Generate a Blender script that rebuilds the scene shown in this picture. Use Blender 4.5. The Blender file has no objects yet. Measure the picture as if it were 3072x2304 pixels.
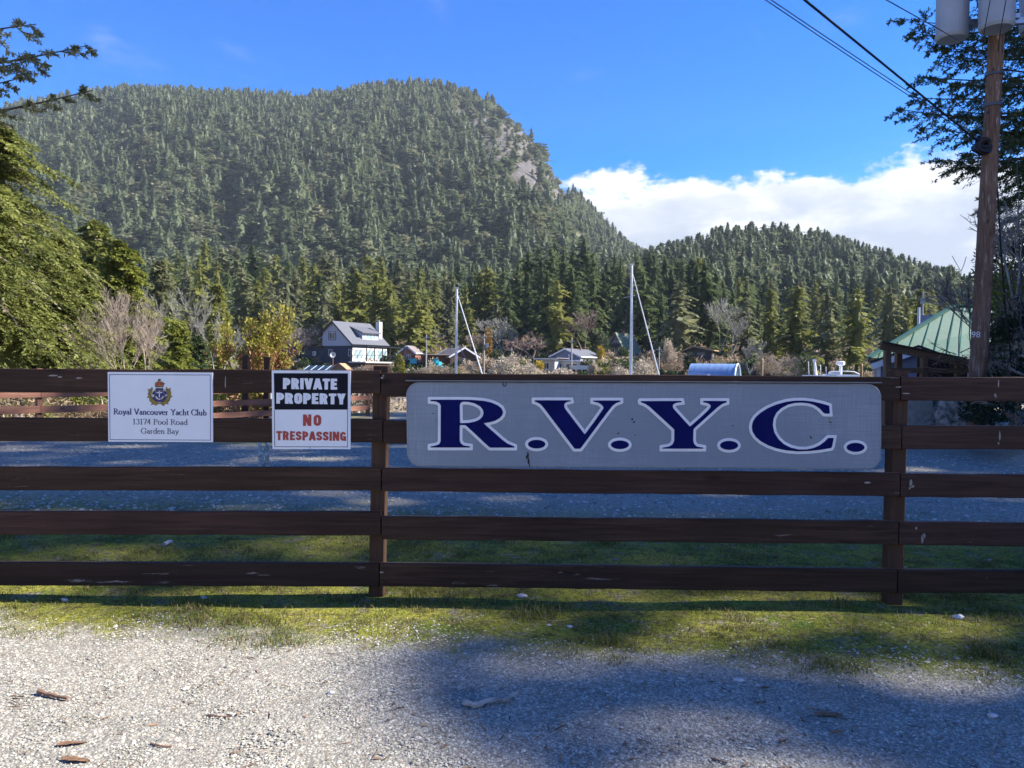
import bpy, bmesh, math, random
import numpy as np
from mathutils import Vector, Matrix
from mathutils.geometry import tessellate_polygon

random.seed(7)
rng = np.random.default_rng(7)
R_ = math.radians
scene = bpy.context.scene
C = scene.collection

# ------------------------------------------------------------------ camera, sky, sun, exposure
F = 1662.0                      # focal length in units of a 2212 x 1659 picture
HC = 1.385
PITCH, ROLL = R_(1.05), R_(-0.72)
cam = bpy.data.cameras.new('camera')
cam.sensor_width = 36.0
cam.lens = 36.0 * F / 2212.0
cam.clip_start, cam.clip_end = 0.05, 6000
camo = bpy.data.objects.new('camera', cam)
C.objects.link(camo)
camo.location = (0, 0, HC)
camo.rotation_euler = (math.pi / 2 - PITCH, ROLL, 0)
scene.camera = camo
CR = camo.rotation_euler.to_matrix()

SUN_EL, SUN_AZ = 37.0, 86.0     # azimuth clockwise from +Y
sun = bpy.data.lights.new('sun', 'SUN')
sun.energy = 3.4
sun.angle = R_(0.53)
sun.color = (1.0, 0.955, 0.885)
suno = bpy.data.objects.new('sun', sun)
C.objects.link(suno)
sd = Vector((math.sin(R_(SUN_AZ)) * math.cos(R_(SUN_EL)), math.cos(R_(SUN_AZ)) * math.cos(R_(SUN_EL)), math.sin(R_(SUN_EL))))
suno.rotation_euler = sd.to_track_quat('Z', 'Y').to_euler()

world = bpy.data.worlds.new('World')
scene.world = world
world.use_nodes = True
wn, wl = world.node_tree.nodes, world.node_tree.links
wn.clear()


def N(nodes, t, **kw):
    n = nodes.new(t)
    for k, v in kw.items():
        if isinstance(k, str) and hasattr(n, k):
            setattr(n, k, v)
    return n


def math_node(nodes, links, op, a, b=None, clamp=False):
    n = nodes.new('ShaderNodeMath')
    n.operation = op
    n.use_clamp = clamp
    for i, x in enumerate((a, b)):
        if x is None:
            continue
        if isinstance(x, (int, float)):
            n.inputs[i].default_value = x
        else:
            links.new(x, n.inputs[i])
    return n.outputs[0]


def map_range(nodes, links, v, a, b, c=0.0, d=1.0, smooth=False):
    n = nodes.new('ShaderNodeMapRange')
    if smooth:
        n.interpolation_type = 'SMOOTHSTEP'
    links.new(v, n.inputs[0])
    for i, x in zip((1, 2, 3, 4), (a, b, c, d)):
        n.inputs[i].default_value = x
    return n.outputs[0]


def mix_col(nodes, links, fac, a, b, mode='MIX'):
    n = nodes.new('ShaderNodeMix')
    n.data_type = 'RGBA'
    n.blend_type = mode
    for i, x in ((0, fac), (6, a), (7, b)):
        if isinstance(x, (int, float)):
            n.inputs[i].default_value = x
        elif isinstance(x, (tuple, list)):
            n.inputs[i].default_value = tuple(x) if len(x) == 4 else tuple(x) + (1.0,)
        else:
            links.new(x, n.inputs[i])
    return n.outputs[2]


def noise_tex(nodes, links, vec, scale, detail=4.0, rough=0.55, dist=0.0):
    n = nodes.new('ShaderNodeTexNoise')
    n.inputs['Scale'].default_value = scale
    n.inputs['Detail'].default_value = detail
    n.inputs['Roughness'].default_value = rough
    n.inputs['Distortion'].default_value = dist
    if vec is not None:
        links.new(vec, n.inputs['Vector'])
    return n.outputs[0]


def mapping(nodes, links, vec, scale=(1, 1, 1), loc=(0, 0, 0)):
    n = nodes.new('ShaderNodeMapping')
    n.inputs['Scale'].default_value = scale
    n.inputs['Location'].default_value = loc
    links.new(vec, n.inputs['Vector'])
    return n.outputs[0]


def build_world():
    out = wn.new('ShaderNodeOutputWorld')
    bg = wn.new('ShaderNodeBackground')
    bg.inputs['Strength'].default_value = 0.105
    sky = wn.new('ShaderNodeTexSky')
    sky.sky_type = 'NISHITA'
    sky.sun_disc = False
    sky.sun_elevation = R_(SUN_EL)
    sky.sun_rotation = R_(SUN_AZ)
    sky.altitude = 0
    sky.air_density = 1.0
    sky.dust_density = 0.25
    sky.ozone_density = 3.0
    hs = wn.new('ShaderNodeHueSaturation')
    hs.inputs['Saturation'].default_value = 1.58
    hs.inputs['Hue'].default_value = 0.520
    hs.inputs['Value'].default_value = 0.67
    wl.new(sky.outputs[0], hs.inputs['Color'])
    tc = wn.new('ShaderNodeTexCoord')
    sep = wn.new('ShaderNodeSeparateXYZ')
    wl.new(tc.outputs['Generated'], sep.inputs[0])
    z = sep.outputs[2]
    st = mapping(wn, wl, tc.outputs['Generated'], (1, 1, 1.7), (3.1, 0.4, 0.2))
    n1 = noise_tex(wn, wl, st, 3.2, 9, 0.58, 0.15)
    n2 = noise_tex(wn, wl, st, 11.0, 7, 0.62, 0.1)
    # cumulus bank round the horizon
    top = math_node(wn, wl, 'ADD', math_node(wn, wl, 'MULTIPLY', math_node(wn, wl, 'SUBTRACT', n1, 0.5), 0.055),
                    math_node(wn, wl, 'MULTIPLY', math_node(wn, wl, 'SUBTRACT', n2, 0.5), 0.165))
    lim = math_node(wn, wl, 'ADD', top, 0.238)
    dens = math_node(wn, wl, 'SUBTRACT', lim, z)
    bank = map_range(wn, wl, dens, -0.004, 0.017, 0, 0.98, True)
    # thin high wisps
    wv = mapping(wn, wl, tc.outputs['Generated'], (2.2, 2.2, 6.0), (1.7, 4.2, 0.3))
    w1 = noise_tex(wn, wl, wv, 2.0, 8, 0.62, 0.4)
    wisp = map_range(wn, wl, w1, 0.57, 0.80, 0, 0.30, True)
    # cloud tone: bright tops, soft grey bodies
    sh = noise_tex(wn, wl, mapping(wn, wl, tc.outputs['Generated'], (1, 1, 2.6), (0.7, 0.1, 0.5)), 7.0, 6, 0.55, 0.2)
    tone = math_node(wn, wl, 'ADD', map_range(wn, wl, sh, 0.43, 0.70, 0.0, 1, True), map_range(wn, wl, dens, 0.0, 0.075, 0.55, 0.0))
    tone = math_node(wn, wl, 'MINIMUM', tone, 1.0)
    ccol = mix_col(wn, wl, tone, (1.60, 1.78, 2.12), (3.1, 3.12, 3.15))
    c1 = mix_col(wn, wl, wisp, hs.outputs[0], (1.9, 2.1, 2.5))
    c2 = mix_col(wn, wl, bank, c1, ccol)
    wl.new(c2, bg.inputs['Color'])
    wl.new(bg.outputs[0], out.inputs[0])


build_world()
vs = scene.view_settings
vs.view_transform = 'Standard'
vs.look = 'None'
vs.exposure = 1.93
vs.gamma = 1.0
vs.use_curve_mapping = False
scene.render.engine = 'CYCLES'
scene.cycles.use_denoising = True
scene.cycles.max_bounces = 6
scene.cycles.diffuse_bounces = 3
scene.cycles.glossy_bounces = 2
scene.cycles.transmission_bounces = 4
scene.cycles.transparent_max_bounces = 8


# ------------------------------------------------------------------ picture helpers
def ray(px, py):
    return CR @ Vector(((px - 1106) / F, -(py - 829.5) / F, -1.0))


def at(px, py, Y):
    """point at depth Y seen at (px, py) of the 2212 x 1659 picture"""
    r = ray(px, py)
    t = Y / r.y
    return Vector((r.x * t, Y, HC + r.z * t))


def atp(px, py, Y):
    """same, in full 3072 x 2304 picture units"""
    return at(px * 0.72005, py * 0.72005, Y)


def gp(px, py, z=0.0):
    r = ray(px, py)
    t = (z - HC) / r.z
    return Vector((r.x * t, r.y * t, z))


def proj(p):
    q = CR.transposed() @ (Vector(p) - Vector((0, 0, HC)))
    return (1106 + F * q.x / -q.z, 829.5 - F * q.y / -q.z)


def lerp(tab, x):
    return float(np.interp(x, [a for a, b in tab], [b for a, b in tab]))


def sstep(a, b, x):
    t = min(1.0, max(0.0, (x - a) / (b - a)))
    return t * t * (3 - 2 * t)


# numpy value noise
_LAT = rng.random((256, 256))


def vnoise(x, y, seed=0):
    x = np.asarray(x, float) + seed * 17.31
    y = np.asarray(y, float) + seed * 9.77
    xi, yi = np.floor(x).astype(int), np.floor(y).astype(int)
    fx, fy = x - xi, y - yi
    fx, fy = fx * fx * (3 - 2 * fx), fy * fy * (3 - 2 * fy)
    g = lambda a, b: _LAT[a % 256, b % 256]
    return (g(xi, yi) * (1 - fx) + g(xi + 1, yi) * fx) * (1 - fy) + (g(xi, yi + 1) * (1 - fx) + g(xi + 1, yi + 1) * fx) * fy


def fbm(x, y, seed=0, o=4):
    s, a, n = 0, 0.5, 0
    x, y = np.asarray(x, float), np.asarray(y, float)
    for i in range(o):
        s = s + a * vnoise(x * 2 ** i, y * 2 ** i, seed + i)
        n += a
        a *= 0.5
    return s / n


# ------------------------------------------------------------------ materials
MATS = {}


def newmat(name):
    m = bpy.data.materials.new(name)
    m.use_nodes = True
    nt = m.node_tree
    b = nt.nodes['Principled BSDF']
    b.inputs['Specular IOR Level'].default_value = 0.35
    MATS[name] = m
    return m, nt.nodes, nt.links, b


def plain(name, col, rough=0.7, metal=0.0, var=0.12, scale=6.0, bump=0.0, spec=0.35, stretch=(1, 1, 1)):
    m, n, l, b = newmat(name)
    tc = n.new('ShaderNodeTexCoord')
    v = mapping(n, l, tc.outputs['Object'], stretch)
    f = noise_tex(n, l, v, scale, 5, 0.6)
    d = tuple(max(0, c * (1 - 2 * var)) for c in col)
    u = tuple(min(1, c * (1 + var)) for c in col)
    l.new(mix_col(n, l, map_range(n, l, f, 0.3, 0.7), d, u), b.inputs['Base Color'])
    b.inputs['Roughness'].default_value = rough
    b.inputs['Metallic'].default_value = metal
    b.inputs['Specular IOR Level'].default_value = spec
    if bump:
        bp = n.new('ShaderNodeBump')
        bp.inputs['Strength'].default_value = bump
        bp.inputs['Distance'].default_value = 0.01
        l.new(noise_tex(n, l, v, scale * 5, 4, 0.6), bp.inputs['Height'])
        l.new(bp.outputs[0], b.inputs['Normal'])
    return m


def leafmat(name, dark, light, rough=0.55, trans=0.25, objvar=0.5, tipcol=None):
    """foliage: colour varies by spray (attribute v) and from plant to plant"""
    m, n, l, b = newmat(name)
    at_ = n.new('ShaderNodeAttribute')
    at_.attribute_name = 'v'
    oi = n.new('ShaderNodeObjectInfo')
    f = math_node(n, l, 'ADD', math_node(n, l, 'MULTIPLY', at_.outputs['Fac'], 1 - objvar),
                  math_node(n, l, 'MULTIPLY', oi.outputs['Random'], objvar), True)
    col = mix_col(n, l, f, dark, light)
    if tipcol:
        col = mix_col(n, l, map_range(n, l, at_.outputs['Fac'], 0.86, 0.93), col, tipcol)
    l.new(col, b.inputs['Base Color'])
    b.inputs['Roughness'].default_value = rough
    b.inputs['Specular IOR Level'].default_value = 0.2
    tr = n.new('ShaderNodeBsdfTranslucent')
    l.new(col, tr.inputs['Color'])
    ms = n.new('ShaderNodeMixShader')
    ms.inputs[0].default_value = trans
    l.new(b.outputs[0], ms.inputs[1])
    l.new(tr.outputs[0], ms.inputs[2])
    l.new(ms.outputs[0], n['Material Output'].inputs['Surface'])
    return m


def woodmat(name, dark, light, worn, worn_amt=0.62, rough=0.6, axis=0, bump=0.35):
    """stained sawn timber, grain along the local axis, worn bare in streaks"""
    m, n, l, b = newmat(name)
    tc = n.new('ShaderNodeTexCoord')
    oi = n.new('ShaderNodeObjectInfo')
    off = n.new('ShaderNodeVectorMath')
    off.operation = 'ADD'
    cmb = n.new('ShaderNodeCombineXYZ')
    r10 = math_node(n, l, 'MULTIPLY', oi.outputs['Random'], 37.0)
    for i in range(3):
        l.new(r10, cmb.inputs[i])
    l.new(tc.outputs['Object'], off.inputs[0])
    l.new(cmb.outputs[0], off.inputs[1])
    s = [26.0, 26.0, 26.0]
    s[axis] = 1.1
    v = mapping(n, l, off.outputs[0], tuple(s))
    g = noise_tex(n, l, v, 1.6, 8, 0.65, 0.8)
    col = mix_col(n, l, map_range(n, l, g, 0.32, 0.68), dark, light)
    big = noise_tex(n, l, off.outputs[0], 1.1, 3, 0.5)
    col = mix_col(n, l, map_range(n, l, big, 0.35, 0.7, 0, 0.6), col, tuple(c * 0.62 for c in dark))
    # knots
    vo = n.new('ShaderNodeTexVoronoi')
    ks = [5.0, 5.0, 5.0]
    ks[axis] = 1.7
    l.new(mapping(n, l, off.outputs[0], tuple(ks)), vo.inputs['Vector'])
    vo.inputs['Scale'].default_value = 1.0
    col = mix_col(n, l, map_range(n, l, vo.outputs['Distance'], 0.03, 0.13, 0.75, 0.0), col, tuple(c * 0.35 for c in dark))
    # bare streaks
    s2 = [9.0, 9.0, 9.0]
    s2[axis] = 1.0
    wv = noise_tex(n, l, mapping(n, l, off.outputs[0], tuple(s2), (4, 2, 9)), 2.3, 9, 0.72, 0.3)
    s3 = [60.0, 60.0, 60.0]
    s3[axis] = 3.0
    fine = noise_tex(n, l, mapping(n, l, off.outputs[0], tuple(s3)), 1.0, 4, 0.7)
    w = math_node(n, l, 'ADD', wv, math_node(n, l, 'MULTIPLY', math_node(n, l, 'SUBTRACT', fine, 0.5), 0.16))
    col = mix_col(n, l, map_range(n, l, w, worn_amt, worn_amt + 0.06, 0, 0.8), col, worn)
    l.new(col, b.inputs['Base Color'])
    b.inputs['Roughness'].default_value = rough
    b.inputs['Specular IOR Level'].default_value = 0.15
    bp = n.new('ShaderNodeBump')
    bp.inputs['Strength'].default_value = bump
    bp.inputs['Distance'].default_value = 0.004
    l.new(g, bp.inputs['Height'])
    l.new(bp.outputs[0], b.inputs['Normal'])
    return m


def groundmat():
    m, n, l, b = newmat('ground')
    geo = n.new('ShaderNodeNewGeometry')
    P = geo.outputs['Position']
    sep = n.new('ShaderNodeSeparateXYZ')
    l.new(P, sep.inputs[0])
    X, Y = sep.outputs[0], sep.outputs[1]
    nb = noise_tex(n, l, P, 1.3, 5, 0.6)
    nm = noise_tex(n, l, P, 5.0, 5, 0.65)
    # distance coordinate with ragged edges
    yy = math_node(n, l, 'ADD', Y, math_node(n, l, 'MULTIPLY', X, 0.10))
    yy = math_node(n, l, 'ADD', yy, math_node(n, l, 'MULTIPLY', math_node(n, l, 'SUBTRACT', nb, 0.5), 1.0))
    yy = math_node(n, l, 'ADD', yy, math_node(n, l, 'MULTIPLY', math_node(n, l, 'SUBTRACT', nm, 0.5), 0.55))
    moss = math_node(n, l, 'MULTIPLY', map_range(n, l, yy, 3.62, 3.98, 0, 1, True), map_range(n, l, yy, 6.3, 8.4, 1, 0, True))
    # gravel: fine stones
    v1 = n.new('ShaderNodeTexVoronoi')
    v1.inputs['Scale'].default_value = 95
    l.new(P, v1.inputs['Vector'])
    v2 = n.new('ShaderNodeTexVoronoi')
    v2.inputs['Scale'].default_value = 38
    l.new(P, v2.inputs['Vector'])
    hv = n.new('ShaderNodeSeparateColor')
    l.new(v1.outputs['Color'], hv.inputs[0])
    gc = mix_col(n, l, hv.outputs[0], (0.20, 0.187, 0.148), (0.57, 0.53, 0.425))
    gc = mix_col(n, l, map_range(n, l, hv.outputs[1], 0.8, 0.9), gc, (0.33, 0.27, 0.21))
    gc = mix_col(n, l, map_range(n, l, v1.outputs['Distance'], 0.35, 0.75, 0, 0.6), gc, (0.14, 0.13, 0.105))
    patch = noise_tex(n, l, P, 0.9, 7, 0.68)
    gc = mix_col(n, l, map_range(n, l, patch, 0.45, 0.68, 0, 0.5), gc, (0.23, 0.21, 0.165))
    gc = mix_col(n, l, map_range(n, l, noise_tex(n, l, P, 2.1, 7, 0.72), 0.54, 0.66, 0, 0.45), gc, (0.15, 0.135, 0.105))
    # sparse moss/needles drifting over the gravel
    dn = noise_tex(n, l, P, 2.3, 7, 0.7)
    gc = mix_col(n, l, map_range(n, l, dn, 0.62, 0.72, 0, 0.5), gc, (0.15, 0.12, 0.07))
    # moss and thin grass
    mn = noise_tex(n, l, P, 3.1, 6, 0.65)
    mf = noise_tex(n, l, P, 40, 4, 0.7)
    mc = mix_col(n, l, map_range(n, l, mn, 0.36, 0.62), (0.20, 0.215, 0.030), (0.35, 0.325, 0.060))
    mc = mix_col(n, l, map_range(n, l, noise_tex(n, l, P, 1.7, 4, 0.6), 0.5, 0.68), mc, (0.085, 0.14, 0.022))
    mc = mix_col(n, l, map_range(n, l, noise_tex(n, l, P, 6.3, 6, 0.7), 0.55, 0.68, 0, 0.8), mc, (0.21, 0.155, 0.085))
    mc = mix_col(n, l, map_range(n, l, noise_tex(n, l, P, 9, 7, 0.78), 0.50, 0.62, 0, 0.85), mc, (0.095, 0.068, 0.040))
    mc = mix_col(n, l, map_range(n, l, noise_tex(n, l, P, 4.3, 8, 0.78), 0.54, 0.62, 0, 0.85), mc, (0.25, 0.215, 0.165))
    mc = mix_col(n, l, map_range(n, l, mf, 0.35, 0.6, 0.75, 0), mc, (0.035, 0.035, 0.014))
    col = mix_col(n, l, moss, gc, mc)
    # rough grass by the far fence and on the banks
    far = map_range(n, l, yy, 12.6, 14.0, 0, 1, True)
    left = map_range(n, l, X, -3.0, -5.0, 0, 1, True)
    fg = math_node(n, l, 'MULTIPLY', far, left)
    fcol = mix_col(n, l, map_range(n, l, noise_tex(n, l, P, 1.2, 5, 0.6), 0.4, 0.62), (0.16, 0.17, 0.05), (0.20, 0.155, 0.095))
    col = mix_col(n, l, fg, col, fcol)
    bank = map_range(n, l, sep.outputs[2], 0.25, 0.9, 0, 1, True)
    rk = noise_tex(n, l, P, 2.0, 8, 0.7)
    rcol = mix_col(n, l, map_range(n, l, rk, 0.35, 0.65), (0.075, 0.073, 0.07), (0.30, 0.29, 0.275))
    rcol = mix_col(n, l, map_range(n, l, noise_tex(n, l, P, 1.1, 4, 0.6), 0.5, 0.6), rcol, (0.06, 0.065, 0.03))
    col = mix_col(n, l, bank, col, rcol)
    low = map_range(n, l, sep.outputs[2], -0.3, -0.9, 0, 1, True)
    bcol = mix_col(n, l, map_range(n, l, rk, 0.35, 0.65), (0.16, 0.13, 0.09), (0.34, 0.29, 0.22))
    col = mix_col(n, l, low, col, bcol)
    l.new(col, b.inputs['Base Color'])
    b.inputs['Roughness'].default_value = 0.95
    b.inputs['Specular IOR Level'].default_value = 0.04
    h = math_node(n, l, 'ADD', math_node(n, l, 'MULTIPLY', v1.outputs['Distance'], -0.5), math_node(n, l, 'MULTIPLY', v2.outputs['Distance'], -0.6))
    h = math_node(n, l, 'ADD', h, math_node(n, l, 'MULTIPLY', mf, math_node(n, l, 'MULTIPLY', moss, 2.0)))
    bp = n.new('ShaderNodeBump')
    bp.inputs['Strength'].default_value = 0.6
    bp.inputs['Distance'].default_value = 0.012
    l.new(h, bp.inputs['Height'])
    l.new(bp.outputs[0], b.inputs['Normal'])
    return m


def slopemat(name, soil, soil2, rock=True):
    m, n, l, b = newmat(name)
    geo = n.new('ShaderNodeNewGeometry')
    P = geo.outputs['Position']
    a = n.new('ShaderNodeAttribute')
    a.attribute_name = 'rock'
    f = noise_tex(n, l, P, 0.06, 7, 0.65)
    col = mix_col(n, l, map_range(n, l, f, 0.35, 0.65), soil, soil2)
    if rock:
        rv = mapping(n, l, P, (0.05, 0.05, 0.022))
        r1 = noise_tex(n, l, rv, 1.6, 9, 0.7, 0.6)
        rc = mix_col(n, l, map_range(n, l, r1, 0.34, 0.66), (0.060, 0.054, 0.052), (0.20, 0.18, 0.165))
        rc = mix_col(n, l, map_range(n, l, noise_tex(n, l, P, 0.035, 5, 0.6), 0.5, 0.62, 0, 0.7), rc, (0.13, 0.125, 0.06))
        rf = math_node(n, l, 'ADD', a.outputs['Fac'], math_node(n, l, 'MULTIPLY', math_node(n, l, 'SUBTRACT', f, 0.5), 0.9))
        col = mix_col(n, l, map_range(n, l, rf, 0.45, 0.55), col, rc)
        bp = n.new('ShaderNodeBump')
        bp.inputs['Strength'].default_value = 1.0
        bp.inputs['Distance'].default_value = 5.0
        l.new(r1, bp.inputs['Height'])
        l.new(bp.outputs[0], b.inputs['Normal'])
    l.new(col, b.inputs['Base Color'])
    b.inputs['Roughness'].default_value = 0.95
    b.inputs['Specular IOR Level'].default_value = 0.1
    return m


def watermat():
    m, n, l, b = newmat('water')
    geo = n.new('ShaderNodeNewGeometry')
    b.inputs['Base Color'].default_value = (0.012, 0.03, 0.035, 1)
    b.inputs['Roughness'].default_value = 0.08
    b.inputs['Specular IOR Level'].default_value = 0.5
    bp = n.new('ShaderNodeBump')
    bp.inputs['Strength'].default_value = 0.3
    bp.inputs['Distance'].default_value = 0.05
    l.new(noise_tex(n, l, geo.outputs['Position'], 1.2, 4, 0.6), bp.inputs['Height'])
    l.new(bp.outputs[0], b.inputs['Normal'])
    return m


def panelmat():
    """grey painted plywood, brush-marked both ways"""
    m, n, l, b = newmat('grey_sign_paint')
    tc = n.new('ShaderNodeTexCoord')
    O = tc.outputs['Object']
    h = noise_tex(n, l, mapping(n, l, O, (3, 1, 90)), 1.5, 5, 0.65)
    v = noise_tex(n, l, mapping(n, l, O, (110, 1, 4)), 1.5, 5, 0.65)
    w = math_node(n, l, 'ADD', math_node(n, l, 'MULTIPLY', h, 0.5), math_node(n, l, 'MULTIPLY', v, 0.5))
    big = noise_tex(n, l, O, 1.6, 4, 0.6)
    amt = map_range(n, l, big, 0.42, 0.62)
    f = math_node(n, l, 'MULTIPLY', map_range(n, l, w, 0.42, 0.60), math_node(n, l, 'ADD', math_node(n, l, 'MULTIPLY', amt, 0.8), 0.2))
    col = mix_col(n, l, f, (0.215, 0.245, 0.285), (0.30, 0.34, 0.38))
    d = noise_tex(n, l, mapping(n, l, O, (9, 1, 14)), 2.0, 8, 0.75)
    col = mix_col(n, l, map_range(n, l, d, 0.68, 0.76, 0, 0.5), col, (0.09, 0.095, 0.10))
    l.new(col, b.inputs['Base Color'])
    b.inputs['Roughness'].default_value = 0.6
    b.inputs['Specular IOR Level'].default_value = 0.2
    bp = n.new('ShaderNodeBump')
    bp.inputs['Strength'].default_value = 0.12
    bp.inputs['Distance'].default_value = 0.003
    l.new(w, bp.inputs['Height'])
    l.new(bp.outputs[0], b.inputs['Normal'])
    return m


def seammat(name, col, period, axis=0):
    """board siding: thin dark joints on top of real battens"""
    m = plain(name, col, 0.7, 0, 0.1, 2.0)
    return m


M_ground = groundmat()
M_moss = plain('gravel_stone', (0.33, 0.315, 0.295), 0.85, var=0.3, scale=3)
M_water = watermat()
M_shore = slopemat('far_shore', (0.17, 0.145, 0.085), (0.10, 0.105, 0.045), False)
M_mount = slopemat('mountain_ground', (0.040, 0.045, 0.022), (0.075, 0.070, 0.040))
M_wood = woodmat('dark_stained_timber', (0.026, 0.0145, 0.0105), (0.080, 0.045, 0.030), (0.26, 0.21, 0.18), 0.635)
M_woodr = woodmat('red_stained_timber', (0.031, 0.0165, 0.013), (0.092, 0.048, 0.036), (0.26, 0.20, 0.17), 0.645)
M_woodw = woodmat('worn_stained_timber', (0.030, 0.0175, 0.0135), (0.062, 0.037, 0.029), (0.36, 0.32, 0.29), 0.61)
M_post = woodmat('stained_post_timber', (0.045, 0.026, 0.018), (0.11, 0.062, 0.040), (0.3, 0.22, 0.15), 0.69, axis=2)
M_farwood = woodmat('sunlit_weathered_timber', (0.22, 0.10, 0.065), (0.35, 0.175, 0.12), (0.36, 0.25, 0.19), 0.6)  # weathered red timber, tones raised to stand in for missing sun
M_rawwood = woodmat('kiosk_timber', (0.15, 0.09, 0.052), (0.30, 0.19, 0.115), (0.3, 0.24, 0.18), 0.66)
M_pole = woodmat('pole_timber', (0.095, 0.050, 0.033), (0.29, 0.185, 0.125), (0.38, 0.31, 0.25), 0.56, axis=2, bump=0.8)
M_panel = panelmat()
M_navy = plain('navy_paint', (0.003, 0.006, 0.085), 0.6, var=0.12, scale=8, spec=0.08)
M_white = plain('white_paint', (0.74, 0.75, 0.77), 0.4, var=0.06, scale=9, spec=0.5)
M_signwhite = plain('white_sign_sheet', (0.74, 0.77, 0.80), 0.3, var=0.03, scale=3, spec=0.5)
M_black = plain('black_print', (0.010, 0.012, 0.018), 0.6, var=0.1, spec=0.1)
M_red = plain('red_print', (0.40, 0.055, 0.045), 0.4, var=0.12, scale=20)
M_inkblue = plain('blue_ink', (0.025, 0.03, 0.14), 0.4, var=0.1)
M_inkgrey = plain('grey_ink', (0.075, 0.085, 0.14), 0.4, var=0.1)
M_gold = plain('gold_ink', (0.30, 0.21, 0.045), 0.4, var=0.35, scale=60)
M_olive = plain('olive_ink', (0.12, 0.10, 0.03), 0.4, var=0.2, scale=60)
M_rail_metal = plain('galvanised_metal', (0.42, 0.44, 0.47), 0.4, 0.7, 0.12, 5)
M_alu = plain('aluminium', (0.74, 0.75, 0.76), 0.35, 0.3, 0.05, 4)
M_can = plain('transformer_grey', (0.36, 0.39, 0.42), 0.45, 0.1, 0.08, 3)
M_cable = plain('black_cable', (0.012, 0.012, 0.016), 0.5)
M_wire = plain('grey_wire', (0.09, 0.10, 0.13), 0.5, 0.3)
M_bark = plain('bark', (0.12, 0.095, 0.072), 0.95, var=0.35, scale=9, bump=0.8, stretch=(1, 1, 0.25))
M_barklight = plain('pale_bark', (0.45, 0.365, 0.295), 0.9, var=0.2, scale=7)
M_twig = plain('bare_twig', (0.35, 0.29, 0.24), 0.9, var=0.25, scale=3)
M_twigred = plain('reddish_twig', (0.30, 0.215, 0.18), 0.9, var=0.25, scale=3)
M_twiggrey = plain('grey_twig', (0.34, 0.325, 0.28), 0.9, var=0.25, scale=3)
M_madbark = plain('orange_bark', (0.36, 0.16, 0.08), 0.6, var=0.3, scale=5)
M_rock = plain('granite', (0.30, 0.275, 0.235), 0.9, var=0.45, scale=9, bump=1.0)
M_conc = plain('concrete', (0.50, 0.45, 0.37), 0.9, var=0.18, scale=7, bump=0.3)
M_teal = plain('teal_bin_paint', (0.03, 0.20, 0.17), 0.5)
M_sailwhite = plain('gelcoat_white', (0.78, 0.79, 0.80), 0.25, var=0.03, spec=0.5)
M_glass = plain('window_glass', (0.03, 0.045, 0.055), 0.06, var=0.2, scale=2, spec=0.8)
M_glasslit = plain('window_glass_lit', (0.30, 0.42, 0.42), 0.1, var=0.15, scale=1, spec=0.7)  # paler copy of the window glass, light put into its colour
M_roofgrey = plain('asphalt_shingle', (0.135, 0.14, 0.155), 0.85, var=0.15, scale=12, bump=0.3)
M_trimblack = plain('black_trim', (0.018, 0.02, 0.026), 0.5)
M_lilac = plain('shaded_grey_siding', (0.40, 0.41, 0.48), 0.7, var=0.05)  # light grey siding with its lilac shade mixed into the colour
M_navyside = plain('navy_siding', (0.035, 0.05, 0.085), 0.7, var=0.12)
M_cream = plain('cream_wall', (0.66, 0.63, 0.55), 0.7, var=0.05)
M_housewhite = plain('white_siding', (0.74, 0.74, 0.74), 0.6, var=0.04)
M_bluegrey = plain('blue_grey_siding', (0.19, 0.23, 0.33), 0.7, var=0.07)
M_brownroof = plain('brown_shingle', (0.23, 0.19, 0.175), 0.9, var=0.15, scale=8)
M_logbrown = plain('log_brown', (0.10, 0.055, 0.038), 0.8, var=0.2)
M_greenroof = plain('green_metal_roof', (0.050, 0.126, 0.088), 0.6, 0.0, 0.10, 1.5, spec=0.2)
M_greenseam = plain('green_seam', (0.03, 0.14, 0.10), 0.5)
M_aframe = plain('moss_green_roof', (0.15, 0.21, 0.115), 0.8, var=0.15)
M_quon = plain('blue_steel', (0.20, 0.31, 0.50), 0.45, 0.0, 0.06, 2, spec=0.3)
M_quontrim = plain('pale_blue_trim', (0.55, 0.68, 0.78), 0.5)
M_brick = plain('brick_red', (0.33, 0.14, 0.10), 0.85, var=0.2)
M_turq = plain('turquoise_plastic', (0.03, 0.42, 0.50), 0.4)
M_pile = plain('piling_wood', (0.42, 0.28, 0.15), 0.85, var=0.2)
M_stickpale = plain('pale_stick', (0.33, 0.31, 0.27), 0.9, var=0.35, scale=16)
M_stickbrown = plain('brown_stick', (0.24, 0.14, 0.09), 0.9, var=0.25, scale=20)
M_deadleaf = plain('dead_leaf', (0.27, 0.15, 0.08), 0.85, var=0.35, scale=30)
M_shell = plain('pale_stone', (0.56, 0.54, 0.52), 0.7, var=0.15, scale=20)

L_fir = leafmat('fir_needles', (0.036, 0.060, 0.022), (0.165, 0.200, 0.072), objvar=0.35, trans=0.45)
L_cedar = leafmat('cedar_sprays', (0.095, 0.112, 0.024), (0.335, 0.335, 0.090), objvar=0.35, trans=0.48)
L_grey = leafmat('pale_fir_needles', (0.085, 0.098, 0.048), (0.300, 0.305, 0.150), objvar=0.35, trans=0.48)
L_mtn = leafmat('mountain_fir', (0.050, 0.072, 0.036), (0.220, 0.255, 0.125), objvar=0.55, trans=0.4)
L_mtn2 = leafmat('mountain_madrona', (0.11, 0.125, 0.06), (0.285, 0.285, 0.155), objvar=0.5, trans=0.4)
L_near = leafmat('sunny_fir_sprays', (0.040, 0.060, 0.012), (0.350, 0.365, 0.095), objvar=0.0, trans=0.42, tipcol=(0.32, 0.28, 0.17))  # wide spray tones stand in for lit tops and dark gaps
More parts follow.
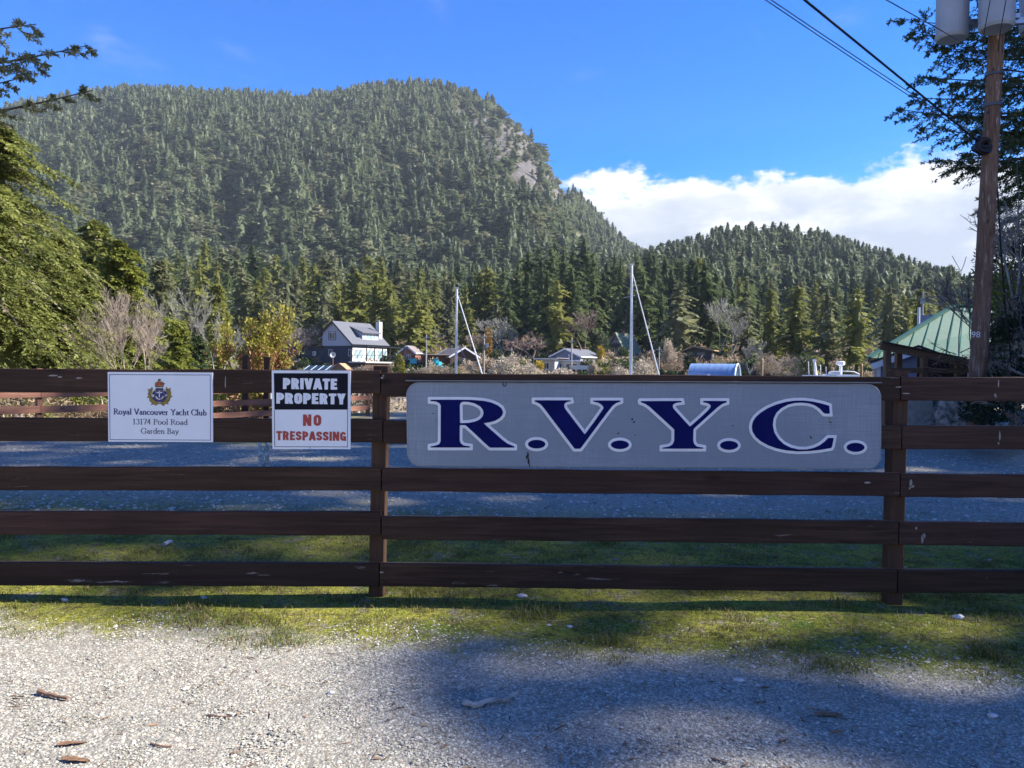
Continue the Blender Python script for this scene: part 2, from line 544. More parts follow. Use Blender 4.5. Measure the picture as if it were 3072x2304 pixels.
L_nearcedar = leafmat('yellow_cedar_sprays', (0.10, 0.12, 0.016), (0.29, 0.305, 0.06), objvar=0.0, trans=0.42)
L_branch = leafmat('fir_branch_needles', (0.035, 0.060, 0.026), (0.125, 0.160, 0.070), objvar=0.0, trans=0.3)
L_branchsun = leafmat('sunlit_branch_needles', (0.11, 0.125, 0.05), (0.36, 0.35, 0.185), objvar=0.0, trans=0.25)  # lighter copy of the fir needles, sunlight put into the colour
L_mad = leafmat('arbutus_leaves', (0.13, 0.15, 0.02), (0.42, 0.36, 0.07), objvar=0.0, trans=0.3, tipcol=(0.40, 0.20, 0.10))
L_blossom = leafmat('cream_blossom', (0.36, 0.30, 0.22), (0.72, 0.62, 0.47), objvar=0.25, trans=0.3)
L_tan = leafmat('tan_twigs', (0.22, 0.16, 0.10), (0.46, 0.35, 0.23), objvar=0.3, trans=0.2)
L_bush = leafmat('evergreen_bush', (0.022, 0.045, 0.016), (0.085, 0.125, 0.035), objvar=0.3)
L_dark = leafmat('dark_salal', (0.010, 0.020, 0.010), (0.05, 0.07, 0.03), objvar=0.3, tipcol=(0.2, 0.22, 0.15))
L_yellow = leafmat('yellow_shrub', (0.30, 0.22, 0.02), (0.58, 0.44, 0.04), objvar=0.2)
L_orange = leafmat('orange_cedar', (0.16, 0.09, 0.02), (0.42, 0.26, 0.06), objvar=0.2)
L_lime = leafmat('lime_cypress', (0.14, 0.15, 0.015), (0.34, 0.32, 0.04), objvar=0.2)
L_limebush = leafmat('lime_bank_leaves', (0.10, 0.13, 0.015), (0.33, 0.36, 0.05), objvar=0.2, trans=0.4)
L_grass = leafmat('grass_blades', (0.065, 0.095, 0.016), (0.25, 0.26, 0.060), objvar=0.0, trans=0.5, tipcol=(0.36, 0.28, 0.14))


# ------------------------------------------------------------------ mesh helpers
class MB:
    def __init__(s):
        s.v, s.f, s.m = [], [], []

    def add(s, vs, fs, mi=0):
        o = len(s.v)
        s.v += [tuple(p) for p in vs]
        s.f += [tuple(i + o for i in f) for f in fs]
        s.m += [mi] * len(fs)

    def box(s, c, d, rot=None, mi=0):
        hx, hy, hz = d[0] / 2, d[1] / 2, d[2] / 2
        vs = [Vector((x, y, z)) for x in (-hx, hx) for y in (-hy, hy) for z in (-hz, hz)]
        if rot is not None:
            vs = [rot @ p for p in vs]
        c = Vector(c)
        s.add([p + c for p in vs], [(0, 1, 3, 2), (4, 6, 7, 5), (0, 4, 5, 1), (2, 3, 7, 6), (0, 2, 6, 4), (1, 5, 7, 3)], mi)

    def tube(s, pts, rs, n=6, mi=0):
        pts = [Vector(p) for p in pts]
        if isinstance(rs, (int, float)):
            rs = [rs] * len(pts)
        rings = []
        for i, p in enumerate(pts):
            a = pts[max(0, i - 1)]
            b = pts[min(len(pts) - 1, i + 1)]
            d = (b - a).normalized() if (b - a).length > 1e-9 else Vector((0, 0, 1))
            u = d.orthogonal().normalized() if i == 0 else (rings_u - d * rings_u.dot(d)).normalized()
            rings_u = u
            w = d.cross(u)
            rings.append([p + (u * math.cos(2 * math.pi * k / n) + w * math.sin(2 * math.pi * k / n)) * rs[i] for k in range(n)])
        vs = [q for r in rings for q in r]
        fs = []
        for i in range(len(pts) - 1):
            for k in range(n):
                k2 = (k + 1) % n
                fs.append((i * n + k, i * n + k2, (i + 1) * n + k2, (i + 1) * n + k))
        fs.append(tuple(range(n - 1, -1, -1)))
        fs.append(tuple((len(pts) - 1) * n + k for k in range(n)))
        s.add(vs, fs, mi)

    def bar(s, a, b, w, h=None, mi=0):
        """square bar from a to b"""
        a, b = Vector(a), Vector(b)
        d = (b - a)
        L = d.length
        q = d.to_track_quat('X', 'Z').to_matrix()
        s.box((a + b) / 2, (L, w, h or w), q, mi)

    def poly(s, loops, y0, y1, mi=0):
        """filled outline (x,z loops, first outer then holes) facing -Y at y0, sides back to y1"""
        flat = [p for lp in loops for p in lp]
        tris = tessellate_polygon([[Vector((p[0], p[1], 0)) for p in lp] for lp in loops])
        vs = [(p[0], y0, p[1]) for p in flat]
        fs = []
        for t in tris:
            a, b, c = (flat[i] for i in t)
            ar = (b[0] - a[0]) * (c[1] - a[1]) - (b[1] - a[1]) * (c[0] - a[0])
            fs.append(tuple(t) if ar > 0 else tuple(reversed(t)))
        s.add(vs, fs, mi)
        if y1 != y0:
            for lp in loops:
                k = len(lp)
                s.add([(p[0], y0, p[1]) for p in lp] + [(p[0], y1, p[1]) for p in lp],
                      [(i, (i + 1) % k, k + (i + 1) % k, k + i) for i in range(k)], mi)

    def mesh(s, name, mats, smooth=False):
        me = bpy.data.meshes.new(name)
        me.from_pydata(s.v, [], s.f)
        for m in (mats if isinstance(mats, (list, tuple)) else [mats]):
            me.materials.append(m)
        if any(s.m):
            me.polygons.foreach_set('material_index', s.m)
        if smooth:
            me.polygons.foreach_set('use_smooth', [True] * len(me.polygons))
        me.update()
        return me

    def build(s, name, mats, parent=None, smooth=False, **kw):
        return link(name, s.mesh(name, mats, smooth), parent, **kw)


def link(name, me, parent=None, loc=None, label=None, cat=None, group=None, kind=None):
    o = bpy.data.objects.new(name, me)
    C.objects.link(o)
    if parent is not None:
        o.parent = parent
    if loc is not None:
        o.location = loc
    tag(o, label, cat, group, kind)
    return o


def tag(o, label=None, cat=None, group=None, kind=None):
    if label:
        o['label'] = label
    if cat:
        o['category'] = cat
    if group:
        o['group'] = group
    if kind:
        o['kind'] = kind
    return o


def thing(name, label, cat, loc=(0, 0, 0), rz=0.0, group=None):
    o = bpy.data.objects.new(name, None)
    o.empty_display_size = 0.2
    C.objects.link(o)
    o.location = loc
    o.rotation_euler = (0, 0, rz)
    return tag(o, label, cat, group)


def npmesh(name, V, Q, mats, attr=None, tri=False, mi=None, smooth=False):
    """mesh from numpy arrays; Q (n,3|4)"""
    me = bpy.data.meshes.new(name)
    V = np.ascontiguousarray(V, dtype=np.float32)
    Q = np.ascontiguousarray(Q, dtype=np.int32)
    k = Q.shape[1]
    me.vertices.add(len(V))
    me.vertices.foreach_set('co', V.ravel())
    me.loops.add(Q.size)
    me.loops.foreach_set('vertex_index', Q.ravel())
    me.polygons.add(len(Q))
    me.polygons.foreach_set('loop_start', np.arange(0, Q.size, k, dtype=np.int32))
    me.polygons.foreach_set('loop_total', np.full(len(Q), k, dtype=np.int32))
    for m in (mats if isinstance(mats, (list, tuple)) else [mats]):
        me.materials.append(m)
    if mi is not None:
        me.polygons.foreach_set('material_index', mi)
    if attr is not None:
        a = me.attributes.new('v', 'FLOAT', 'POINT')
        a.data.foreach_set('value', np.ascontiguousarray(attr, dtype=np.float32))
    if smooth:
        me.polygons.foreach_set('use_smooth', np.ones(len(Q), dtype=bool))
    me.update(calc_edges=True)
    return me


def nrm(a):
    return a / np.maximum(1e-9, np.linalg.norm(a, axis=-1, keepdims=True))


def diamonds(P, D, L, W, r, tilt=1.0):
    """one narrow diamond leaf per row"""
    n = len(P)
    D = nrm(D)
    ref = np.tile(np.array([0., 0., 1.]), (n, 1)) + r.normal(0, 0.45 * tilt, (n, 3))
    S = nrm(np.cross(D, ref))
    L, W = np.asarray(L).reshape(-1, 1), np.asarray(W).reshape(-1, 1)
    V = np.empty((n, 4, 3))
    V[:, 0] = P
    V[:, 1] = P + D * L * 0.45 + S * W
    V[:, 2] = P + D * L
    V[:, 3] = P + D * L * 0.45 - S * W
    return V


def quads_of(V4):
    n = len(V4)
    return V4.reshape(-1, 3), np.arange(n * 4).reshape(n, 4)


# ------------------------------------------------------------------ plant generators
def conifer_arrays(seed, H, R, nb, ns, base=0.1, p=0.8, droop=0.35, up=0.1, sl=0.42, sw=0.11, m=0, ll=0.1, lw=0.02, ragged=0.35, gaps=0.12):
    r = np.random.default_rng(seed)
    u = base + (0.995 - base) * np.sort(r.random(nb)) ** 0.92
    az = np.arange(nb) * 2.39996 + r.normal(0, 0.35, nb)
    lob = 1 + ragged * 0.6 * np.sin(az * 2 + u * 9 + seed) * r.random(nb)
    Lb = R * ((1 - u) ** p) * (1 - ragged + 2 * ragged * r.random(nb)) * lob + 0.035 * R
    Lb *= np.where(r.random(nb) < gaps, 0.35, 1)
    hd = np.stack([np.cos(az), np.sin(az), np.zeros(nb)], 1)
    s = (np.arange(ns)[None, :] + r.random((nb, ns))) / ns
    s = 0.12 + 0.9 * s
    upb = up + 0.5 * np.clip(u - 0.7, 0, 1) + r.normal(0, 0.08, nb)
    zz = (upb[:, None] * s - droop * s ** 2) * Lb[:, None]
    P = hd[:, None, :] * (Lb[:, None] * s)[..., None]
    P[..., 2] = (u * H)[:, None] + zz
    sag = (upb[:, None] - 2 * droop * s)
    side = np.where(np.arange(ns) % 2 == 0, 1, -1)[None, :] * (0.35 + 0.75 * r.random((nb, ns)))
    side = np.where(s > 0.9, side * 0.3, side)
    ca, sa = np.cos(side), np.sin(side)
    D = np.stack([hd[:, None, 0] * ca - hd[:, None, 1] * sa, hd[:, None, 0] * sa + hd[:, None, 1] * ca, sag * 0.7 + r.normal(-0.08, 0.16, (nb, ns))], -1)
    Ls = sl * Lb[:, None] * (1.15 - 0.75 * s) * (0.7 + 0.6 * r.random((nb, ns))) + 0.02 * R
    P, D, Ls = P.reshape(-1, 3), D.reshape(-1, 3), Ls.reshape(-1)
    tone = np.clip(np.repeat(r.random(nb), ns) * 0.45 + r.random(nb * ns) * 0.55, 0, 1)
    if m == 0:
        V = diamonds(P, D, Ls, Ls * sw / sl * 0.9 + 0.004 * R, r, 1.3)
        att = np.repeat(tone, 4)
        Q4 = V
    else:
        D = nrm(D)
        t = (np.arange(m)[None, :] + r.random((len(P), m))) / m
        PP = P[:, None, :] + D[:, None, :] * (Ls[:, None] * t)[..., None]
        PP[..., 2] -= 0.25 * (Ls[:, None] * t ** 2)
        sd2 = np.where(np.arange(m) % 2 == 0, 1, -1)[None, :] * (0.5 + 0.5 * r.random((len(P), m)))
        c2, s2 = np.cos(sd2), np.sin(sd2)
        DD = np.stack([D[:, None, 0] * c2 - D[:, None, 1] * s2, D[:, None, 0] * s2 + D[:, None, 1] * c2, np.broadcast_to(D[:, None, 2], c2.shape) + r.normal(-0.1, 0.3, c2.shape)], -1)
        lls = ll * (0.7 + 0.6 * r.random(c2.shape))
        Q4 = diamonds(PP.reshape(-1, 3), DD.reshape(-1, 3), lls.ravel(), lls.ravel() * lw / ll, r, 1.6)
        tt = np.clip(np.repeat(tone, m) * 0.75 + r.random(len(Q4)) * 0.25, 0, 1)
        tt = np.where(np.repeat(r.random(len(P)) < 0.04, m), 0.95, np.minimum(tt, 0.85))
        att = np.repeat(tt, 4)
    return Q4, att, (u, az, Lb, hd, upb)


def core_quads(seed, H, R, base, p, droop, k, nr=11, n=9):
    """ragged opaque core added inside a crown so light does not pass through"""
    r = np.random.default_rng(seed + 500)
    u = np.linspace(base + 0.02, 0.97, nr)
    ang = (np.arange(n)[None] + 0.5 * (np.arange(nr)[:, None] % 2)) * 2 * math.pi / n
    rad = k * R * (1 - u[:, None]) ** p * (0.55 + 0.9 * r.random((nr, n))) + 0.004 * R
    P = np.stack([rad * np.cos(ang), rad * np.sin(ang), u[:, None] * H - droop * 0.5 * rad + r.normal(0, 0.012 * H, (nr, n))], -1)
    q = []
    for i in range(nr - 1):
        for j in range(n):
            q.append([P[i, j], P[i, (j + 1) % n], P[i + 1, (j + 1) % n], P[i + 1, j]])
    q = np.array(q)
    return q, np.repeat(r.random(len(q)) * 0.45, 4)


def conifer_mesh(name, mat, seed, H, R, nb, ns, core=0.5, **k):
    Q4, att, info = conifer_arrays(seed, H, R, nb, ns, **k)
    if core:  # added core keeps the lit and shaded sides of the crown apart
        cq, ct = core_quads(seed, H, R, k.get('base', 0.1), k.get('p', 0.8), k.get('droop', 0.35), core)
        Q4, att = np.concatenate([Q4, cq]), np.concatenate([att, ct])
    V, Q = quads_of(Q4)
    return npmesh(name, V, Q, mat, att), info


def trunk_mesh(name, mat, H, r0, n=6, info=None, droop=0.35, limbs=0, wob=0.0, seed=0):
    b = MB()
    rr = random.Random(seed)
    pts = [(rr.uniform(-wob, wob) * (i > 0), rr.uniform(-wob, wob) * (i > 0), H * t) for i, t in enumerate((0, 0.15, 0.35, 0.6, 0.85, 1.0))]
    b.tube(pts, [r0 * 1.15, r0, r0 * 0.8, r0 * 0.5, r0 * 0.22, 0.01], n)
    if info is not None and limbs:
        u, az, Lb, hd, upb = info
        idx = np.linspace(0, len(u) - 1, min(limbs, len(u))).astype(int)
        for i in idx:
            L = Lb[i]
            f = lambda s: (hd[i][0] * L * s, hd[i][1] * L * s, u[i] * H + (upb[i] * s - droop * s * s) * L)
            b.tube([f(0), f(0.35), f(0.7), f(1.0)], [0.012 * L + 0.008, 0.009 * L + 0.005, 0.005 * L + 0.003, 0.002], 3)
    return b.mesh(name, mat, True)


def bare_arrays(seed, H, spread, levels=5, kids=3, r0=0.12, minr=0.006, upw=0.35, multi=1, shrink=0.68):
    """branching wood: list of (a, b, ra, rb)"""
    rr = random.Random(seed)
    segs, tips = [], []

    def grow(p, d, L, r, lv):
        q = p
        k = 3 if lv < 2 else 2
        for i in range(k):
            d = (d + Vector((rr.gauss(0, .13), rr.gauss(0, .13), rr.gauss(0.03 * upw, .09)))).normalized()
            q2 = q + d * (L / k)
            r2 = max(minr, r * 0.86)
            segs.append((q, q2, r, r2))
            if lv > 0 and i < k - 1 and lv < levels:
                for _ in range(1 if rr.random() < 0.8 else 2):
                    nd = (d + Vector((rr.gauss(0, 1), rr.gauss(0, 1), rr.gauss(upw, .5))) * spread).normalized()
                    grow(q2, nd, L * shrink * rr.uniform(0.7, 1.0), max(minr, r2 * 0.55), lv + 1)
            q, r = q2, r2
        if lv < levels:
            for _ in range(kids):
                nd = (d + Vector((rr.gauss(0, 1), rr.gauss(0, 1), rr.gauss(upw, .4))) * spread).normalized()
                grow(q, nd, L * shrink * rr.uniform(0.75, 1.1), max(minr, r * 0.62), lv + 1)
        else:
            tips.append((q, d))

    for k in range(multi):
        a = 2 * math.pi * k / multi + rr.random()
        lean = 0.0 if multi == 1 else rr.uniform(0.2, 0.6)
        grow(Vector((0, 0, 0)), Vector((math.cos(a) * lean, math.sin(a) * lean, 1)).normalized(), H * 0.34, r0, 0)
    # scale to height
    mz = max(s[1].z for s in segs)
    k = H / mz
    segs = [(a * k, b * k, ra, rb) for a, b, ra, rb in segs]
    tips = [(p * k, d) for p, d in tips]
    return segs, tips


def segs_mesh(name, segs, mat, n=3):
    A = np.array([s[0] for s in segs])
    B = np.array([s[1] for s in segs])
    ra = np.array([s[2] for s in segs])[:, None]
    rb = np.array([s[3] for s in segs])[:, None]
    D = nrm(B - A)
    ref = np.where(np.abs(D[:, 2:3]) > 0.9, np.array([[1., 0, 0]]), np.array([[0, 0, 1.]]))
    U = nrm(np.cross(D, ref))
    W = np.cross(D, U)
    V = np.empty((len(segs), 2 * n, 3))
    for k in range(n):
        c, s_ = math.cos(2 * math.pi * k / n), math.sin(2 * math.pi * k / n)
        V[:, k] = A + (U * c + W * s_) * ra
        V[:, n + k] = B + (U * c + W * s_) * rb
    base = (np.arange(len(segs)) * 2 * n)[:, None]
    Q = np.concatenate([base + np.array([[k, (k + 1) % n, n + (k + 1) % n, n + k]]) for k in range(n)])
    return npmesh(name, V.reshape(-1, 3), Q, mat)


def leaf_cloud(name, mat, seed, rx, ry, rz, nl, ll, lw, shell=0.55, lump=0.35, flat=0.15, up=0.0):
    """leaves through a lumpy crown volume"""
    r = np.random.default_rng(seed)
    d = nrm(r.normal(0, 1, (nl, 3)))
    d[:, 2] = np.abs(d[:, 2]) * (1 - flat) - flat * 0.5 * r.random(nl)
    d = nrm(d)
    c = nrm(r.normal(0, 1, (14, 3)))
    c[:, 2] = np.abs(c[:, 2])
    lumpv = (np.clip(d @ c.T, 0, 1) ** 6).max(1)
    rad = (1 - lump + lump * 1.3 * lumpv) * (shell + (1 - shell) * r.random(nl) ** 0.6)
    P = d * rad[:, None] * np.array([rx, ry, rz])
    P[:, 2] = np.maximum(P[:, 2], 0.0)
    D = nrm(d + r.normal(0, 0.7, (nl, 3)) + np.array([0, 0, up]))
    L = ll * (0.6 + 0.8 * r.random(nl))
    V4 = diamonds(P, D, L, L * lw / ll, r, 2.0)
    V, Q = quads_of(V4)
    att = np.clip(r.random(nl) * 0.6 + lumpv * 0.4, 0, 1)
    return npmesh(name, V, Q, mat, np.repeat(att, 4))


def boulder(name, mat, seed, sx, sy, sz, parent=None, loc=None, **kw):
    bm = bmesh.new()
    bmesh.ops.create_icosphere(bm, subdivisions=3, radius=1.0)
    rr = np.random.default_rng(seed)
    dirs = nrm(rr.normal(0, 1, (12, 3)))
    offs = 0.62 + 0.3 * rr.random(12)
    for v in bm.verts:
        c = np.array(v.co)
        h = dirs @ c
        k = 1.0
        for hi, of in zip(h, offs):
            if hi > of:
                k = min(k, of / hi)
        c = c * k * (1 + 0.06 * (float(vnoise(c[0] * 3 + seed, c[1] * 3 + c[2] * 2)) - 0.5))
        v.co = (c[0] * sx, c[1] * sy, c[2] * sz)
    me = bpy.data.meshes.new(name)
    bm.to_mesh(me)
    bm.free()
    me.materials.append(mat)
    return link(name, me, parent, loc, **kw)


# ================================================================== SETTING
def gz(x, y):
    s = (x + 8.9) * -0.857 + (y - 14.5) * 0.514
    ye = 24 + 0.8 * max(0.0, x + 4)
    z = -3.3 * max(sstep(0.9, 9, s) * sstep(9, 13, y), sstep(ye, ye + 9, y))
    if y > 12:
        z = max(z, -3.3 + 3.5 * sstep(0, 9, -0.40 * y - x))
    bank = sstep(0, 3.4, x - (8.8 + 0.66 * (y - 14))) * sstep(9.5, 13, y) * (1 - sstep(24, 29, y))
    if bank > 0:
        z += bank * (3.1 + 1.6 * float(fbm(x * 0.6, y * 0.6, 3))) + bank * 0.14 * min(12.0, max(0.0, x - 10))
    return z


def grid_mesh(name, xs, ys, fz, mat, attr=None, kind='structure'):
    nx, ny = len(xs), len(ys)
    V = np.array([(x, y, fz(x, y)) for y in ys for x in xs])
    i = np.arange(nx - 1)[None, :] + (np.arange(ny - 1) * nx)[:, None]
    Q = np.stack([i, i + 1, i + 1 + nx, i + nx], -1).reshape(-1, 4)
    return link(name, npmesh(name, V, Q, mat, smooth=True), kind=kind)


def axis(*parts):
    out = []
    for a, b, st in parts:
        out += list(np.arange(a, b, st))
    return np.array(out + [parts[-1][1]])


def ground_z(x, y):
    z = gz(x, y)
    b = 0.5 * sstep(0.3, 1.0, z)
    if abs(x) < 40 and -6 < y < 40:
        z += 0.035 * (float(fbm(x * 0.9, y * 0.9, 1)) - 0.5) + 0.012 * (float(fbm(x * 4, y * 4, 5, 2)) - 0.5)
        z += b * (float(fbm(x * 1.8, y * 1.8, 8)) - 0.5) * 1.5
    return z


grid_mesh('ground', axis((-1500, -200, 325), (-200, -40, 20), (-40, -10, 1.5), (-10, 18, 0.22), (18, 45, 1.5), (45, 200, 15), (200, 1500, 325)),
          axis((-1500, -100, 350), (-100, -10, 10), (-10, 0, 1.0), (0, 8, 0.16), (8, 28, 0.33), (28, 60, 1.5), (60, 131, 5)), ground_z, M_ground)
grid_mesh('water', axis((-1500, 1500, 300)), axis((12, 170, 20)), lambda x, y: -2.75, M_water)

SH = [(126, -4.5), (136, -2.9), (143, -0.3), (149, 0.9), (156, 1.6), (166, 2.6), (176, 4.2), (200, 7), (260, 13), (330, 21), (430, 31)]


def shore_z(x, y):
    return lerp(SH, y) + 0.9 * (float(fbm(x * 0.05, y * 0.05, 2)) - 0.5) + (0.5 * (float(fbm(x * 0.3, y * 0.3, 4)) - 0.5) if y < 200 else 0)


grid_mesh('far_shore', axis((-1200, -240, 120), (-240, 240, 4), (240, 1200, 120)), axis((126, 180, 3), (180, 431, 10)), shore_z, M_shore)

RIDGE = [(-1500, 430), (-900, 380), (-500, 315), (-200, 275), (0, 250), (60, 238), (100, 232), (180, 219), (250, 210), (330, 211), (400, 211), (470, 214), (530, 214),
         (590, 214), (640, 218), (690, 213), (740, 207), (800, 193), (860, 186), (920, 186), (980, 197), (1050, 219), (1100, 245), (1130, 268), (1160, 304),
         (1180, 344), (1200, 379), (1240, 414), (1280, 456), (1320, 498), (1360, 531), (1420, 570), (1500, 610), (1600, 660), (1700, 700), (1900, 740)]
D0, D1 = 400.0, 1250.0


def mount_pt(px, t):
    """point on the mountainside: compass column px, t 0 at the foot to 1 on the ridge"""
    d = D0 + t * (D1 - D0)
    zr = HC + D1 * (797 - 25 - lerp(RIDGE, px)) / F
    tt = min(t, 1.0)
    prof = 0.72 * tt ** 1.12 + 0.28 * sstep(0.0, 1.0, tt)
    z = 22 + (zr - 22) * prof
    env = max(0.0, math.sin(min(1, max(0, tt)) * math.pi)) * min(1.0, max(0, (zr - 60) / 150))
    z += env * 34 * (float(fbm(px * 0.0075, t * 2.2, 11)) - 0.5) * 2
    if t > 1:
        z -= (t - 1) * 260
    x = d * (px - 1106) / F
    return Vector((x, d, z))


HRIDGE = [(1180, 660), (1260, 610), (1330, 570), (1380, 545), (1420, 531), (1450, 529), (1500, 507), (1550, 493), (1600, 487), (1650, 489), (1700, 489), (1750, 497), (1800, 508),
          (1850, 520), (1900, 538), (1950, 552), (2000, 570), (2050, 586), (2100, 605), (2200, 640), (2400, 690), (2900, 720)]
HD0, HD1 = 300.0, 620.0


def hill_pt(px, t):
    d = HD0 + t * (HD1 - HD0)
    zr = HC + HD1 * (810 - 34 - lerp(HRIDGE, px)) / F - 6
    z = 17 + (zr - 17) * min(t, 1.0) ** 0.95
    z += 7 * math.sin(math.pi * min(1, t)) * (float(fbm(px * 0.012, t * 3, 21)) - 0.5) * 2
    if t > 1:
        z -= (t - 1) * 200
    return Vector((d * (px - 1106) / F, d, z))


def polar_mesh(name, fn, pxs, ts, mat, rockf=None):
    P = [fn(p, t) for t in ts for p in pxs]
    nx, ny = len(pxs), len(ts)
    i = np.arange(nx - 1)[None, :] + (np.arange(ny - 1) * nx)[:, None]
    Q = np.stack([i, i + 1, i + 1 + nx, i + nx], -1).reshape(-1, 4)
    me = npmesh(name, np.array(P), Q, mat, smooth=True)
    if rockf:
        a = me.attributes.new('rock', 'FLOAT', 'POINT')
        a.data.foreach_set('value', np.array([rockf(q) for q in P], dtype=np.float32))
    return link(name, me, kind='structure')


CLIFF = [(985, 246, 10), (1020, 266, 18), (1055, 288, 28), (1090, 312, 42), (1122, 338, 54), (1150, 368, 56), (1178, 405, 40), (1200, 430, 24)]


def rock_f(P):
    x, y = proj(P)
    best = 9
    for (a, b, w), (a2, b2, w2) in zip(CLIFF, CLIFF[1:]):
        dx, dy = a2 - a, b2 - b
        t = max(0, min(1, ((x - a) * dx + (y - b) * dy) / (dx * dx + dy * dy)))
        d = math.hypot(x - a - t * dx, y - b - t * dy) / (w + t * (w2 - w))
        best = min(best, d)
    return max(0.0, min(1.0, 1.55 - best * 0.85))


polar_mesh('mountain', mount_pt, np.arange(-1500, 1901, 14), np.concatenate([np.linspace(0, 1, 60), [1.04, 1.15, 1.4]]), M_mount, rock_f)
polar_mesh('hill', hill_pt, np.arange(1180, 2901, 20), np.concatenate([np.linspace(0, 1, 24), [1.05, 1.3]]), M_mount)

# ------------------------------------------------------------------ forest (one mass: slopes and far belt)
kinds = bpy.data.collections.new('forest_kinds')
kind_meshes = []
for i, (H, R, nb, ns, p, mat, dr, base) in enumerate([
        (1.0, 0.165, 80, 6, 0.58, L_mtn, 0.35, 0.08), (1.0, 0.145, 72, 6, 0.5, L_mtn, 0.45, 0.15), (1.0, 0.195, 84, 6, 0.45, L_mtn, 0.25, 0.22),
        (1.0, 0.170, 76, 6, 0.7, L_mtn, 0.40, 0.05), (0.8, 0.27, 84, 6, 0.36, L_mtn2, 0.15, 0.2), (0.75, 0.24, 80, 6, 0.42, L_mtn2, 0.05, 0.25),
        (0.85, 0.22, 80, 6, 0.38, L_mtn, 0.2, 0.25), (0.7, 0.30, 84, 6, 0.30, L_mtn, 0.1, 0.2)]):
    me, inf = conifer_mesh('forest_kind', mat, 900 + i, H, R, nb, ns, p=p, droop=dr, base=base, sl=0.5, sw=0.25, ragged=0.7, gaps=0.22, core=0.62)
    o = bpy.data.objects.new('kind_%02d' % i, me)
    kinds.objects.link(o)


def instancer(name, pts, rots, scls, idx, coll):
    me = bpy.data.meshes.new(name)
    n = len(pts)
    me.vertices.add(n)
    me.vertices.foreach_set('co', np.array(pts, dtype=np.float32).ravel())
    for nm, tp, dat, key in (('rot', 'FLOAT_VECTOR', rots, 'vector'), ('scl', 'FLOAT_VECTOR', scls, 'vector'), ('idx', 'INT', idx, 'value')):
        a = me.attributes.new(nm, tp, 'POINT')
        a.data.foreach_set(key, np.array(dat, dtype=np.int32 if tp == 'INT' else np.float32).ravel())
    o = link(name, me)
    ng = bpy.data.node_groups.new(name, 'GeometryNodeTree')
    ng.interface.new_socket('Geometry', in_out='INPUT', socket_type='NodeSocketGeometry')
    ng.interface.new_socket('Geometry', in_out='OUTPUT', socket_type='NodeSocketGeometry')
    n_, l_ = ng.nodes, ng.links
    gi, go = n_.new('NodeGroupInput'), n_.new('NodeGroupOutput')
    ci = n_.new('GeometryNodeCollectionInfo')
    ci.inputs['Collection'].default_value = coll
    ci.inputs['Separate Children'].default_value = True
    ci.inputs['Reset Children'].default_value = True
    ip = n_.new('GeometryNodeInstanceOnPoints')
    ip.inputs['Pick Instance'].default_value = True

    def named(nm, t):
        q = n_.new('GeometryNodeInputNamedAttribute')
        q.data_type = t
        q.inputs['Name'].default_value = nm
        return next(s for s in q.outputs if s.enabled and s.name == 'Attribute')

    l_.new(gi.outputs[0], ip.inputs['Points'])
    l_.new(ci.outputs[0], ip.inputs['Instance'])
    l_.new(named('idx', 'INT'), ip.inputs['Instance Index'])
    l_.new(named('rot', 'FLOAT_VECTOR'), ip.inputs['Rotation'])
    l_.new(named('scl', 'FLOAT_VECTOR'), ip.inputs['Scale'])
    l_.new(ip.outputs[0], go.inputs[0])
    md = o.modifiers.new('trees', 'NODES')
    md.node_group = ng
    return o


def build_forest():
    r = np.random.default_rng(21)
    pts, rots, scl, idx = [], [], [], []

    def put(P, H, k, wide=1.0):
        pts.append((P.x, P.y, P.z - 0.6))
        rots.append((r.normal(0, .03), r.normal(0, .03), r.random() * 6.28))
        w = H * wide * r.uniform(0.85, 1.2)
        scl.append((w, w, H))
        idx.append(k)

    n = 0
    while n < 13500:
        px = r.uniform(-260, 1640)
        # even cover in area on the slope: more per unit t far out
        t = math.sqrt(r.random() * (1.03 ** 2 - 0.0) + 0.0)
        n += 1
        P = mount_pt(px, t)
        rk = rock_f(P) + 0.9 * (float(fbm(px * 0.05, t * 60, 31, 3)) - 0.5)
        if rk > 0.30 and r.random() < 0.95:
            if r.random() < 0.35:
                put(P, r.uniform(5, 10), int(r.integers(4, 6)))
            continue
        broad = float(fbm(px * 0.011, t * 7, 41)) > 0.53
        k = int(r.integers(4, 8)) if r.random() < (0.7 if broad else 0.42) else int(r.integers(0, 4))
        put(P, r.uniform(17, 34) * (0.8 if k > 3 else 1), k, 1.38)
    for _ in range(2400):
        px = r.uniform(1200, 2600)
        t = math.sqrt(r.random() * 1.06)
        k = int(r.integers(4, 8)) if r.random() < 0.42 else int(r.integers(0, 4))
        put(hill_pt(px, t), r.uniform(13, 23) * (0.8 if k > 3 else 1), k, 1.45)
    for _ in range(2600):                       # the low ground between the belt and the slopes
        y = r.uniform(290, 440)
        px = r.uniform(-200, 2500)
        x = y * (px - 1106) / F
        k = int(r.integers(4, 8)) if r.random() < 0.3 else int(r.integers(0, 4))
        put(Vector((x, y, shore_z(x, min(y, 430)))), r.uniform(17, 28), k)
    o = instancer('forest', pts, rots, scl, idx, kinds)
    tag(o, 'dense conifer forest covering the mountain and the lower hill', 'forest', None, 'stuff')
    return o


build_forest()


# ------------------------------------------------------------------ things: trees of the far shore
def plant(name, label, cat, crown_me, trunk_me, loc, s=1.0, rz=0.0, group=None, crown_name='crown', trunk_name='trunk', sz=None):
    t = thing(name, label, cat, loc, rz, group)
    t.scale = (s, s, sz if sz else s)
    if crown_me is not None:
        link(crown_name, crown_me, t)
    if trunk_me is not None:
        link(trunk_name, trunk_me, t)
    return t


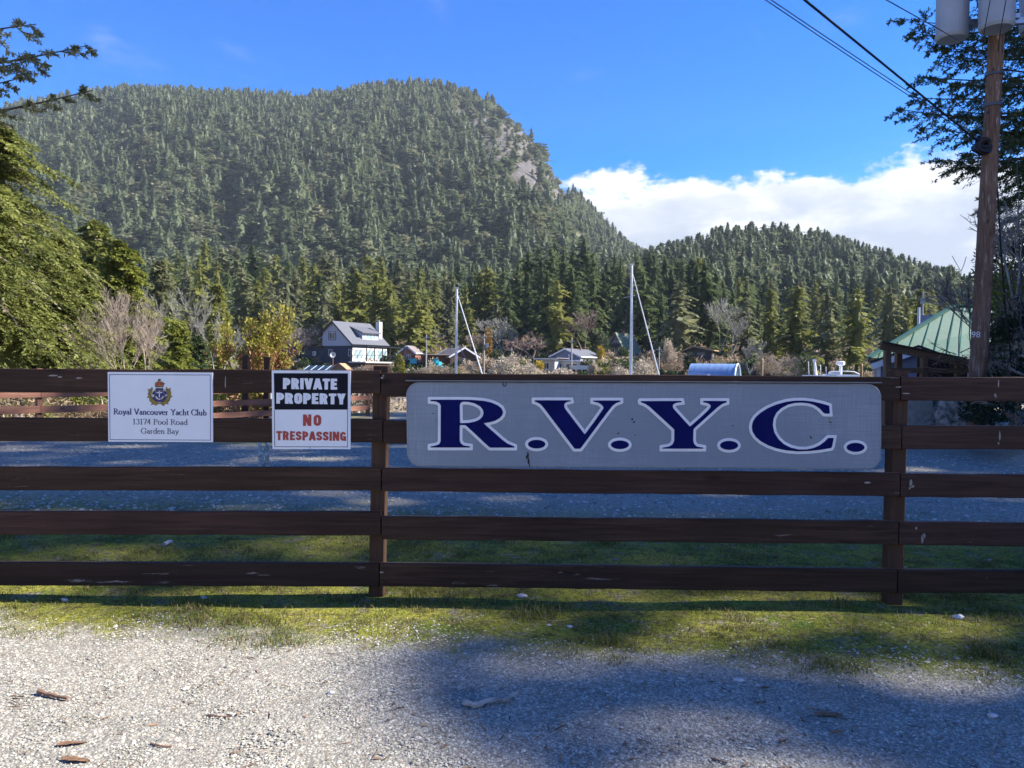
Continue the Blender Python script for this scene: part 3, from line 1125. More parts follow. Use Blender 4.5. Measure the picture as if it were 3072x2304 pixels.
BELT = []
for mi_, mat in enumerate((L_fir, L_cedar, L_grey)):
    for k, (R, nb, ns, p, dr, base) in enumerate([(0.185, 170, 11, 0.50, 0.45, 0.08), (0.160, 160, 11, 0.45, 0.55, 0.14), (0.205, 175, 11, 0.52, 0.38, 0.05), (0.175, 165, 11, 0.60, 0.5, 0.18)]):
        me, inf = conifer_mesh('conifer_crown', mat, 50 + 10 * mi_ + k, 1.0, R, nb, ns, p=p, droop=dr, base=base, sl=0.40, sw=0.14, ragged=0.75, gaps=0.22, core=0.40)
        BELT.append((mi_, me))
BELT_TRUNK = trunk_mesh('conifer_trunk', M_bark, 0.97, 0.016, 5)
TOPS = [(180, 545), (240, 535), (300, 528), (400, 535), (500, 522), (560, 535), (640, 548), (700, 545), (800, 552), (860, 562), (900, 572), (960, 566), (1010, 560), (1060, 556), (1110, 540), (1150, 528),
        (1180, 512), (1210, 516), (1240, 522), (1270, 516), (1310, 540), (1340, 538), (1400, 540), (1450, 528), (1500, 530), (1550, 545), (1600, 560), (1700, 585), (1800, 600), (1900, 610), (2000, 615), (2100, 610)]
MARK = [(200, 'right of the yellow-green cedar'), (290, 'above the bare alders'), (400, 'above the dark cedar'), (500, 'above the arbutus'), (600, 'between the arbutus and the grey house'), (690, 'at the left of the grey house'),
        (770, 'right behind the grey house'), (850, 'right of the grey house chimney'), (930, 'behind the red cabin'), (1010, 'behind the first mast'), (1090, 'above the boxed pole'), (1170, 'above the round bare tree'), (1240, 'behind the blue-grey bungalow'),
        (1310, 'left of the A-frame'), (1370, 'behind the tall mast'), (1440, 'above the blossoming cherry'), (1520, 'behind the dark cabin'), (1600, 'above the arched boathouse'), (1690, 'behind the tan piling'), (1790, 'behind the yacht radar'), (1880, 'behind the thin piling'), (1970, 'behind the vent pipe'), (2250, 'beyond the green roof')]
KIND = ('dark green fir', 'yellow-green cedar', 'pale grey-green fir')


def mark(px):
    best = None
    for a, w in MARK:
        best = w
        if px < a + 45:
            break
    return best


def build_belt():
    r = np.random.default_rng(5)
    n = 0
    cols = np.linspace(190, 2120, 165)
    r.shuffle(cols)
    for i, px0 in enumerate(cols):
        px = px0 + r.normal(0, 5)
        row = i % 3
        y = (182, 215, 262)[row] + r.uniform(-6, 22)
        x = y * (px - 1106) / F
        z0 = shore_z(x, y)
        top = lerp(TOPS, px) + (r.uniform(22, 95), r.uniform(2, 48), r.uniform(-12, 22))[row]
        if 1150 < px < 1220 and row == 1:
            top = 515 + r.uniform(0, 14)
        H = HC + y * (797 - top) / F - z0
        H = max(9.0, min(40.0, H))
        olive = lerp([(200, 0.75), (600, 0.72), (900, 0.62), (1050, 0.5), (1120, 0.15), (1400, 0.08), (1560, 0.25), (1750, 0.55), (2100, 0.6)], px)
        q = r.random()
        mi_ = 1 if q < olive * 0.55 else (2 if q < olive else 0)
        k = int(r.integers(0, 4))
        me = BELT[mi_ * 4 + k][1]
        kd = KIND[mi_]
        rw = ('front row', 'middle row', 'back row')[row]
        g = kd + 's of the ' + rw + ' ' + mark(px)
        plant('conifer_tree', kd + ' of the ' + rw + ' ' + mark(px), 'tree', me, BELT_TRUNK, (x, y, z0 - 0.4), H * r.uniform(0.9, 1.15), r.random() * 6.28, g, sz=H)


build_belt()


# ================================================================== NEAR FENCE
FY = 4.58          # front face of the rails
RAIL_T = 0.038


def board_mesh(name, L, h, t, mat, seed=0, seg=14, wob=0.0025):
    """sawn board along X, centred; eased edges, slight waviness"""
    r = random.Random(seed)
    b = MB()
    e = 0.004
    prof = [(-t / 2, -h / 2 + e), (-t / 2 + e, -h / 2), (t / 2 - e, -h / 2), (t / 2, -h / 2 + e), (t / 2, h / 2 - e), (t / 2 - e, h / 2), (-t / 2 + e, h / 2), (-t / 2, h / 2 - e)]
    vs = []
    for i in range(seg + 1):
        x = -L / 2 + L * i / seg
        a, c, d = r.uniform(-wob, wob), r.uniform(-wob, wob), r.uniform(-wob * .6, wob * .6)
        for y, z in prof:
            vs.append((x, y + d, z + (a if z > 0 else c)))
    fs = []
    for i in range(seg):
        for k in range(8):
            fs.append((i * 8 + k, i * 8 + (k + 1) % 8, (i + 1) * 8 + (k + 1) % 8, (i + 1) * 8 + k))
    fs.append(tuple(range(7, -1, -1)))
    fs.append(tuple(seg * 8 + k for k in range(8)))
    fs = [tuple(reversed(f)) for f in fs]
    b.add(vs, fs)
    return b.mesh(name, mat)


fence = thing('timber_fence', 'dark brown five-rail timber fence that carries the three signs', 'fence', (0, FY, 0))
RAILS = [  # (x0,y0 centre, x1,y1 centre) full picture units, section, material
    # left section
    (-60, 1141, 1140, 1146, M_wood), (-60, 1287.5, 1147, 1292.5, M_wood), (-60, 1435.5, 1142, 1437.5, M_wood), (-60, 1568.5, 1141, 1571, M_woodr), (-60, 1722, 1136, 1724.5, M_woodw),
    # middle section
    (1143.5, 1154.5, 2700, 1166, M_wood), (1150.5, 1297, 2704, 1312.5, M_wood), (1146, 1439, 2699, 1454.5, M_woodr), (1145, 1584, 2695, 1598, M_wood), (1139.5, 1724.5, 2691.5, 1743, M_wood),
    # right section
    (2704, 1166, 3140, 1167.5, M_woodr), (2707.5, 1312, 3140, 1313, M_woodr), (2702.5, 1456.5, 3140, 1459.5, M_woodr), (2698.5, 1600, 3140, 1606, M_woodr), (2695, 1744, 3140, 1746, M_wood)]


def rail(x0, y0, x1, y1, mat, seed, far_end=None):
    a, b = atp(x0, y0, FY), atp(x1, y1, FY)
    d = b - a
    if far_end is not None:                      # run on past the picture edge
        if far_end < a.x:
            a = a + d * ((far_end - a.x) / d.x)
        else:
            b = b + d * ((far_end - b.x) / d.x)
        d = b - a
    o = link('rail', board_mesh('rail', d.length, 0.1405, RAIL_T, mat, seed, 18), fence)
    o.location = ((a.x + b.x) / 2, RAIL_T / 2, (a.z + b.z) / 2)
    o.rotation_euler = (0, -math.atan2(d.z, d.x), 0)
    return o


for i, (x0, y0, x1, y1, m) in enumerate(RAILS):
    rail(x0, y0, x1, y1, m, 100 + i, -3.80 if i < 5 else (5.38 if i > 9 else None))
# next bays out of frame
for i in range(5):
    z = (1.255, 0.966, 0.668, 0.404, 0.098)[i]
    for k, (xa, xb) in enumerate(((-6.86, -3.81), (5.39, 8.45))):
        o = link('rail', board_mesh('rail', xb - xa, 0.1405, RAIL_T, M_wood, 300 + i * 2 + k, 10), fence)
        o.location = ((xa + xb) / 2, RAIL_T / 2, z + (0.03 if k == 0 else -0.03))


def fence_post(xt, xb, zt, w=0.092, mat=None):
    b = MB()
    pts = [(xb, -0.35), (xb + (xt - xb) * 0.25, 0.3), (xb + (xt - xb) * 0.6, 0.8), (xt, zt)]
    e = 0.006
    h = w / 2
    prof = [(-h, -h + e), (-h + e, -h), (h - e, -h), (h, -h + e), (h, h - e), (h - e, h), (-h + e, h), (-h, h - e)]
    vs = [(x + p, RAIL_T + 0.001 + h + q, z) for x, z in pts for p, q in prof]
    fs = [(i * 8 + k, i * 8 + (k + 1) % 8, (i + 1) * 8 + (k + 1) % 8, (i + 1) * 8 + k) for i in range(3) for k in range(8)]
    fs += [tuple(range(7, -1, -1)), tuple(24 + k for k in range(8))]
    b.add(vs, fs)
    o = b.build('post', mat or M_post, fence)
    return o


p1t, p1b = atp(1147, 1098, FY + 0.09), atp(1131, 1800, FY + 0.09)
fence_post(p1t.x, p1b.x, p1t.z)
p2t, p2b = atp(2692, 1112, FY + 0.09), atp(2673, 1830, FY + 0.09)
fence_post(p2t.x, p2b.x, p2t.z)
fence_post(-3.80, -3.83, 1.34)
fence_post(5.38, 5.36, 1.36)
fence_post(-6.86, -6.87, 1.34)
fence_post(8.44, 8.42, 1.36)

# screws at the board ends, one joined part
sc_ = MB()
for (x0, y0, x1, y1, m) in RAILS:
    for ex, sg in ((x0, 1), (x1, -1)):
        if ex < 0 or ex > 3072:
            continue
        yc = y0 if sg == 1 else y1
        for dy in (-22, 1, 24):
            p = atp(ex + sg * (20 + random.uniform(-4, 4)), yc + dy, FY)
            c = Vector((p.x, -0.0012, p.z))
            sc_.add([c + Vector((0.0055 * math.cos(a), 0, 0.0055 * math.sin(a))) for a in [k * math.pi / 3 for k in range(6)]] , [(0, 1, 2, 3, 4, 5)])
sc_.build('screw_heads', plain('dark_screw', (0.02, 0.018, 0.018), 0.5, 0.4), fence, kind='stuff')

# bare chips where the stain has flaked off
chip_m = plain('bare_chip', (0.33, 0.29, 0.26), 0.8, var=0.25, scale=60)
CHIPS = [(2731, 1449, 7, 20), (2734, 1459, 12, 8), (2728, 1464, 5, 8), (2766, 1616, 9, 24), (2772, 1607, 8, 12), (2748, 1583, 6, 8), (2994, 1150, 5, 22), (2985, 1186, 7, 10), (2998, 1305, 4, 26),
         (2994, 1330, 6, 10), (677, 1150, 4, 34), (160, 1127, 30, 4), (180, 1131, 14, 5), (240, 1134, 22, 4), (1146, 1133, 8, 5), (1150, 1128, 5, 4), (1145, 1716, 10, 5), (2716, 1700, 8, 4), (2600, 1447, 18, 5), (2695, 1161, 16, 3), (2720, 1180, 22, 3)]
cb = MB()
for k, (x, y, w, h) in enumerate(CHIPS):
    n = 7
    ps = []
    for i in range(n):
        a = 2 * math.pi * i / n
        f = random.uniform(0.4, 0.75)
        p = atp(x + w * f * math.cos(a), y + h * f * math.sin(a), FY)
        ps.append((p.x, -0.0042, p.z))
    cb.add(ps, [tuple(range(n - 1, -1, -1))])
cb.build('bare_chips', chip_m, fence, kind='stuff')

# ================================================================== SIGNS


def arc(cx, cy, rx, ry, a0, a1, n=14):
    return [(cx + rx * math.cos(R_(a0 + (a1 - a0) * i / n)), cy + ry * math.sin(R_(a0 + (a1 - a0) * i / n))) for i in range(n + 1)]


# calligraphic strokes for the small serif lettering (unit = cap height)
GL = {
    'R': (.74, [[(.14, 0), (.14, 1)], [(.14, .97)] + arc(.3, .74, .25, .23, 90, -90) + [(.14, .51)], [(.3, .5), (.7, .0)], [(.0, .0), (.28, .0)], [(.0, 1), (.16, 1)], [(.62, 0), (.78, 0)]]),
    'P': (.62, [[(.14, 0), (.14, 1)], [(.14, .97)] + arc(.3, .73, .26, .24, 90, -90) + [(.14, .49)], [(.0, 0), (.3, 0)], [(.0, 1), (.16, 1)]]),
    'B': (.66, [[(.14, 0), (.14, 1)], [(.14, .98)] + arc(.28, .76, .22, .22, 90, -90) + [(.14, .54)], [(.28, .54)] + arc(.3, .27, .28, .27, 90, -90) + [(.14, .02)], [(.0, 0), (.2, 0)], [(.0, 1), (.2, 1)]]),
    'C': (.80, [arc(.44, .5, .40, .5, 48, 312, 20), [(.73, .66), (.73, .95)], [(.73, .05), (.75, .28)]]),
    'G': (.88, [arc(.44, .5, .40, .5, 48, 318, 20), [(.73, .66), (.73, .95)], [(.75, .06), (.75, .42)], [(.62, .42), (.86, .42)]]),
    'V': (.80, [[(.1, 1), (.41, .0)], [(.41, .0), (.7, 1)], [(-.02, 1), (.24, 1)], [(.58, 1), (.82, 1)]]),
    'Y': (.76, [[(.1, 1), (.39, .47)], [(.66, 1), (.39, .47)], [(.39, .5), (.39, 0)], [(-.02, 1), (.22, 1)], [(.56, 1), (.78, 1)], [(.26, 0), (.52, 0)]]),
    'o': (.56, [arc(.27, .3, .23, .3, 0, 360, 20)]),
    'y': (.54, [[(.08, .6), (.29, .02)], [(.5, .6), (.29, .02), (.19, -.22), (.06, -.27)], [(0, .6), (.18, .6)], [(.4, .6), (.56, .6)]]),
    'a': (.47, [[(.36, .0), (.36, .42)], arc(.22, .42, .14, .18, 0, 150, 8), arc(.21, .17, .16, .17, 60, 340, 12), [(.21, .34), (.36, .38)], [(.36, 0), (.45, .05)]]),
    'l': (.26, [[(.13, 0), (.13, 1.05)], [(.02, 0), (.24, 0)], [(.03, 1.02), (.13, 1.04)]]),
    'n': (.58, [[(.12, 0), (.12, .6)], [(.12, .46)] + arc(.29, .42, .16, .18, 150, 0, 8) + [(.45, 0)], [(.02, 0), (.22, 0)], [(.35, 0), (.56, 0)], [(.02, .58), (.12, .6)]]),
    'c': (.47, [arc(.26, .3, .22, .3, 45, 315, 16)]),
    'u': (.58, [[(.11, .6), (.11, .2)] + arc(.27, .19, .16, .19, 180, 330, 8), [(.44, .6), (.44, 0)], [(0, .6), (.12, .6)], [(.33, .6), (.44, .6)], [(.44, 0), (.55, .02)]]),
    'v': (.52, [[(.07, .6), (.27, 0)], [(.27, 0), (.46, .6)], [(0, .6), (.17, .6)], [(.38, .6), (.54, .6)]]),
    'e': (.50, [arc(.26, .3, .22, .3, 8, 318, 18), [(.05, .35), (.47, .35)]]),
    'r': (.40, [[(.12, 0), (.12, .6)], [(.12, .44), (.2, .56), (.34, .58)], [(.02, 0), (.24, 0)], [(.02, .58), (.12, .6)]]),
    'h': (.58, [[(.12, 0), (.12, 1.05)], [(.12, .46)] + arc(.29, .42, .16, .18, 150, 0, 8) + [(.45, 0)], [(.02, 0), (.22, 0)], [(.35, 0), (.56, 0)], [(.03, 1.02), (.12, 1.04)]]),
    't': (.34, [[(.14, .76), (.14, .12), (.2, .02), (.32, .05)], [(.02, .6), (.31, .6)]]),
    'b': (.58, [[(.12, 0), (.12, 1.05)], arc(.3, .3, .2, .3, 0, 360, 18), [(.03, 1.02), (.12, 1.04)]]),
    'd': (.58, [arc(.26, .3, .2, .3, 0, 360, 18), [(.46, 0), (.46, 1.05)], [(.46, 0), (.56, .03)], [(.37, 1.02), (.46, 1.04)]]),
    '1': (.46, [[(.23, 0), (.23, 1)], [(.1, .88), (.23, 1)], [(.1, 0), (.36, 0)]]),
    '3': (.52, [arc(.24, .75, .18, .24, 155, -80, 12), arc(.22, .27, .24, .28, 80, -150, 12)]),
    '7': (.50, [[(.04, .97), (.46, .97)], [(.46, .97), (.2, 0)], [(.04, .97), (.04, .84)]]),
    '4': (.54, [[(.36, 0), (.36, 1)], [(.36, 1), (.03, .3)], [(.03, .3), (.5, .3)]]),
    ' ': (.28, []),
}


def stroke_quads(pts, thick, thin, tr):
    out = []
    for (x0, y0), (x1, y1) in zip(pts, pts[1:]):
        d = math.hypot(x1 - x0, y1 - y0)
        if d < 1e-6:
            continue
        ux, uy = (x1 - x0) / d, (y1 - y0) / d
        ang = math.atan2(uy, ux)
        w = 0.5 * (thin + (thick - thin) * abs(math.sin(ang + R_(14))) ** 1.4)
        e = 0.012
        nx, ny = -uy * w, ux * w
        a, b = (x0 - ux * e, y0 - uy * e), (x1 + ux * e, y1 + uy * e)
        out.append([tr(a[0] + nx, a[1] + ny), tr(b[0] + nx, b[1] + ny), tr(b[0] - nx, b[1] - ny), tr(a[0] - nx, a[1] - ny)])
    return out


def serif_text(txt, x0, x1, zb, cap, y, thick, thin, mat, name, parent):
    """one line between x0 and x1 with baseline zb"""
    W = sum(GL[c][0] for c in txt) + 0.05 * len(txt)
    sx = (x1 - x0) / W
    b = MB()
    cx = 0
    k = 0
    for c in txt:
        w, st = GL[c]
        for s in st:
            for q in stroke_quads(s, thick, thin, lambda a, bb: (x0 + (cx + a) * sx, zb + bb * cap)):
                yy = y - 0.00002 * (k % 7)
                k += 1
                b.add([(p[0], yy, p[1]) for p in q], [(0, 3, 2, 1)] if True else [])
        cx += w + 0.05
    return b.build(name, mat, parent)


# block capitals, built of heavy strokes trimmed to the cap height
BL = {
    'P': (.64, [[(.15, -.2), (.15, 1.2)], [(.15, .87)] + arc(.30, .66, .19, .21, 90, -90, 8) + [(.15, .45)]]),
    'R': (.68, [[(.15, -.2), (.15, 1.2)], [(.15, .87)] + arc(.30, .68, .20, .19, 90, -90, 8) + [(.15, .49)], [(.40, .5), (.56, -.2)]]),
    'I': (.30, [[(.15, -.2), (.15, 1.2)]]),
    'V': (.70, [[(.08, 1.2), (.36, -.06)], [(.62, 1.2), (.34, -.06)]]),
    'A': (.70, [[(.06, -.2), (.36, 1.08)], [(.64, -.2), (.34, 1.08)], [(.2, .27), (.5, .27)]]),
    'T': (.62, [[(.31, -.2), (.31, 1.2)], [(.0, .87), (.62, .87)]]),
    'E': (.56, [[(.15, -.2), (.15, 1.2)], [(.1, .88), (.54, .88)], [(.1, .5), (.50, .5)], [(.1, .12), (.55, .12)]]),
    'O': (.66, [[(.15, .34), (.15, .66)] + arc(.33, .66, .18, .21, 180, 0, 10) + [(.51, .34)] + arc(.33, .34, .18, .21, 0, -180, 10)]),
    'Y': (.66, [[(.06, 1.2), (.33, .42)], [(.60, 1.2), (.33, .42)], [(.33, .5), (.33, -.2)]]),
    'N': (.70, [[(.14, -.2), (.14, 1.2)], [(.56, -.2), (.56, 1.2)], [(.12, 1.06), (.58, -.06)]]),
    'S': (.62, [[(.50, .68)] + arc(.31, .70, .18, .18, 5, 215, 10) + [(.31, .50)] + arc(.31, .30, .18, .18, 40, -185, 10)]),
    'G': (.66, [arc(.33, .66, .18, .21, 10, 180, 8) + [(.15, .34)] + arc(.33, .34, .18, .21, 180, 330, 8), [(.52, -.02), (.52, .46)], [(.33, .42), (.62, .42)]]),
    ' ': (.25, []),
}


def clip01(poly):
    for axis_, lim, sgn in ((1, 0.0, 1), (1, 1.0, -1)):
        out = []
        for i, p in enumerate(poly):
            q = poly[(i + 1) % len(poly)]
            a, b = sgn * (p[axis_] - lim), sgn * (q[axis_] - lim)
            if a >= 0:
                out.append(p)
            if (a >= 0) != (b >= 0):
                t = a / (a - b)
                out.append((p[0] + (q[0] - p[0]) * t, p[1] + (q[1] - p[1]) * t))
        poly = out
        if len(poly) < 3:
            return []
    return poly


def block_text(txt, x0, x1, zb, cap, y, wt, mat, name, parent, gap=0.06, hz=0.22):
    W = sum(BL[c][0] for c in txt) + gap * (len(txt) - 1)
    sx = (x1 - x0) / W
    b = MB()
    cx, k = 0, 0
    for c in txt:
        w, st = BL[c]
        for s in st:
            for j, ((ax, ay), (bx, by)) in enumerate(zip(s, s[1:])):
                d = math.hypot(bx - ax, by - ay)
                if d < 1e-6:
                    continue
                ux, uy = (bx - ax) / d, (by - ay) / d
                hw = 0.5 * (hz + (wt - hz) * abs(uy))
                nx, ny = -uy * hw, ux * hw
                e0 = 0.03 if j > 0 else 0
                e1 = 0.03 if j < len(s) - 2 else 0
                q = [(ax - ux * e0 + nx, ay - uy * e0 + ny), (bx + ux * e1 + nx, by + uy * e1 + ny), (bx + ux * e1 - nx, by + uy * e1 - ny), (ax - ux * e0 - nx, ay - uy * e0 - ny)]
                q = clip01(q)
                if len(q) < 3:
                    continue
                yy = y - 0.00002 * (k % 9)
                k += 1
                b.add([(x0 + (cx + p[0]) * sx, yy, zb + p[1] * cap) for p in q], [tuple(range(len(q) - 1, -1, -1))])
        cx += w + gap
    return b.build(name, mat, parent)


def rounded(x0, z0, x1, z1, r, n=7):
    out = []
    for cx, cz, a in ((x1 - r, z1 - r, 0), (x0 + r, z1 - r, 90), (x0 + r, z0 + r, 180), (x1 - r, z0 + r, 270)):
        out += arc(cx, cz, r, r, a, a + 90, n)
    return out


def offset_loop(lp, d, limit=1.6):
    """push a closed loop outwards by d (negative: inwards)"""
    A = sum(a[0] * b[1] - b[0] * a[1] for a, b in zip(lp, lp[1:] + lp[:1]))
    s = 1 if A > 0 else -1
    out = []
    n = len(lp)
    for i in range(n):
        p0, p1, p2 = lp[i - 1], lp[i], lp[(i + 1) % n]
        e1, e2 = (p1[0] - p0[0], p1[1] - p0[1]), (p2[0] - p1[0], p2[1] - p1[1])
        l1, l2 = math.hypot(*e1), math.hypot(*e2)
        if l1 < 1e-9 or l2 < 1e-9:
            continue
        n1, n2 = (s * e1[1] / l1, -s * e1[0] / l1), (s * e2[1] / l2, -s * e2[0] / l2)
        c = 1 + n1[0] * n2[0] + n1[1] * n2[1]
        m = (n1[0] + n2[0], n1[1] + n2[1])
        k = 1 / max(c, 0.3)
        ml = math.hypot(*m) * k
        if ml > limit and (e1[0] * e2[1] - e1[1] * e2[0]) * s > 0:
            out.append((p1[0] + d * (n1[0] * 1.0 + e1[0] / l1 * 0.45), p1[1] + d * (n1[1] * 1.0 + e1[1] / l1 * 0.45)))
            out.append((p1[0] + d * (n2[0] * 1.0 - e2[0] / l2 * 0.45), p1[1] + d * (n2[1] * 1.0 - e2[1] / l2 * 0.45)))
        else:
            out.append((p1[0] + d * m[0] * k, p1[1] + d * m[1] * k))
    return out


# ---- large grey board: R.V.Y.C.
SY = FY - 0.034          # front of the board
big = thing('club_sign_board', 'long grey painted board with rounded corners lettered R.V.Y.C. in navy', 'sign', (0, SY, 0))


def sp(px, py, Y=SY):
    p = atp(px, py, Y)
    return (p.x, p.z)


TL, TR, BL_, BR = sp(1219, 1147), sp(2643, 1153), sp(1223, 1398), sp(2643, 1407)


def bil(u, v):
    a = (TL[0] + (TR[0] - TL[0]) * u, TL[1] + (TR[1] - TL[1]) * u)
    b = (BL_[0] + (BR[0] - BL_[0]) * u, BL_[1] + (BR[1] - BL_[1]) * u)
    return (a[0] + (b[0] - a[0]) * v, a[1] + (b[1] - a[1]) * v)


Wb, Hb = 2.85, 0.50
rc = rounded(0, 0, Wb, Hb, 0.078, 9)
pan = [bil(x / Wb, 1 - z / Hb) for x, z in rc]
b = MB()
b.poly([pan], 0.0, 0.033)
b.build('panel', M_panel, big)
# edge bead, its paler grey stands in for light on the edge
b = MB()
inn = offset_loop(pan, -0.004)
out_ = offset_loop(pan, 0.0022)
k = len(pan)
for i in range(k):
    j = (i + 1) % k
    b.add([(out_[i][0], 0.002, out_[i][1]), (out_[j][0], 0.002, out_[j][1]), (inn[j][0], -0.0025, inn[j][1]), (inn[i][0], -0.0025, inn[i][1])], [(0, 1, 2, 3)])
    b.add([(out_[i][0], 0.002, out_[i][1]), (out_[j][0], 0.002, out_[j][1]), (out_[j][0], 0.03, out_[j][1]), (out_[i][0], 0.03, out_[i][1])], [(3, 2, 1, 0)])
b.build('edge_bead', plain('lit_grey_edge', (0.30, 0.32, 0.34), 0.5), big)
# drip flashing over the top
b = MB()
a_, c_ = sp(1217, 1142), sp(2643, 1148)
d_ = Vector((c_[0] - a_[0], 0, c_[1] - a_[1]))
b.bar((a_[0], 0.012, a_[1]), (c_[0], 0.012, c_[1]), 0.05, 0.006)
b.build('drip_flashing', plain('dark_flashing', (0.17, 0.18, 0.20), 0.45, 0.4), big)

LET = {
    'R': ((1270, 1180), [[(120, 105), (600, 105), (800, 108), (1000, 124), (1130, 152), (1230, 195), (1295, 245), (1325, 310), (1310, 365), (1265, 412), (1190, 455), (1100, 480), (1000, 495), (1060, 550),
                           (1200, 672), (1300, 762), (1400, 836), (1510, 880), (1510, 900), (1105, 900), (1000, 806), (860, 672), (702, 528), (605, 525), (603, 780), (620, 828), (670, 865), (775, 880),
                           (775, 898), (120, 898), (120, 880), (205, 865), (262, 845), (288, 800), (290, 200), (270, 165), (215, 136), (120, 128)],
                          [(610, 495), (605, 200), (618, 158), (660, 138), (750, 142), (850, 165), (940, 213), (985, 265), (1000, 320), (985, 380), (940, 430), (870, 465), (760, 488)]]),
    'V': ((1580, 1180), [[(130, 115), (730, 115), (733, 130), (660, 145), (627, 172), (620, 212), (640, 258), (800, 470), (955, 672), (970, 672), (1120, 470), (1265, 262), (1275, 235), (1250, 195), (1190, 155), (1100, 135),
                           (1100, 118), (1555, 118), (1555, 135), (1480, 163), (1420, 208), (1340, 310), (1115, 612), (890, 918), (795, 918), (530, 568), (290, 250), (240, 190), (180, 152), (130, 135)]]),
    'Y': ((1900, 1180), [[(120, 128), (795, 125), (800, 145), (710, 158), (662, 180), (648, 215), (670, 260), (800, 404), (930, 545), (945, 546), (1100, 410), (1240, 280), (1280, 228), (1282, 198), (1240, 165), (1155, 148),
                           (1155, 125), (1545, 125), (1545, 150), (1470, 175), (1400, 225), (995, 590), (990, 780), (1005, 838), (1050, 882), (1160, 900), (1160, 917), (480, 917), (480, 900), (590, 882), (648, 848), (675, 790),
                           (678, 600), (470, 408), (270, 225), (200, 175), (125, 148)]]),
    'C': ((2220, 1180), [[(1475, 205), (1350, 168), (1200, 135), (1050, 119), (900, 121), (760, 140), (600, 185), (460, 245), (340, 320), (258, 392), (210, 470), (192, 550), (205, 635), (258, 722), (340, 793), (460, 860), (600, 911),
                           (760, 945), (950, 962), (1150, 956), (1330, 936), (1510, 905), (1525, 870), (1550, 738), (1460, 738), (1400, 800), (1320, 860), (1220, 905), (1100, 930), (970, 930), (840, 900), (720, 840), (630, 755),
                           (565, 650), (540, 530), (552, 420), (600, 320), (680, 245), (790, 187), (900, 160), (1020, 153), (1140, 166), (1240, 200), (1320, 255), (1395, 335), (1485, 338)]]),
}
DOTS = [((1270, 1180), 1880, 842, 146, 72), ((1580, 1180), 1545, 852, 150, 72), ((1900, 1180), 1585, 862, 150, 75), ((2220, 1180), 1912, 895, 148, 75)]


def soften(lp, it=1):
    """round the traced outline a little without losing corners"""
    for _ in range(it):
        out = []
        n = len(lp)
        for i in range(n):
            p, q = lp[i], lp[(i + 1) % n]
            L = math.hypot(q[0] - p[0], q[1] - p[1])
            f = min(0.25, 10.0 / max(L, 1e-6))
            out.append((p[0] + (q[0] - p[0]) * f, p[1] + (q[1] - p[1]) * f))
            out.append((q[0] - (q[0] - p[0]) * f, q[1] - (q[1] - p[1]) * f))
        lp = out
    return lp


def soften_m(lp):
    k = 1 / (5.53 * 500)
    return [(x * k, z * k) for x, z in soften([(x / k, z / k) for x, z in lp])]


def raise_letter(name, origin, loops):
    S = 5.53
    W = [[sp(origin[0] + x / S, origin[1] + y / S) for x, y in soften(lp)] for lp in loops]
    bl = MB()
    bl.poly(W, -0.0055, -0.003)
    o = bl.build(name, M_navy, big)
    RW = [[sp(origin[0] + x / S, origin[1] + y / S) for x, y in lp] for lp in loops]
    OW = [soften_m(offset_loop(lp, 0.0165 if i == 0 else -0.0165)) for i, lp in enumerate(RW)]
    bo = MB()
    bo.poly(OW, -0.003, 0.0)
    bo.build('outline', M_white, o)
    return o


for ch, (org, loops) in LET.items():
    raise_letter('letter', org, loops)
for org, cx, cy, rx, ry in DOTS:
    raise_letter('full_stop', org, [[(cx + rx * math.cos(a), cy + ry * math.sin(a)) for a in [2 * math.pi * i / 20 for i in range(20)]]])
# cracks and gouges in the plywood
gm = plain('gouge_dark', (0.03, 0.03, 0.035), 0.9)
gl = plain('gouge_pale', (0.36, 0.33, 0.26), 0.9, var=0.3, scale=80)
bd, bp_ = MB(), MB()


def scar(bm_, px, py, w, h, rot=0, n=8):
    ps = []
    for i in range(n):
        a = 2 * math.pi * i / n
        f = random.uniform(0.3, 0.6)
        dx, dy = w * f * math.cos(a), h * f * math.sin(a)
        x, z = sp(px + dx * math.cos(rot) - dy * math.sin(rot), py + dx * math.sin(rot) + dy * math.cos(rot))
        ps.append((x, -0.0012 - random.random() * 0.0004, z))
    bm_.add(ps, [tuple(range(n - 1, -1, -1))])


for q in ((1583, 1366, 7, 22), (1586, 1384, 6, 26), (1580, 1372, 4, 14), (1589, 1396, 4, 10), (1509, 1153, 4, 12), (1518, 1153, 4, 12), (1514, 1158, 10, 4), (1897, 1258, 6, 8), (1902, 1266, 8, 6), (2198, 1277, 5, 4), (2488, 1257, 9, 6), (2492, 1266, 12, 5),
          (1855, 1300, 8, 5), (1300, 1240, 6, 3), (1308, 1262, 4, 3), (2432, 1312, 10, 4, 0.7), (1905, 1305, 6, 3), (2070, 1268, 3, 3)):
    scar(bd, *q)
for q in ((2489, 1260, 14, 8, 0.3), (2496, 1264, 16, 3, -0.3), (2436, 1307, 4, 7), (2437, 1313, 2, 8), (2564, 1285, 5, 3), (2388, 1288, 10, 3, 0.4), (1307, 1263, 3, 3)):
    scar(bp_, *q)
bd.build('gouges', gm, big, kind='stuff')
bp_.build('splinters', gl, big, kind='stuff')

# ---- yacht club address sign
YS = FY - 0.007
club = thing('address_sign', 'white club address sign with gold crest, on the left end of the fence', 'sign', (0, YS, 0))
cs = lambda x, y: sp(x, y, YS)


def quadbox(bm_, corners, y0, y1, mi=0):
    bm_.poly([corners], y0, y1, mi)


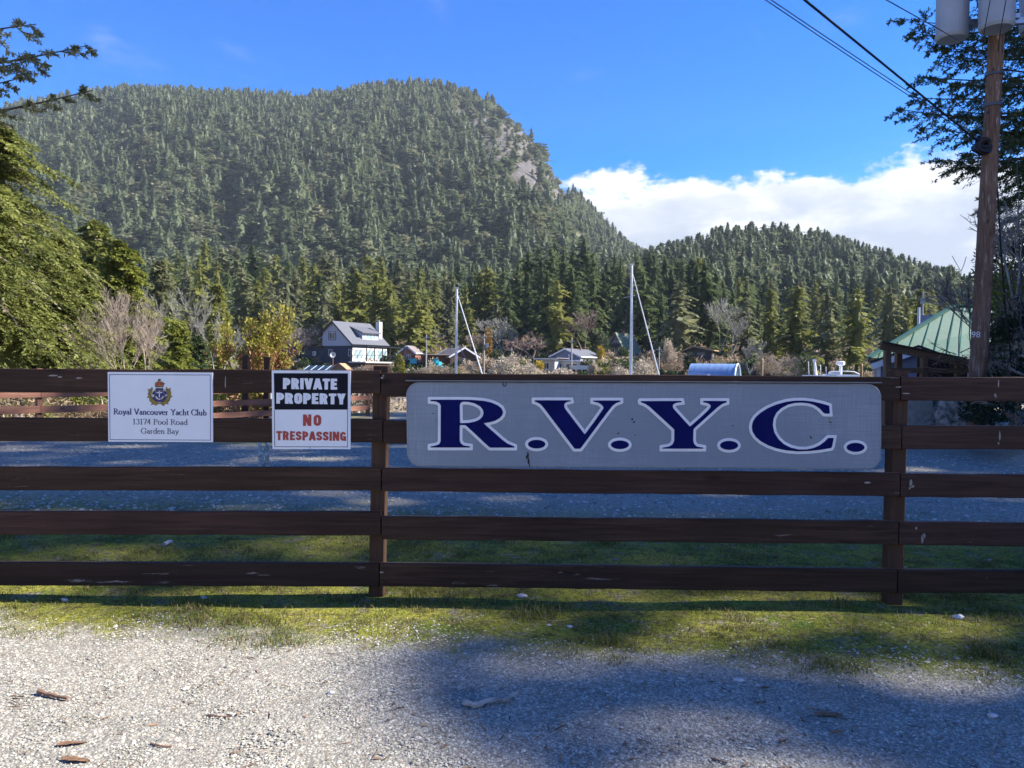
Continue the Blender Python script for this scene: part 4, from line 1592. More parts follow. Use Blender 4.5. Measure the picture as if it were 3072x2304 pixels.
b = MB()
quadbox(b, [cs(323, 1116), cs(638, 1117.5), cs(639, 1326.5), cs(325, 1325)], 0.0, 0.0065)
b.build('sheet', M_signwhite, club)
b = MB()
O_ = [cs(327.5, 1122.8), cs(631.5, 1124.3), cs(632.5, 1321.3), cs(329.5, 1319.8)]
I_ = offset_loop(O_, -0.0034)
for i in range(4):
    j = (i + 1) % 4
    b.add([(O_[i][0], -0.0008, O_[i][1]), (O_[j][0], -0.0008, O_[j][1]), (I_[j][0], -0.0008, I_[j][1]), (I_[i][0], -0.0008, I_[i][1])], [(3, 2, 1, 0)] if False else [(0, 1, 2, 3)])
b.build('border', M_inkblue, club)
for txt, xa, xb, yb, cp, th, tn, m in (('Royal Vancouver Yacht Club', 341, 621, 1244.5, 17.0, .185, .085, M_inkblue), ('13174 Pool Road', 398, 564, 1273.5, 16.0, .14, .075, M_inkgrey), ('Garden Bay', 423, 537, 1301.0, 16.0, .14, .075, M_inkgrey)):
    p0, p1 = cs(xa, yb), cs(xb, yb)
    serif_text(txt, p0[0], p1[0], (p0[1] + p1[1]) / 2, cp / 2308 * YS, -0.0009, th, tn, m, 'lettering', club)


# crest
def cp(x, y):
    return cs(420 + x / 15.083, 1120 + y / 15.083)


def crest_poly(pts, mat_i, lay, bm_):
    bm_.poly([[cp(x, y) for x, y in pts]], -0.0008 - 0.0003 * lay, -0.0008 - 0.0003 * lay, mat_i)


cm_ = MB()
wl_ = [(545, 610), (590, 700), (560, 800), (530, 900), (520, 1000), (560, 1110), (640, 1210), (740, 1280), (880, 1330), (900, 1370), (760, 1430), (710, 1480), (650, 1410), (490, 1430), (540, 1340), (430, 1260), (420, 1130), (305, 1080),
       (390, 1000), (340, 940), (390, 860), (350, 700), (430, 725), (480, 690)]
wr_ = [(1200, 610), (1270, 700), (1385, 650), (1385, 780), (1420, 910), (1390, 980), (1475, 1040), (1390, 1100), (1360, 1220), (1270, 1320), (1310, 1400), (1150, 1390), (1070, 1485), (1000, 1440), (900, 1370), (880, 1330), (1040, 1270), (1150, 1180),
       (1220, 1080), (1240, 960), (1215, 850), (1150, 720)]
for w in (wl_, wr_):
    crest_poly(w, 1, 0, cm_)
    cx_, cy_ = sum(p[0] for p in w) / len(w), sum(p[1] for p in w) / len(w)
    crest_poly(offset_loop(w, -16), 0, 1, cm_)
cm_.build('wreath', [M_gold, M_olive], club)
cm_ = MB()
crest_poly([(890 + 345 * math.cos(a), 985 + 320 * math.sin(a)) for a in [i * math.pi / 14 for i in range(28)]], 0, 2, cm_)
crest_poly([(720, 670), (1050, 670), (1040, 800), (720, 800)], 0, 3, cm_)
crest_poly([(890 + 225 * math.cos(a), 985 + 230 * math.sin(a)) for a in [i * math.pi / 14 for i in range(28)]], 1, 4, cm_)
crest_poly([(890 + 200 * math.cos(a), 985 + 205 * math.sin(a)) for a in [i * math.pi / 14 for i in range(28)]], 0, 5, cm_)
for q in ([(610, 770), (640, 800), (720, 800), (690, 710), (730, 790), (640, 770)], [(1060, 720), (1090, 780), (1150, 765), (1150, 790), (1060, 800)], [(555, 960), (640, 960), (640, 1060), (555, 1060), (555, 1035), (610, 1030), (560, 1010)],
          [(1150, 970), (1190, 950), (1235, 980), (1215, 1030), (1200, 990), (1170, 990), (1170, 1060), (1145, 1050)]):
    crest_poly(q, 2, 4, cm_)
cm_.build('garter', [M_inkblue, M_gold, M_white], club)
cm_ = MB()
for q in ([(730, 870), (800, 845), (870, 850), (1000, 845), (1020, 870), (990, 890), (900, 895), (760, 890)], [(862, 800), (908, 800), (905, 1080), (862, 1080)],
          [(720, 1020), (790, 1080), (830, 1140), (940, 1150), (1000, 1090), (1060, 1010), (1060, 1090), (980, 1150), (890, 1185), (800, 1160), (725, 1090)]):
    crest_poly(q, 0, 6, cm_)
cm_.build('anchor', M_white, club)
cm_ = MB()
crest_poly([(690, 600), (670, 500), (690, 420), (790, 370), (890, 360), (1000, 375), (1090, 425), (1140, 460), (1090, 520), (1060, 640), (700, 640)], 0, 3, cm_)
crest_poly([(720, 540), (730, 470), (800, 410), (880, 400), (880, 540)], 1, 4, cm_)
crest_poly([(910, 540), (910, 400), (980, 410), (1050, 480), (1040, 540)], 1, 4, cm_)
crest_poly([(820, 360), (815, 270), (880, 245), (945, 270), (945, 360)], 2, 4, cm_)
crest_poly([(700, 590), (1060, 590), (1060, 615), (700, 615)], 3, 4, cm_)
crest_poly([(700, 640), (1050, 640), (1050, 665), (700, 665)], 4, 4, cm_)
cm_.build('crown', [M_gold, M_red, M_olive, M_inkblue, M_white], club)

# ---- PRIVATE PROPERTY / NO TRESPASSING
PS = FY - 0.008
priv = thing('warning_sign', 'square black and white PRIVATE PROPERTY NO TRESPASSING sign on the fence', 'sign', (0, PS, 0))
ps = lambda x, y: sp(x, y, PS)
b = MB()
quadbox(b, [ps(815, 1111), ps(1052, 1112), ps(1051.5, 1347.5), ps(817, 1347)], 0.0, 0.0075)
b.build('sheet', plain('warning_sign_sheet', (0.75, 0.78, 0.81), 0.3, var=0.03, scale=3, spec=0.5), priv)
b = MB()
quadbox(b, [ps(821.5, 1119.5), ps(1044, 1120), ps(1043.5, 1229), ps(823.5, 1229)], -0.0008, -0.0008)
b.build('black_field', M_black, priv)
b = MB()
O_ = [ps(822.5, 1229), ps(1043.8, 1229), ps(1043.5, 1341.5), ps(823.5, 1340.8)]
I_ = offset_loop(O_, -0.0032)
for i in (1, 2, 3):
    j = (i + 1) % 4
    b.add([(O_[i][0], -0.0008, O_[i][1]), (O_[j][0], -0.0008, O_[j][1]), (I_[j][0], -0.0008, I_[j][1]), (I_[i][0], -0.0008, I_[i][1])], [(0, 1, 2, 3)])
b.build('border', M_black, priv)
WHITEPRINT = plain('white_print', (0.74, 0.76, 0.80), 0.4, var=0.03)
for txt, xa, xb, yt, yb, wt, hz, m, gap in (('PRIVATE', 849, 1012, 1135, 1168, .30, .235, WHITEPRINT, .07), ('PROPERTY', 829, 1036, 1179.5, 1212, .30, .235, WHITEPRINT, .07),
                                        ('NO', 908.5, 964.5, 1243.5, 1278, .25, .21, M_red, .14), ('TRESPASSING', 828.5, 1039, 1294, 1321.5, .25, .20, M_red, .05)):
    p0, p1, pt = ps(xa, yb), ps(xb, yb), ps((xa + xb) / 2, yt)
    zb = (p0[1] + p1[1]) / 2
    block_text(txt, p0[0], p1[0], zb, pt[1] - zb, -0.0016, wt, m, 'lettering', priv, gap, hz)
b = MB()
for x, y in ((928, 1117), (930, 1343)):
    c = ps(x, y)
    b.add([(c[0] + 0.005 * math.cos(a), -0.002, c[1] + 0.005 * math.sin(a)) for a in [-k * math.pi / 4 for k in range(8)]], [tuple(range(8))])
b.build('screw_heads', M_rail_metal, priv)


# ================================================================== FAR SIDE OF THE LOT
def beam(name, a, b, w, h, mat, parent=None, **kw):
    """squared timber as its own object with local X along its length"""
    a, b = Vector(a), Vector(b)
    L = (b - a).length
    m = MB()
    m.box((0, 0, 0), (L, w, h))
    o = m.build(name, mat, parent, **kw)
    q = (b - a).to_track_quat('X', 'Z')
    o.location = (a + b) / 2
    o.rotation_mode = 'QUATERNION'
    o.rotation_quaternion = q
    return o


FA, FB = Vector((-8.9, 14.5, 0)), Vector((-4.15, 22.4, 0))
fdir = (FB - FA).normalized()
far = thing('lot_fence', 'sunlit red-brown rail fence along the far side of the gravel lot', 'fence', FA, math.atan2(fdir.y, fdir.x))
L_ = (FB - FA).length
for k, s0 in enumerate(np.arange(-9.2, L_ + 0.1, 3.07)):
    for i, z in enumerate((1.12, 0.82, 0.52, 0.22)):
        a, b_ = s0, min(s0 + 3.06, L_)
        if b_ - a < 0.3:
            continue
        o = link('rail', board_mesh('rail', b_ - a, 0.135, 0.038, M_farwood, 400 + k * 5 + i, 6), far)
        o.location = ((a + b_) / 2, -0.02, z + random.uniform(-.012, .012))
for s0 in np.arange(-9.2, L_ + 1.0, 3.07):
    b = MB()
    b.box((s0, 0.05, 0.5), (0.09, 0.09, 1.6))
    b.build('post', M_farwood, far)
gate = thing('ramp_gate', 'two tall dark gate posts at the head of the gangway behind the lot fence', 'gate', (0, 0, 0))
for px, tp in ((531, 768), (577, 771)):
    p = at(px, tp, 20.5)
    beam('post', (p.x, p.y, -0.6), p, 0.14, 0.14, M_post, gate)
a_, b_ = at(545, 872, 20.3), at(600, 874, 20.3)
beam('cross_rail', a_, b_, 0.05, 0.13, M_farwood, gate)
a_, b_ = at(545, 893, 20.3), at(600, 894, 20.3)
beam('cross_rail', a_, b_, 0.05, 0.13, M_farwood, gate)
# barrel-like white tub standing at the gate
p = at(583, 861, 21)
tb = MB()
tb.tube([(0, 0, 0), (0, 0, 0.05), (0, 0, 0.30), (0, 0, 0.32)], [0.13, 0.14, 0.18, 0.185], 14)
o = tb.build('white_tub', M_sailwhite, None, label='small white tub on the gate rail behind the warning sign', cat='tub')
o.location = (p.x, p.y, p.z)

# gangway down to the floats
gw = thing('gangway', 'white aluminium truss gangway seen between the fence rails', 'gangway')
g0, g1 = at(120, 868, 33), at(560, 876, 36)
for off in (0, 1.4):
    t0, t1 = g0 + Vector((0, off, 0.05)), g1 + Vector((0, off, 0.0))
    b0, b1 = t0 - Vector((0, 0, 1.0)), t1 - Vector((0, 0, 1.0))
    beam('top_chord', t0, t1, 0.12, 0.12, M_alu, gw)
    beam('bottom_chord', b0, b1, 0.12, 0.16, M_alu, gw)
    nd = 9
    m = MB()
    for i in range(nd):
        u, v = i / nd, (i + 1) / nd
        m.bar(b0.lerp(b1, u), t0.lerp(t1, u), 0.08)
        m.bar(b0.lerp(b1, u), t0.lerp(t1, v), 0.07) if i % 2 else m.bar(t0.lerp(t1, u), b0.lerp(b1, v), 0.07)
    m.build('web', M_alu, gw)
m = MB()
m.box(((g0.x + g1.x) / 2, (g0.y + g1.y) / 2 + 0.7, g0.z - 1.0), ((g1.x - g0.x), 1.3, 0.05))
m.build('deck', M_rail_metal, gw)
# a white float boat behind it
def boat_hull(L, B, Hh, mat, name, parent, sheer=0.18):
    n, r = 14, 7
    vs, fs = [], []
    for i in range(n):
        t = i / (n - 1)
        w = B / 2 * (1 - max(0, (t - 0.35) / 0.65) ** 2.2) * (0.82 + 0.18 * min(1, t / 0.2))
        for k in range(r):
            a = k / (r - 1)
            y = (2 * a - 1)
            vs.append((L * (t - 0.5), w * math.copysign(abs(y) ** 0.6, y), Hh * (abs(y) ** 1.6) * (1 + sheer * t * t) - 0.35 * Hh))
    for i in range(n - 1):
        for k in range(r - 1):
            fs.append((i * r + k, (i + 1) * r + k, (i + 1) * r + k + 1, i * r + k + 1))
    for i in range(n - 1):
        fs.append((i * r, i * r + r - 1, (i + 1) * r + r - 1, (i + 1) * r))
    fs.append(tuple(range(r)))
    m_ = MB()
    m_.add(vs, fs)
    return m_.build(name, mat, parent)


p = at(240, 862, 44)
sk = thing('white_skiff', 'white open boat on the water behind the gangway', 'boat', (p.x, p.y, -2.6), 0.1)
boat_hull(7.0, 2.3, 1.6, M_sailwhite, 'hull', sk)
m = MB()
m.box((-0.6, 0, 1.25), (3.4, 1.7, 0.9))
m.build('cabin', M_sailwhite, sk)
m = MB()
m.box((-0.6, -0.87, 1.35), (2.6, 0.02, 0.3))
m.build('window', M_glass, sk)


# ================================================================== NEAR LEFT TREES
def bigfir(name, label, seed, px, pyb, Y, H, R, nb, ns, m, mat, base, p, droop, trunk=0.2, ll=0.13, lw=0.028, group=None, limbs=70, cat='tree', z=None, up=0.12, gaps=0.1, sl=0.36):
    q = at(px, pyb, Y)
    zb = gz(q.x, q.y) if z is None else z
    t = thing(name, label, cat, (q.x, q.y, zb - 0.3), 0, group)
    me, inf = conifer_mesh('crown', mat, seed, H, R, nb, ns, p=p, droop=droop, base=base, m=m, ll=ll, lw=lw, ragged=0.5, up=up, gaps=gaps, sl=sl, core=0.3)
    link('crown', me, t)
    link('trunk', trunk_mesh('trunk', M_bark, H * 0.98, trunk, 8, inf, droop, limbs, 0.06, seed), t)
    return t


bigfir('broad_fir', 'broad sunlit fir with drooping branches filling the left edge behind the fence', 31, -36, 800, 24, 9.7, 3.7, 340, 15, 19, L_near, 0.10, 0.50, 0.42, 0.24, 0.13, 0.030, limbs=110)
bigfir('leafy_fir', 'bright green fir in front of the bare trees, low branches over the fence', 32, 128, 800, 27, 7.4, 2.1, 230, 15, 17, L_near, 0.12, 0.55, 0.45, 0.18, 0.14, 0.032)
bigfir('yellow_cedar', 'yellow-green cedar with a pointed top behind the broad fir', 33, 262, 800, 38, 9.6, 2.3, 220, 14, 12, L_nearcedar, 0.14, 0.55, 0.35, 0.2, 0.2, 0.05)
bigfir('slender_cedar', 'dark slender cedar between the bare tree and the arbutus', 34, 385, 800, 46, 7.4, 1.4, 170, 12, 11, L_nearcedar, 0.05, 0.5, 0.4, 0.16, 0.2, 0.05)
bigfir('dark_cedar', 'dark leaning cedar right of the bare tree, beside the arbutus', 35, 425, 800, 58, 7.2, 1.7, 150, 12, 10, L_fir, 0.05, 0.45, 0.4, 0.16, 0.24, 0.06)
for k, (px, Y, H, R, mat, lab) in enumerate([
        (345, 75, 13.5, 2.8, L_grey, 'tall ragged fir rising behind the yellow-green cedar'), (470, 95, 15.0, 3.0, L_cedar, 'olive fir behind the arbutus, nearest the shore'),
        (205, 62, 13.5, 3.0, L_near, 'sunny fir between the broad fir and the yellow cedar'), (560, 120, 15.0, 3.4, L_grey, 'pale fir just left of the two-storey house')]):
    bigfir('shore_fir', lab, 60 + k, px, 800, Y, H, R, 150, 11, 6, mat, 0.06, 0.65, 0.4, 0.2, 0.45, 0.11, limbs=10)


def baretree(name, label, seed, loc, H, spread=0.55, mat=None, multi=1, levels=5, kids=3, r0=0.1, minr=0.008, group=None, upw=0.35, leaf=None, cat='bare tree', scale=None):
    t = thing(name, label, cat, loc, 0, group)
    segs, tips = bare_arrays(seed, H, spread, levels, kids, r0, minr, upw, multi)
    big_ = [s for s in segs if s[2] > minr * 2.2]
    small = [s for s in segs if s[2] <= minr * 2.2]
    link('trunk', segs_mesh('trunk', big_ or segs[:4], mat or M_twig, 5), t)
    if small:
        link('twigs', segs_mesh('twigs', small, mat or M_twig, 3), t)
    if scale:
        t.scale = scale
    return t, tips


q = at(232, 805, 25.5)
baretree('bare_alder', 'pale bare alder with fanned twigs behind the address sign', 11, (q.x, q.y, -0.7), 4.7, 0.36, M_barklight, 2, 4, 4, 0.05, 0.0045, scale=(0.72, 0.72, 1))
q = at(290, 805, 25.5)
baretree('bare_alder', 'bare alder of pale upright twigs, right beside the other alder', 12, (q.x, q.y, -0.7), 4.5, 0.40, M_barklight, 2, 4, 4, 0.05, 0.0045, scale=(0.72, 0.72, 1))
q = at(385, 805, 64)
baretree('bare_maple', 'grey bare tree behind the dark cedar left of the arbutus', 13, (q.x, q.y, -0.8), 9.2, 0.42, M_twiggrey, 2, 4, 3, 0.10, 0.014, scale=(0.7, 0.7, 1))
q = at(470, 805, 66)
baretree('bare_maple', 'thin bare tree rising behind the left side of the arbutus', 16, (q.x, q.y, -0.8), 7.4, 0.42, M_twiggrey, 2, 4, 3, 0.09, 0.013, scale=(0.7, 0.7, 1))

# arbutus: orange limbs with rosettes of long leaves
def arbutus(label, seed, px, Y, H, sx, nl, cat='tree'):
    q = at(px, 805, Y)
    t, tips = baretree('arbutus', label, seed, (q.x, q.y, gz(q.x, q.y) - 0.2), H, 0.62, M_madbark, 3, 3, 3, 0.09, 0.016, cat=cat)
    r = np.random.default_rng(seed)
    P, D = [], []
    for p, d in tips:
        for _ in range(nl):
            v = nrm(np.array(d) * 0.5 + r.normal(0, 0.75, 3) + np.array([0, 0, -0.05]))
            P.append(np.array(p) + v * 0.04 + r.normal(0, 0.10, 3))
            D.append(v)
    P, D = np.array(P), np.array(D)
    L = 0.15 * (0.7 + 0.6 * r.random(len(P)))
    V4 = diamonds(P, D, L, L * 0.24, r, 1.4)
    V, Q = quads_of(V4)
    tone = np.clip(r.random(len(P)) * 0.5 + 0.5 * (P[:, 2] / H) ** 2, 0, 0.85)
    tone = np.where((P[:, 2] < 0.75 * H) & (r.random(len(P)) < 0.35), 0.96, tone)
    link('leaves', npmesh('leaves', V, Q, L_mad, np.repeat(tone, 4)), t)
    t.scale = (sx, sx, 1)


arbutus('yellow-leaved arbutus with orange limbs behind the gate posts', 3, 526, 24, 4.75, 0.68, 26)
arbutus('low arbutus boughs just left of the two-storey house', 5, 632, 24, 1.75, 1.2, 26)
arbutus('smaller arbutus at the left of the gate posts', 8, 487, 25, 3.3, 0.6, 20)


def bush(name, label, mat, seed, px, pyb, Y, w, h, nl=900, ll=0.3, lw=0.06, dz=0.0, twig=None, group=None, cat='bush', z=None, shell=0.5, leafname='leaves', lump=0.35):
    q = at(px, pyb, Y)
    zb = q.z if z is None else z
    t = thing(name, label, cat, (q.x, q.y, zb), 0, group)
    link(leafname, leaf_cloud(leafname, mat, seed, w / 2, w / 2 * 0.8, h, nl, ll, lw, shell=shell, lump=lump), t)
    segs, tips = bare_arrays(seed, h * 0.95, 0.7, 3, 3, 0.05, 0.012, 0.3, 3)
    me = segs_mesh('stems', segs, twig or M_twig, 3)
    o = link('stems', me, t)
    ws = max(abs(p.x) for p, d in tips) if tips else 1
    o.scale = (min(3, w * 0.5 / max(ws, .1)), min(3, w * 0.4 / max(ws, .1)), 1)
    return t


# brush behind the lot fence
for k, (px, py, Y, w, h, m, lab) in enumerate([
        (40, 905, 22, 3.4, 1.0, L_tan, 'tan dry brush at the left end behind the lot fence'), (150, 910, 24, 3.6, 0.45, L_tan, 'tan dry brush under the gangway'),
        (250, 912, 25, 3.0, 0.5, L_tan, 'low straw-coloured brush behind the address sign'), (500, 905, 25, 2.4, 0.5, L_tan, 'dry brush between the two white signs'),
        (790, 905, 27, 3.0, 1.15, L_blossom, 'pale bramble and driftwood right of the warning sign'), (860, 905, 28, 2.6, 0.8, L_blossom, 'bleached bramble left of the grey board')]):
    bush('dry_brush', lab, m, 70 + k, px, py, Y, w, h, 1500, 0.22, 0.02, leafname='stalks')
p = at(851, 868, 33)
m = MB()
m.box((0, 0, 0), (2.2, 0.6, 0.28))
m.box((0, 0, 0.25), (2.4, 0.7, 0.22))
o = m.build('blue_kayak_rack', plain('blue_tarp', (0.05, 0.16, 0.36), 0.5), None, label='blue tarpaulin roll on the beach left of the grey board', cat='tarpaulin')
o.location = p
# small twisted sapling standing in the lot in front of the warning sign
q = gp(571, 1010)
t = thing('sapling', 'little forked sapling trunk with lichen under the warning sign', 'sapling', (q.x, q.y, 0))
b = MB()
s_ = lambda px, py: Vector((at(px, py, q.y).x - q.x, 0, at(px, py, q.y).z))
for pts, r0 in (([(566, 1012), (563, 985), (560, 962), (556, 940), (552, 905)], 0.034), ([(575, 1012), (577, 985), (580, 962), (578, 945), (584, 900)], 0.03), ([(571, 1000), (569, 980), (572, 965), (576, 940)], 0.016)):
    P = [s_(a, b_) + Vector((random.uniform(-.01, .01), random.uniform(-.03, .03), 0)) for a, b_ in pts]
    b.tube(P, [r0 * (1 - 0.12 * i) for i in range(len(P))], 7)
b.build('trunk', plain('lichen_bark', (0.50, 0.50, 0.42), 0.95, var=0.4, scale=30), t)

# ================================================================== RIGHT BANK
pole_t, pole_b = at(2160, -60, 13.6), at(2111, 850, 14.0)
pole = thing('utility_pole', 'weathered wooden utility pole numbered 98 carrying grey transformers', 'utility pole', (pole_b.x, pole_b.y, 0))
ax = (pole_t - pole_b)
top = pole_t + ax * 0.22
bot = pole_b - ax * (0.9 / ax.z)
rel = lambda v: Vector(v) - Vector((pole_b.x, pole_b.y, 0))
b = MB()
n = 12
P = [rel(bot.lerp(top, t)) for t in np.linspace(0, 1, 16)]
b.tube(P, [0.158 - 0.045 * i / 15 + random.uniform(-.003, .003) for i in range(16)], 16)
b.build('shaft', M_pole, pole, True)


def can(px, pyb, r, h, Y, txt=None):
    q = rel(at(px, pyb, Y))
    b = MB()
    b.tube([q + Vector((0, 0, z)) for z in (0.03, 0.0, 0.05, h, h + 0.03, h + 0.10)], [r * 0.80, r * 0.9, r, r, r * 1.03, r * 0.5], 28)
    c = b.build('transformer', M_can, pole)
    b = MB()
    b.tube([q + Vector((0, 0, z)) for z in (0.035, 0.05)], [r * 0.8, r * 0.8], 24)
    # hanger lugs
    b.box(q + Vector((r + 0.05, 0.02, h * 0.25)), (0.14, 0.09, 0.08))
    b.box(q + Vector((r + 0.05, 0.02, h * 0.8)), (0.14, 0.09, 0.08))
    b.build('lug', M_rail_metal, c)
    b = MB()
    for dx in (-0.12, 0.12):
        b.tube([q + Vector((dx, 0, h + 0.08 + 0.05 * i)) for i in range(6)], [0.035, 0.055, 0.035, 0.055, 0.035, 0.02], 10)
    b.build('bushing', M_conc, c)
    return c, q


c1, q1 = can(2056, 86, 0.265, 0.95, 13.9)
c2, q2 = can(2152, 64, 0.275, 0.95, 13.35)
c3, q3 = can(2238, 68, 0.265, 0.95, 14.0)
# number on the can and on the pole (built-in lettering)


def bfont(txt, size, mat, name, parent, loc, rz=0.0):
    cu = bpy.data.curves.new(name, 'FONT')
    cu.body = txt
    cu.size = size
    cu.extrude = 0.001
    cu.align_x = 'CENTER'
    tmp = bpy.data.objects.new('tmp', cu)
    C.objects.link(tmp)
    dg = bpy.context.evaluated_depsgraph_get()
    me = bpy.data.meshes.new_from_object(tmp.evaluated_get(dg))
    bpy.data.objects.remove(tmp)
    me.materials.clear()
    me.materials.append(mat)
    o = link(name, me, parent)
    o.location = loc
    o.rotation_euler = (math.pi / 2, 0, rz)
    return o


bfont('50', 0.13, plain('faded_number', (0.5, 0.52, 0.53), 0.6), 'number', c2, q2 + Vector((0.02, -0.282, 0.38)), 0.05)
t98 = rel(at(2105.5, 729, 13.82))
bfont('98', 0.15, M_white, 'number', pole, t98 + Vector((0, -0.035, 0)), -0.25)
b = MB()
c = rel(at(2100, 60, 13.75))
b.bar(rel(at(2040, 52, 13.9)), rel(at(2240, 44, 13.9)), 0.09, 0.11)
b.bar(rel(at(2060, -10, 13.9)), rel(at(2240, -18, 13.9)), 0.09, 0.11)
b.build('mounting_bracket', M_rail_metal, pole)
b = MB()
q = rel(at(2119, 316, 13.75))
for k in range(7):
    cc = q + Vector((random.uniform(-.03, .03), -0.06 + random.uniform(-.05, .05), random.uniform(-.04, .04)))
    rr2, tl_ = random.uniform(0.04, 0.12), random.uniform(-1.5, 1.5)
    b.tube([cc + Vector((rr2 * math.cos(a), rr2 * math.sin(a) * math.sin(tl_) * 0.6, rr2 * math.sin(a))) for a in [i * math.pi / 8 for i in range(17)]], 0.035, 6)
b.box(q, (0.17, 0.16, 0.22), Matrix.Rotation(0.5, 3, 'Y'))
b.tube([q + Vector((0.1, 0, 0.1)), q + Vector((0.18, 0.02, 0.28)), q + Vector((0.14, 0, 0.46))], 0.03, 6)
b.box(q + Vector((0.12, -0.02, 0.62)), (0.10, 0.14, 0.16), Matrix.Rotation(0.3, 3, 'Y'))
b.build('splice_box', M_cable, pole)
b = MB()
for y, w in ((163, .04), (228, .05)):
    zq = at(2136, y, 13.72).z
    q = rel(bot.lerp(top, (zq - bot.z) / (top.z - bot.z)))
    b.tube([q - Vector((0, 0, w / 2)), q + Vector((0, 0, w / 2))], 0.152, 16)
b.build('strap', M_wire, pole)


def wire(name, label, pts, r, mat, sag=0.0, cat='cable', group=None, parent=None):
    b = MB()
    out = []
    for (p, q) in zip(pts, pts[1:]):
        p, q = Vector(p), Vector(q)
        for i in range(13):
            t = i / 13
            out.append(p.lerp(q, t) - Vector((0, 0, 4 * sag * t * (1 - t))))
    out.append(Vector(pts[-1]))
    b.tube(out, r, 5)
    return b.build(name, mat, parent, True, label=label, cat=cat, group=group)


def through(pxa, pya, Ya, pxb, pyb, Yb, ext):
    a, b_ = at(pxa, pya, Ya), at(pxb, pyb, Yb)
    return b_ + (b_ - a) * ext


p0 = at(2112, 305, 13.7)
pm = at(1738, 0, 9.3)
wire('service_cable', 'thick black cable slung from the pole up to the left', [p0, pm, pm + (pm - p0) * 2.2 + Vector((0, 0, 0.5))], 0.016, M_cable, 0.0)
for k, (x0, y0, x1, y1, lab) in enumerate([(2108, 300, 1654, 0, 'lower of the two thin grey wires beside the black cable'), (2108, 292, 1666, 0, 'upper of the two thin grey wires beside the black cable')]):
    p0, pm = at(x0, y0, 13.75), at(x1, y1, 9.0)
    wire('overhead_wire', lab, [p0, pm, pm + (pm - p0) * 2.2 + Vector((0, 0, 0.5))], 0.0065, M_wire, 0.015)
p0, pm = at(2130, 120, 13.9), at(1915, 0, 10.5)
wire('overhead_wire', 'thin wire crossing the corner left of the transformers', [p0, pm, pm + (pm - p0) * 2], 0.008, M_wire)
p0, pm = at(2152, 148, 13.8), at(2260, 162, 12.5)
wire('service_cable', 'short cable running right from the pole under the transformers', [p0, pm, pm + (pm - p0) * 6], 0.016, M_cable)
P = [at(x, y, 13.7 + 0.06 * i) for i, (x, y) in enumerate([(2149, 330), (2152, 380), (2157, 440), (2161, 520), (2166, 580), (2170, 650), (2178, 720), (2186, 790), (2190, 840)])]
P[-1].z = ground_z(P[-1].x, P[-1].y) - 0.1
wire('guy_cable', 'dark cable hanging down the right side of the pole to the rocks', P, 0.016, M_cable)
P = [at(2197, 350, 14.2), at(2200, 420, 14.2), at(2201, 500, 14.2), at(2204, 580, 14.4)]
wire('guy_wire', 'thin wire dropping through the twigs at the right edge', P + [Vector((P[-1].x + 0.1, P[-1].y, ground_z(P[-1].x + .1, P[-1].y)))], 0.007, M_wire)


for k, (xa, ya, xb, yb, lab) in enumerate(((2141, -10, 2126, 70, 'left of two dark leads hanging in front of the middle transformer'), (2175, -10, 2160, 74, 'right of two dark leads hanging in front of the middle transformer'))):
    a, c = at(xa, ya, 12.95), at(xb, yb, 12.98)
    wire('lead_wire', lab, [a + (a - c) * 0.6, a, c, at(xb - 4, yb + 40, 13.6)], 0.008, M_cable, cat='wire')
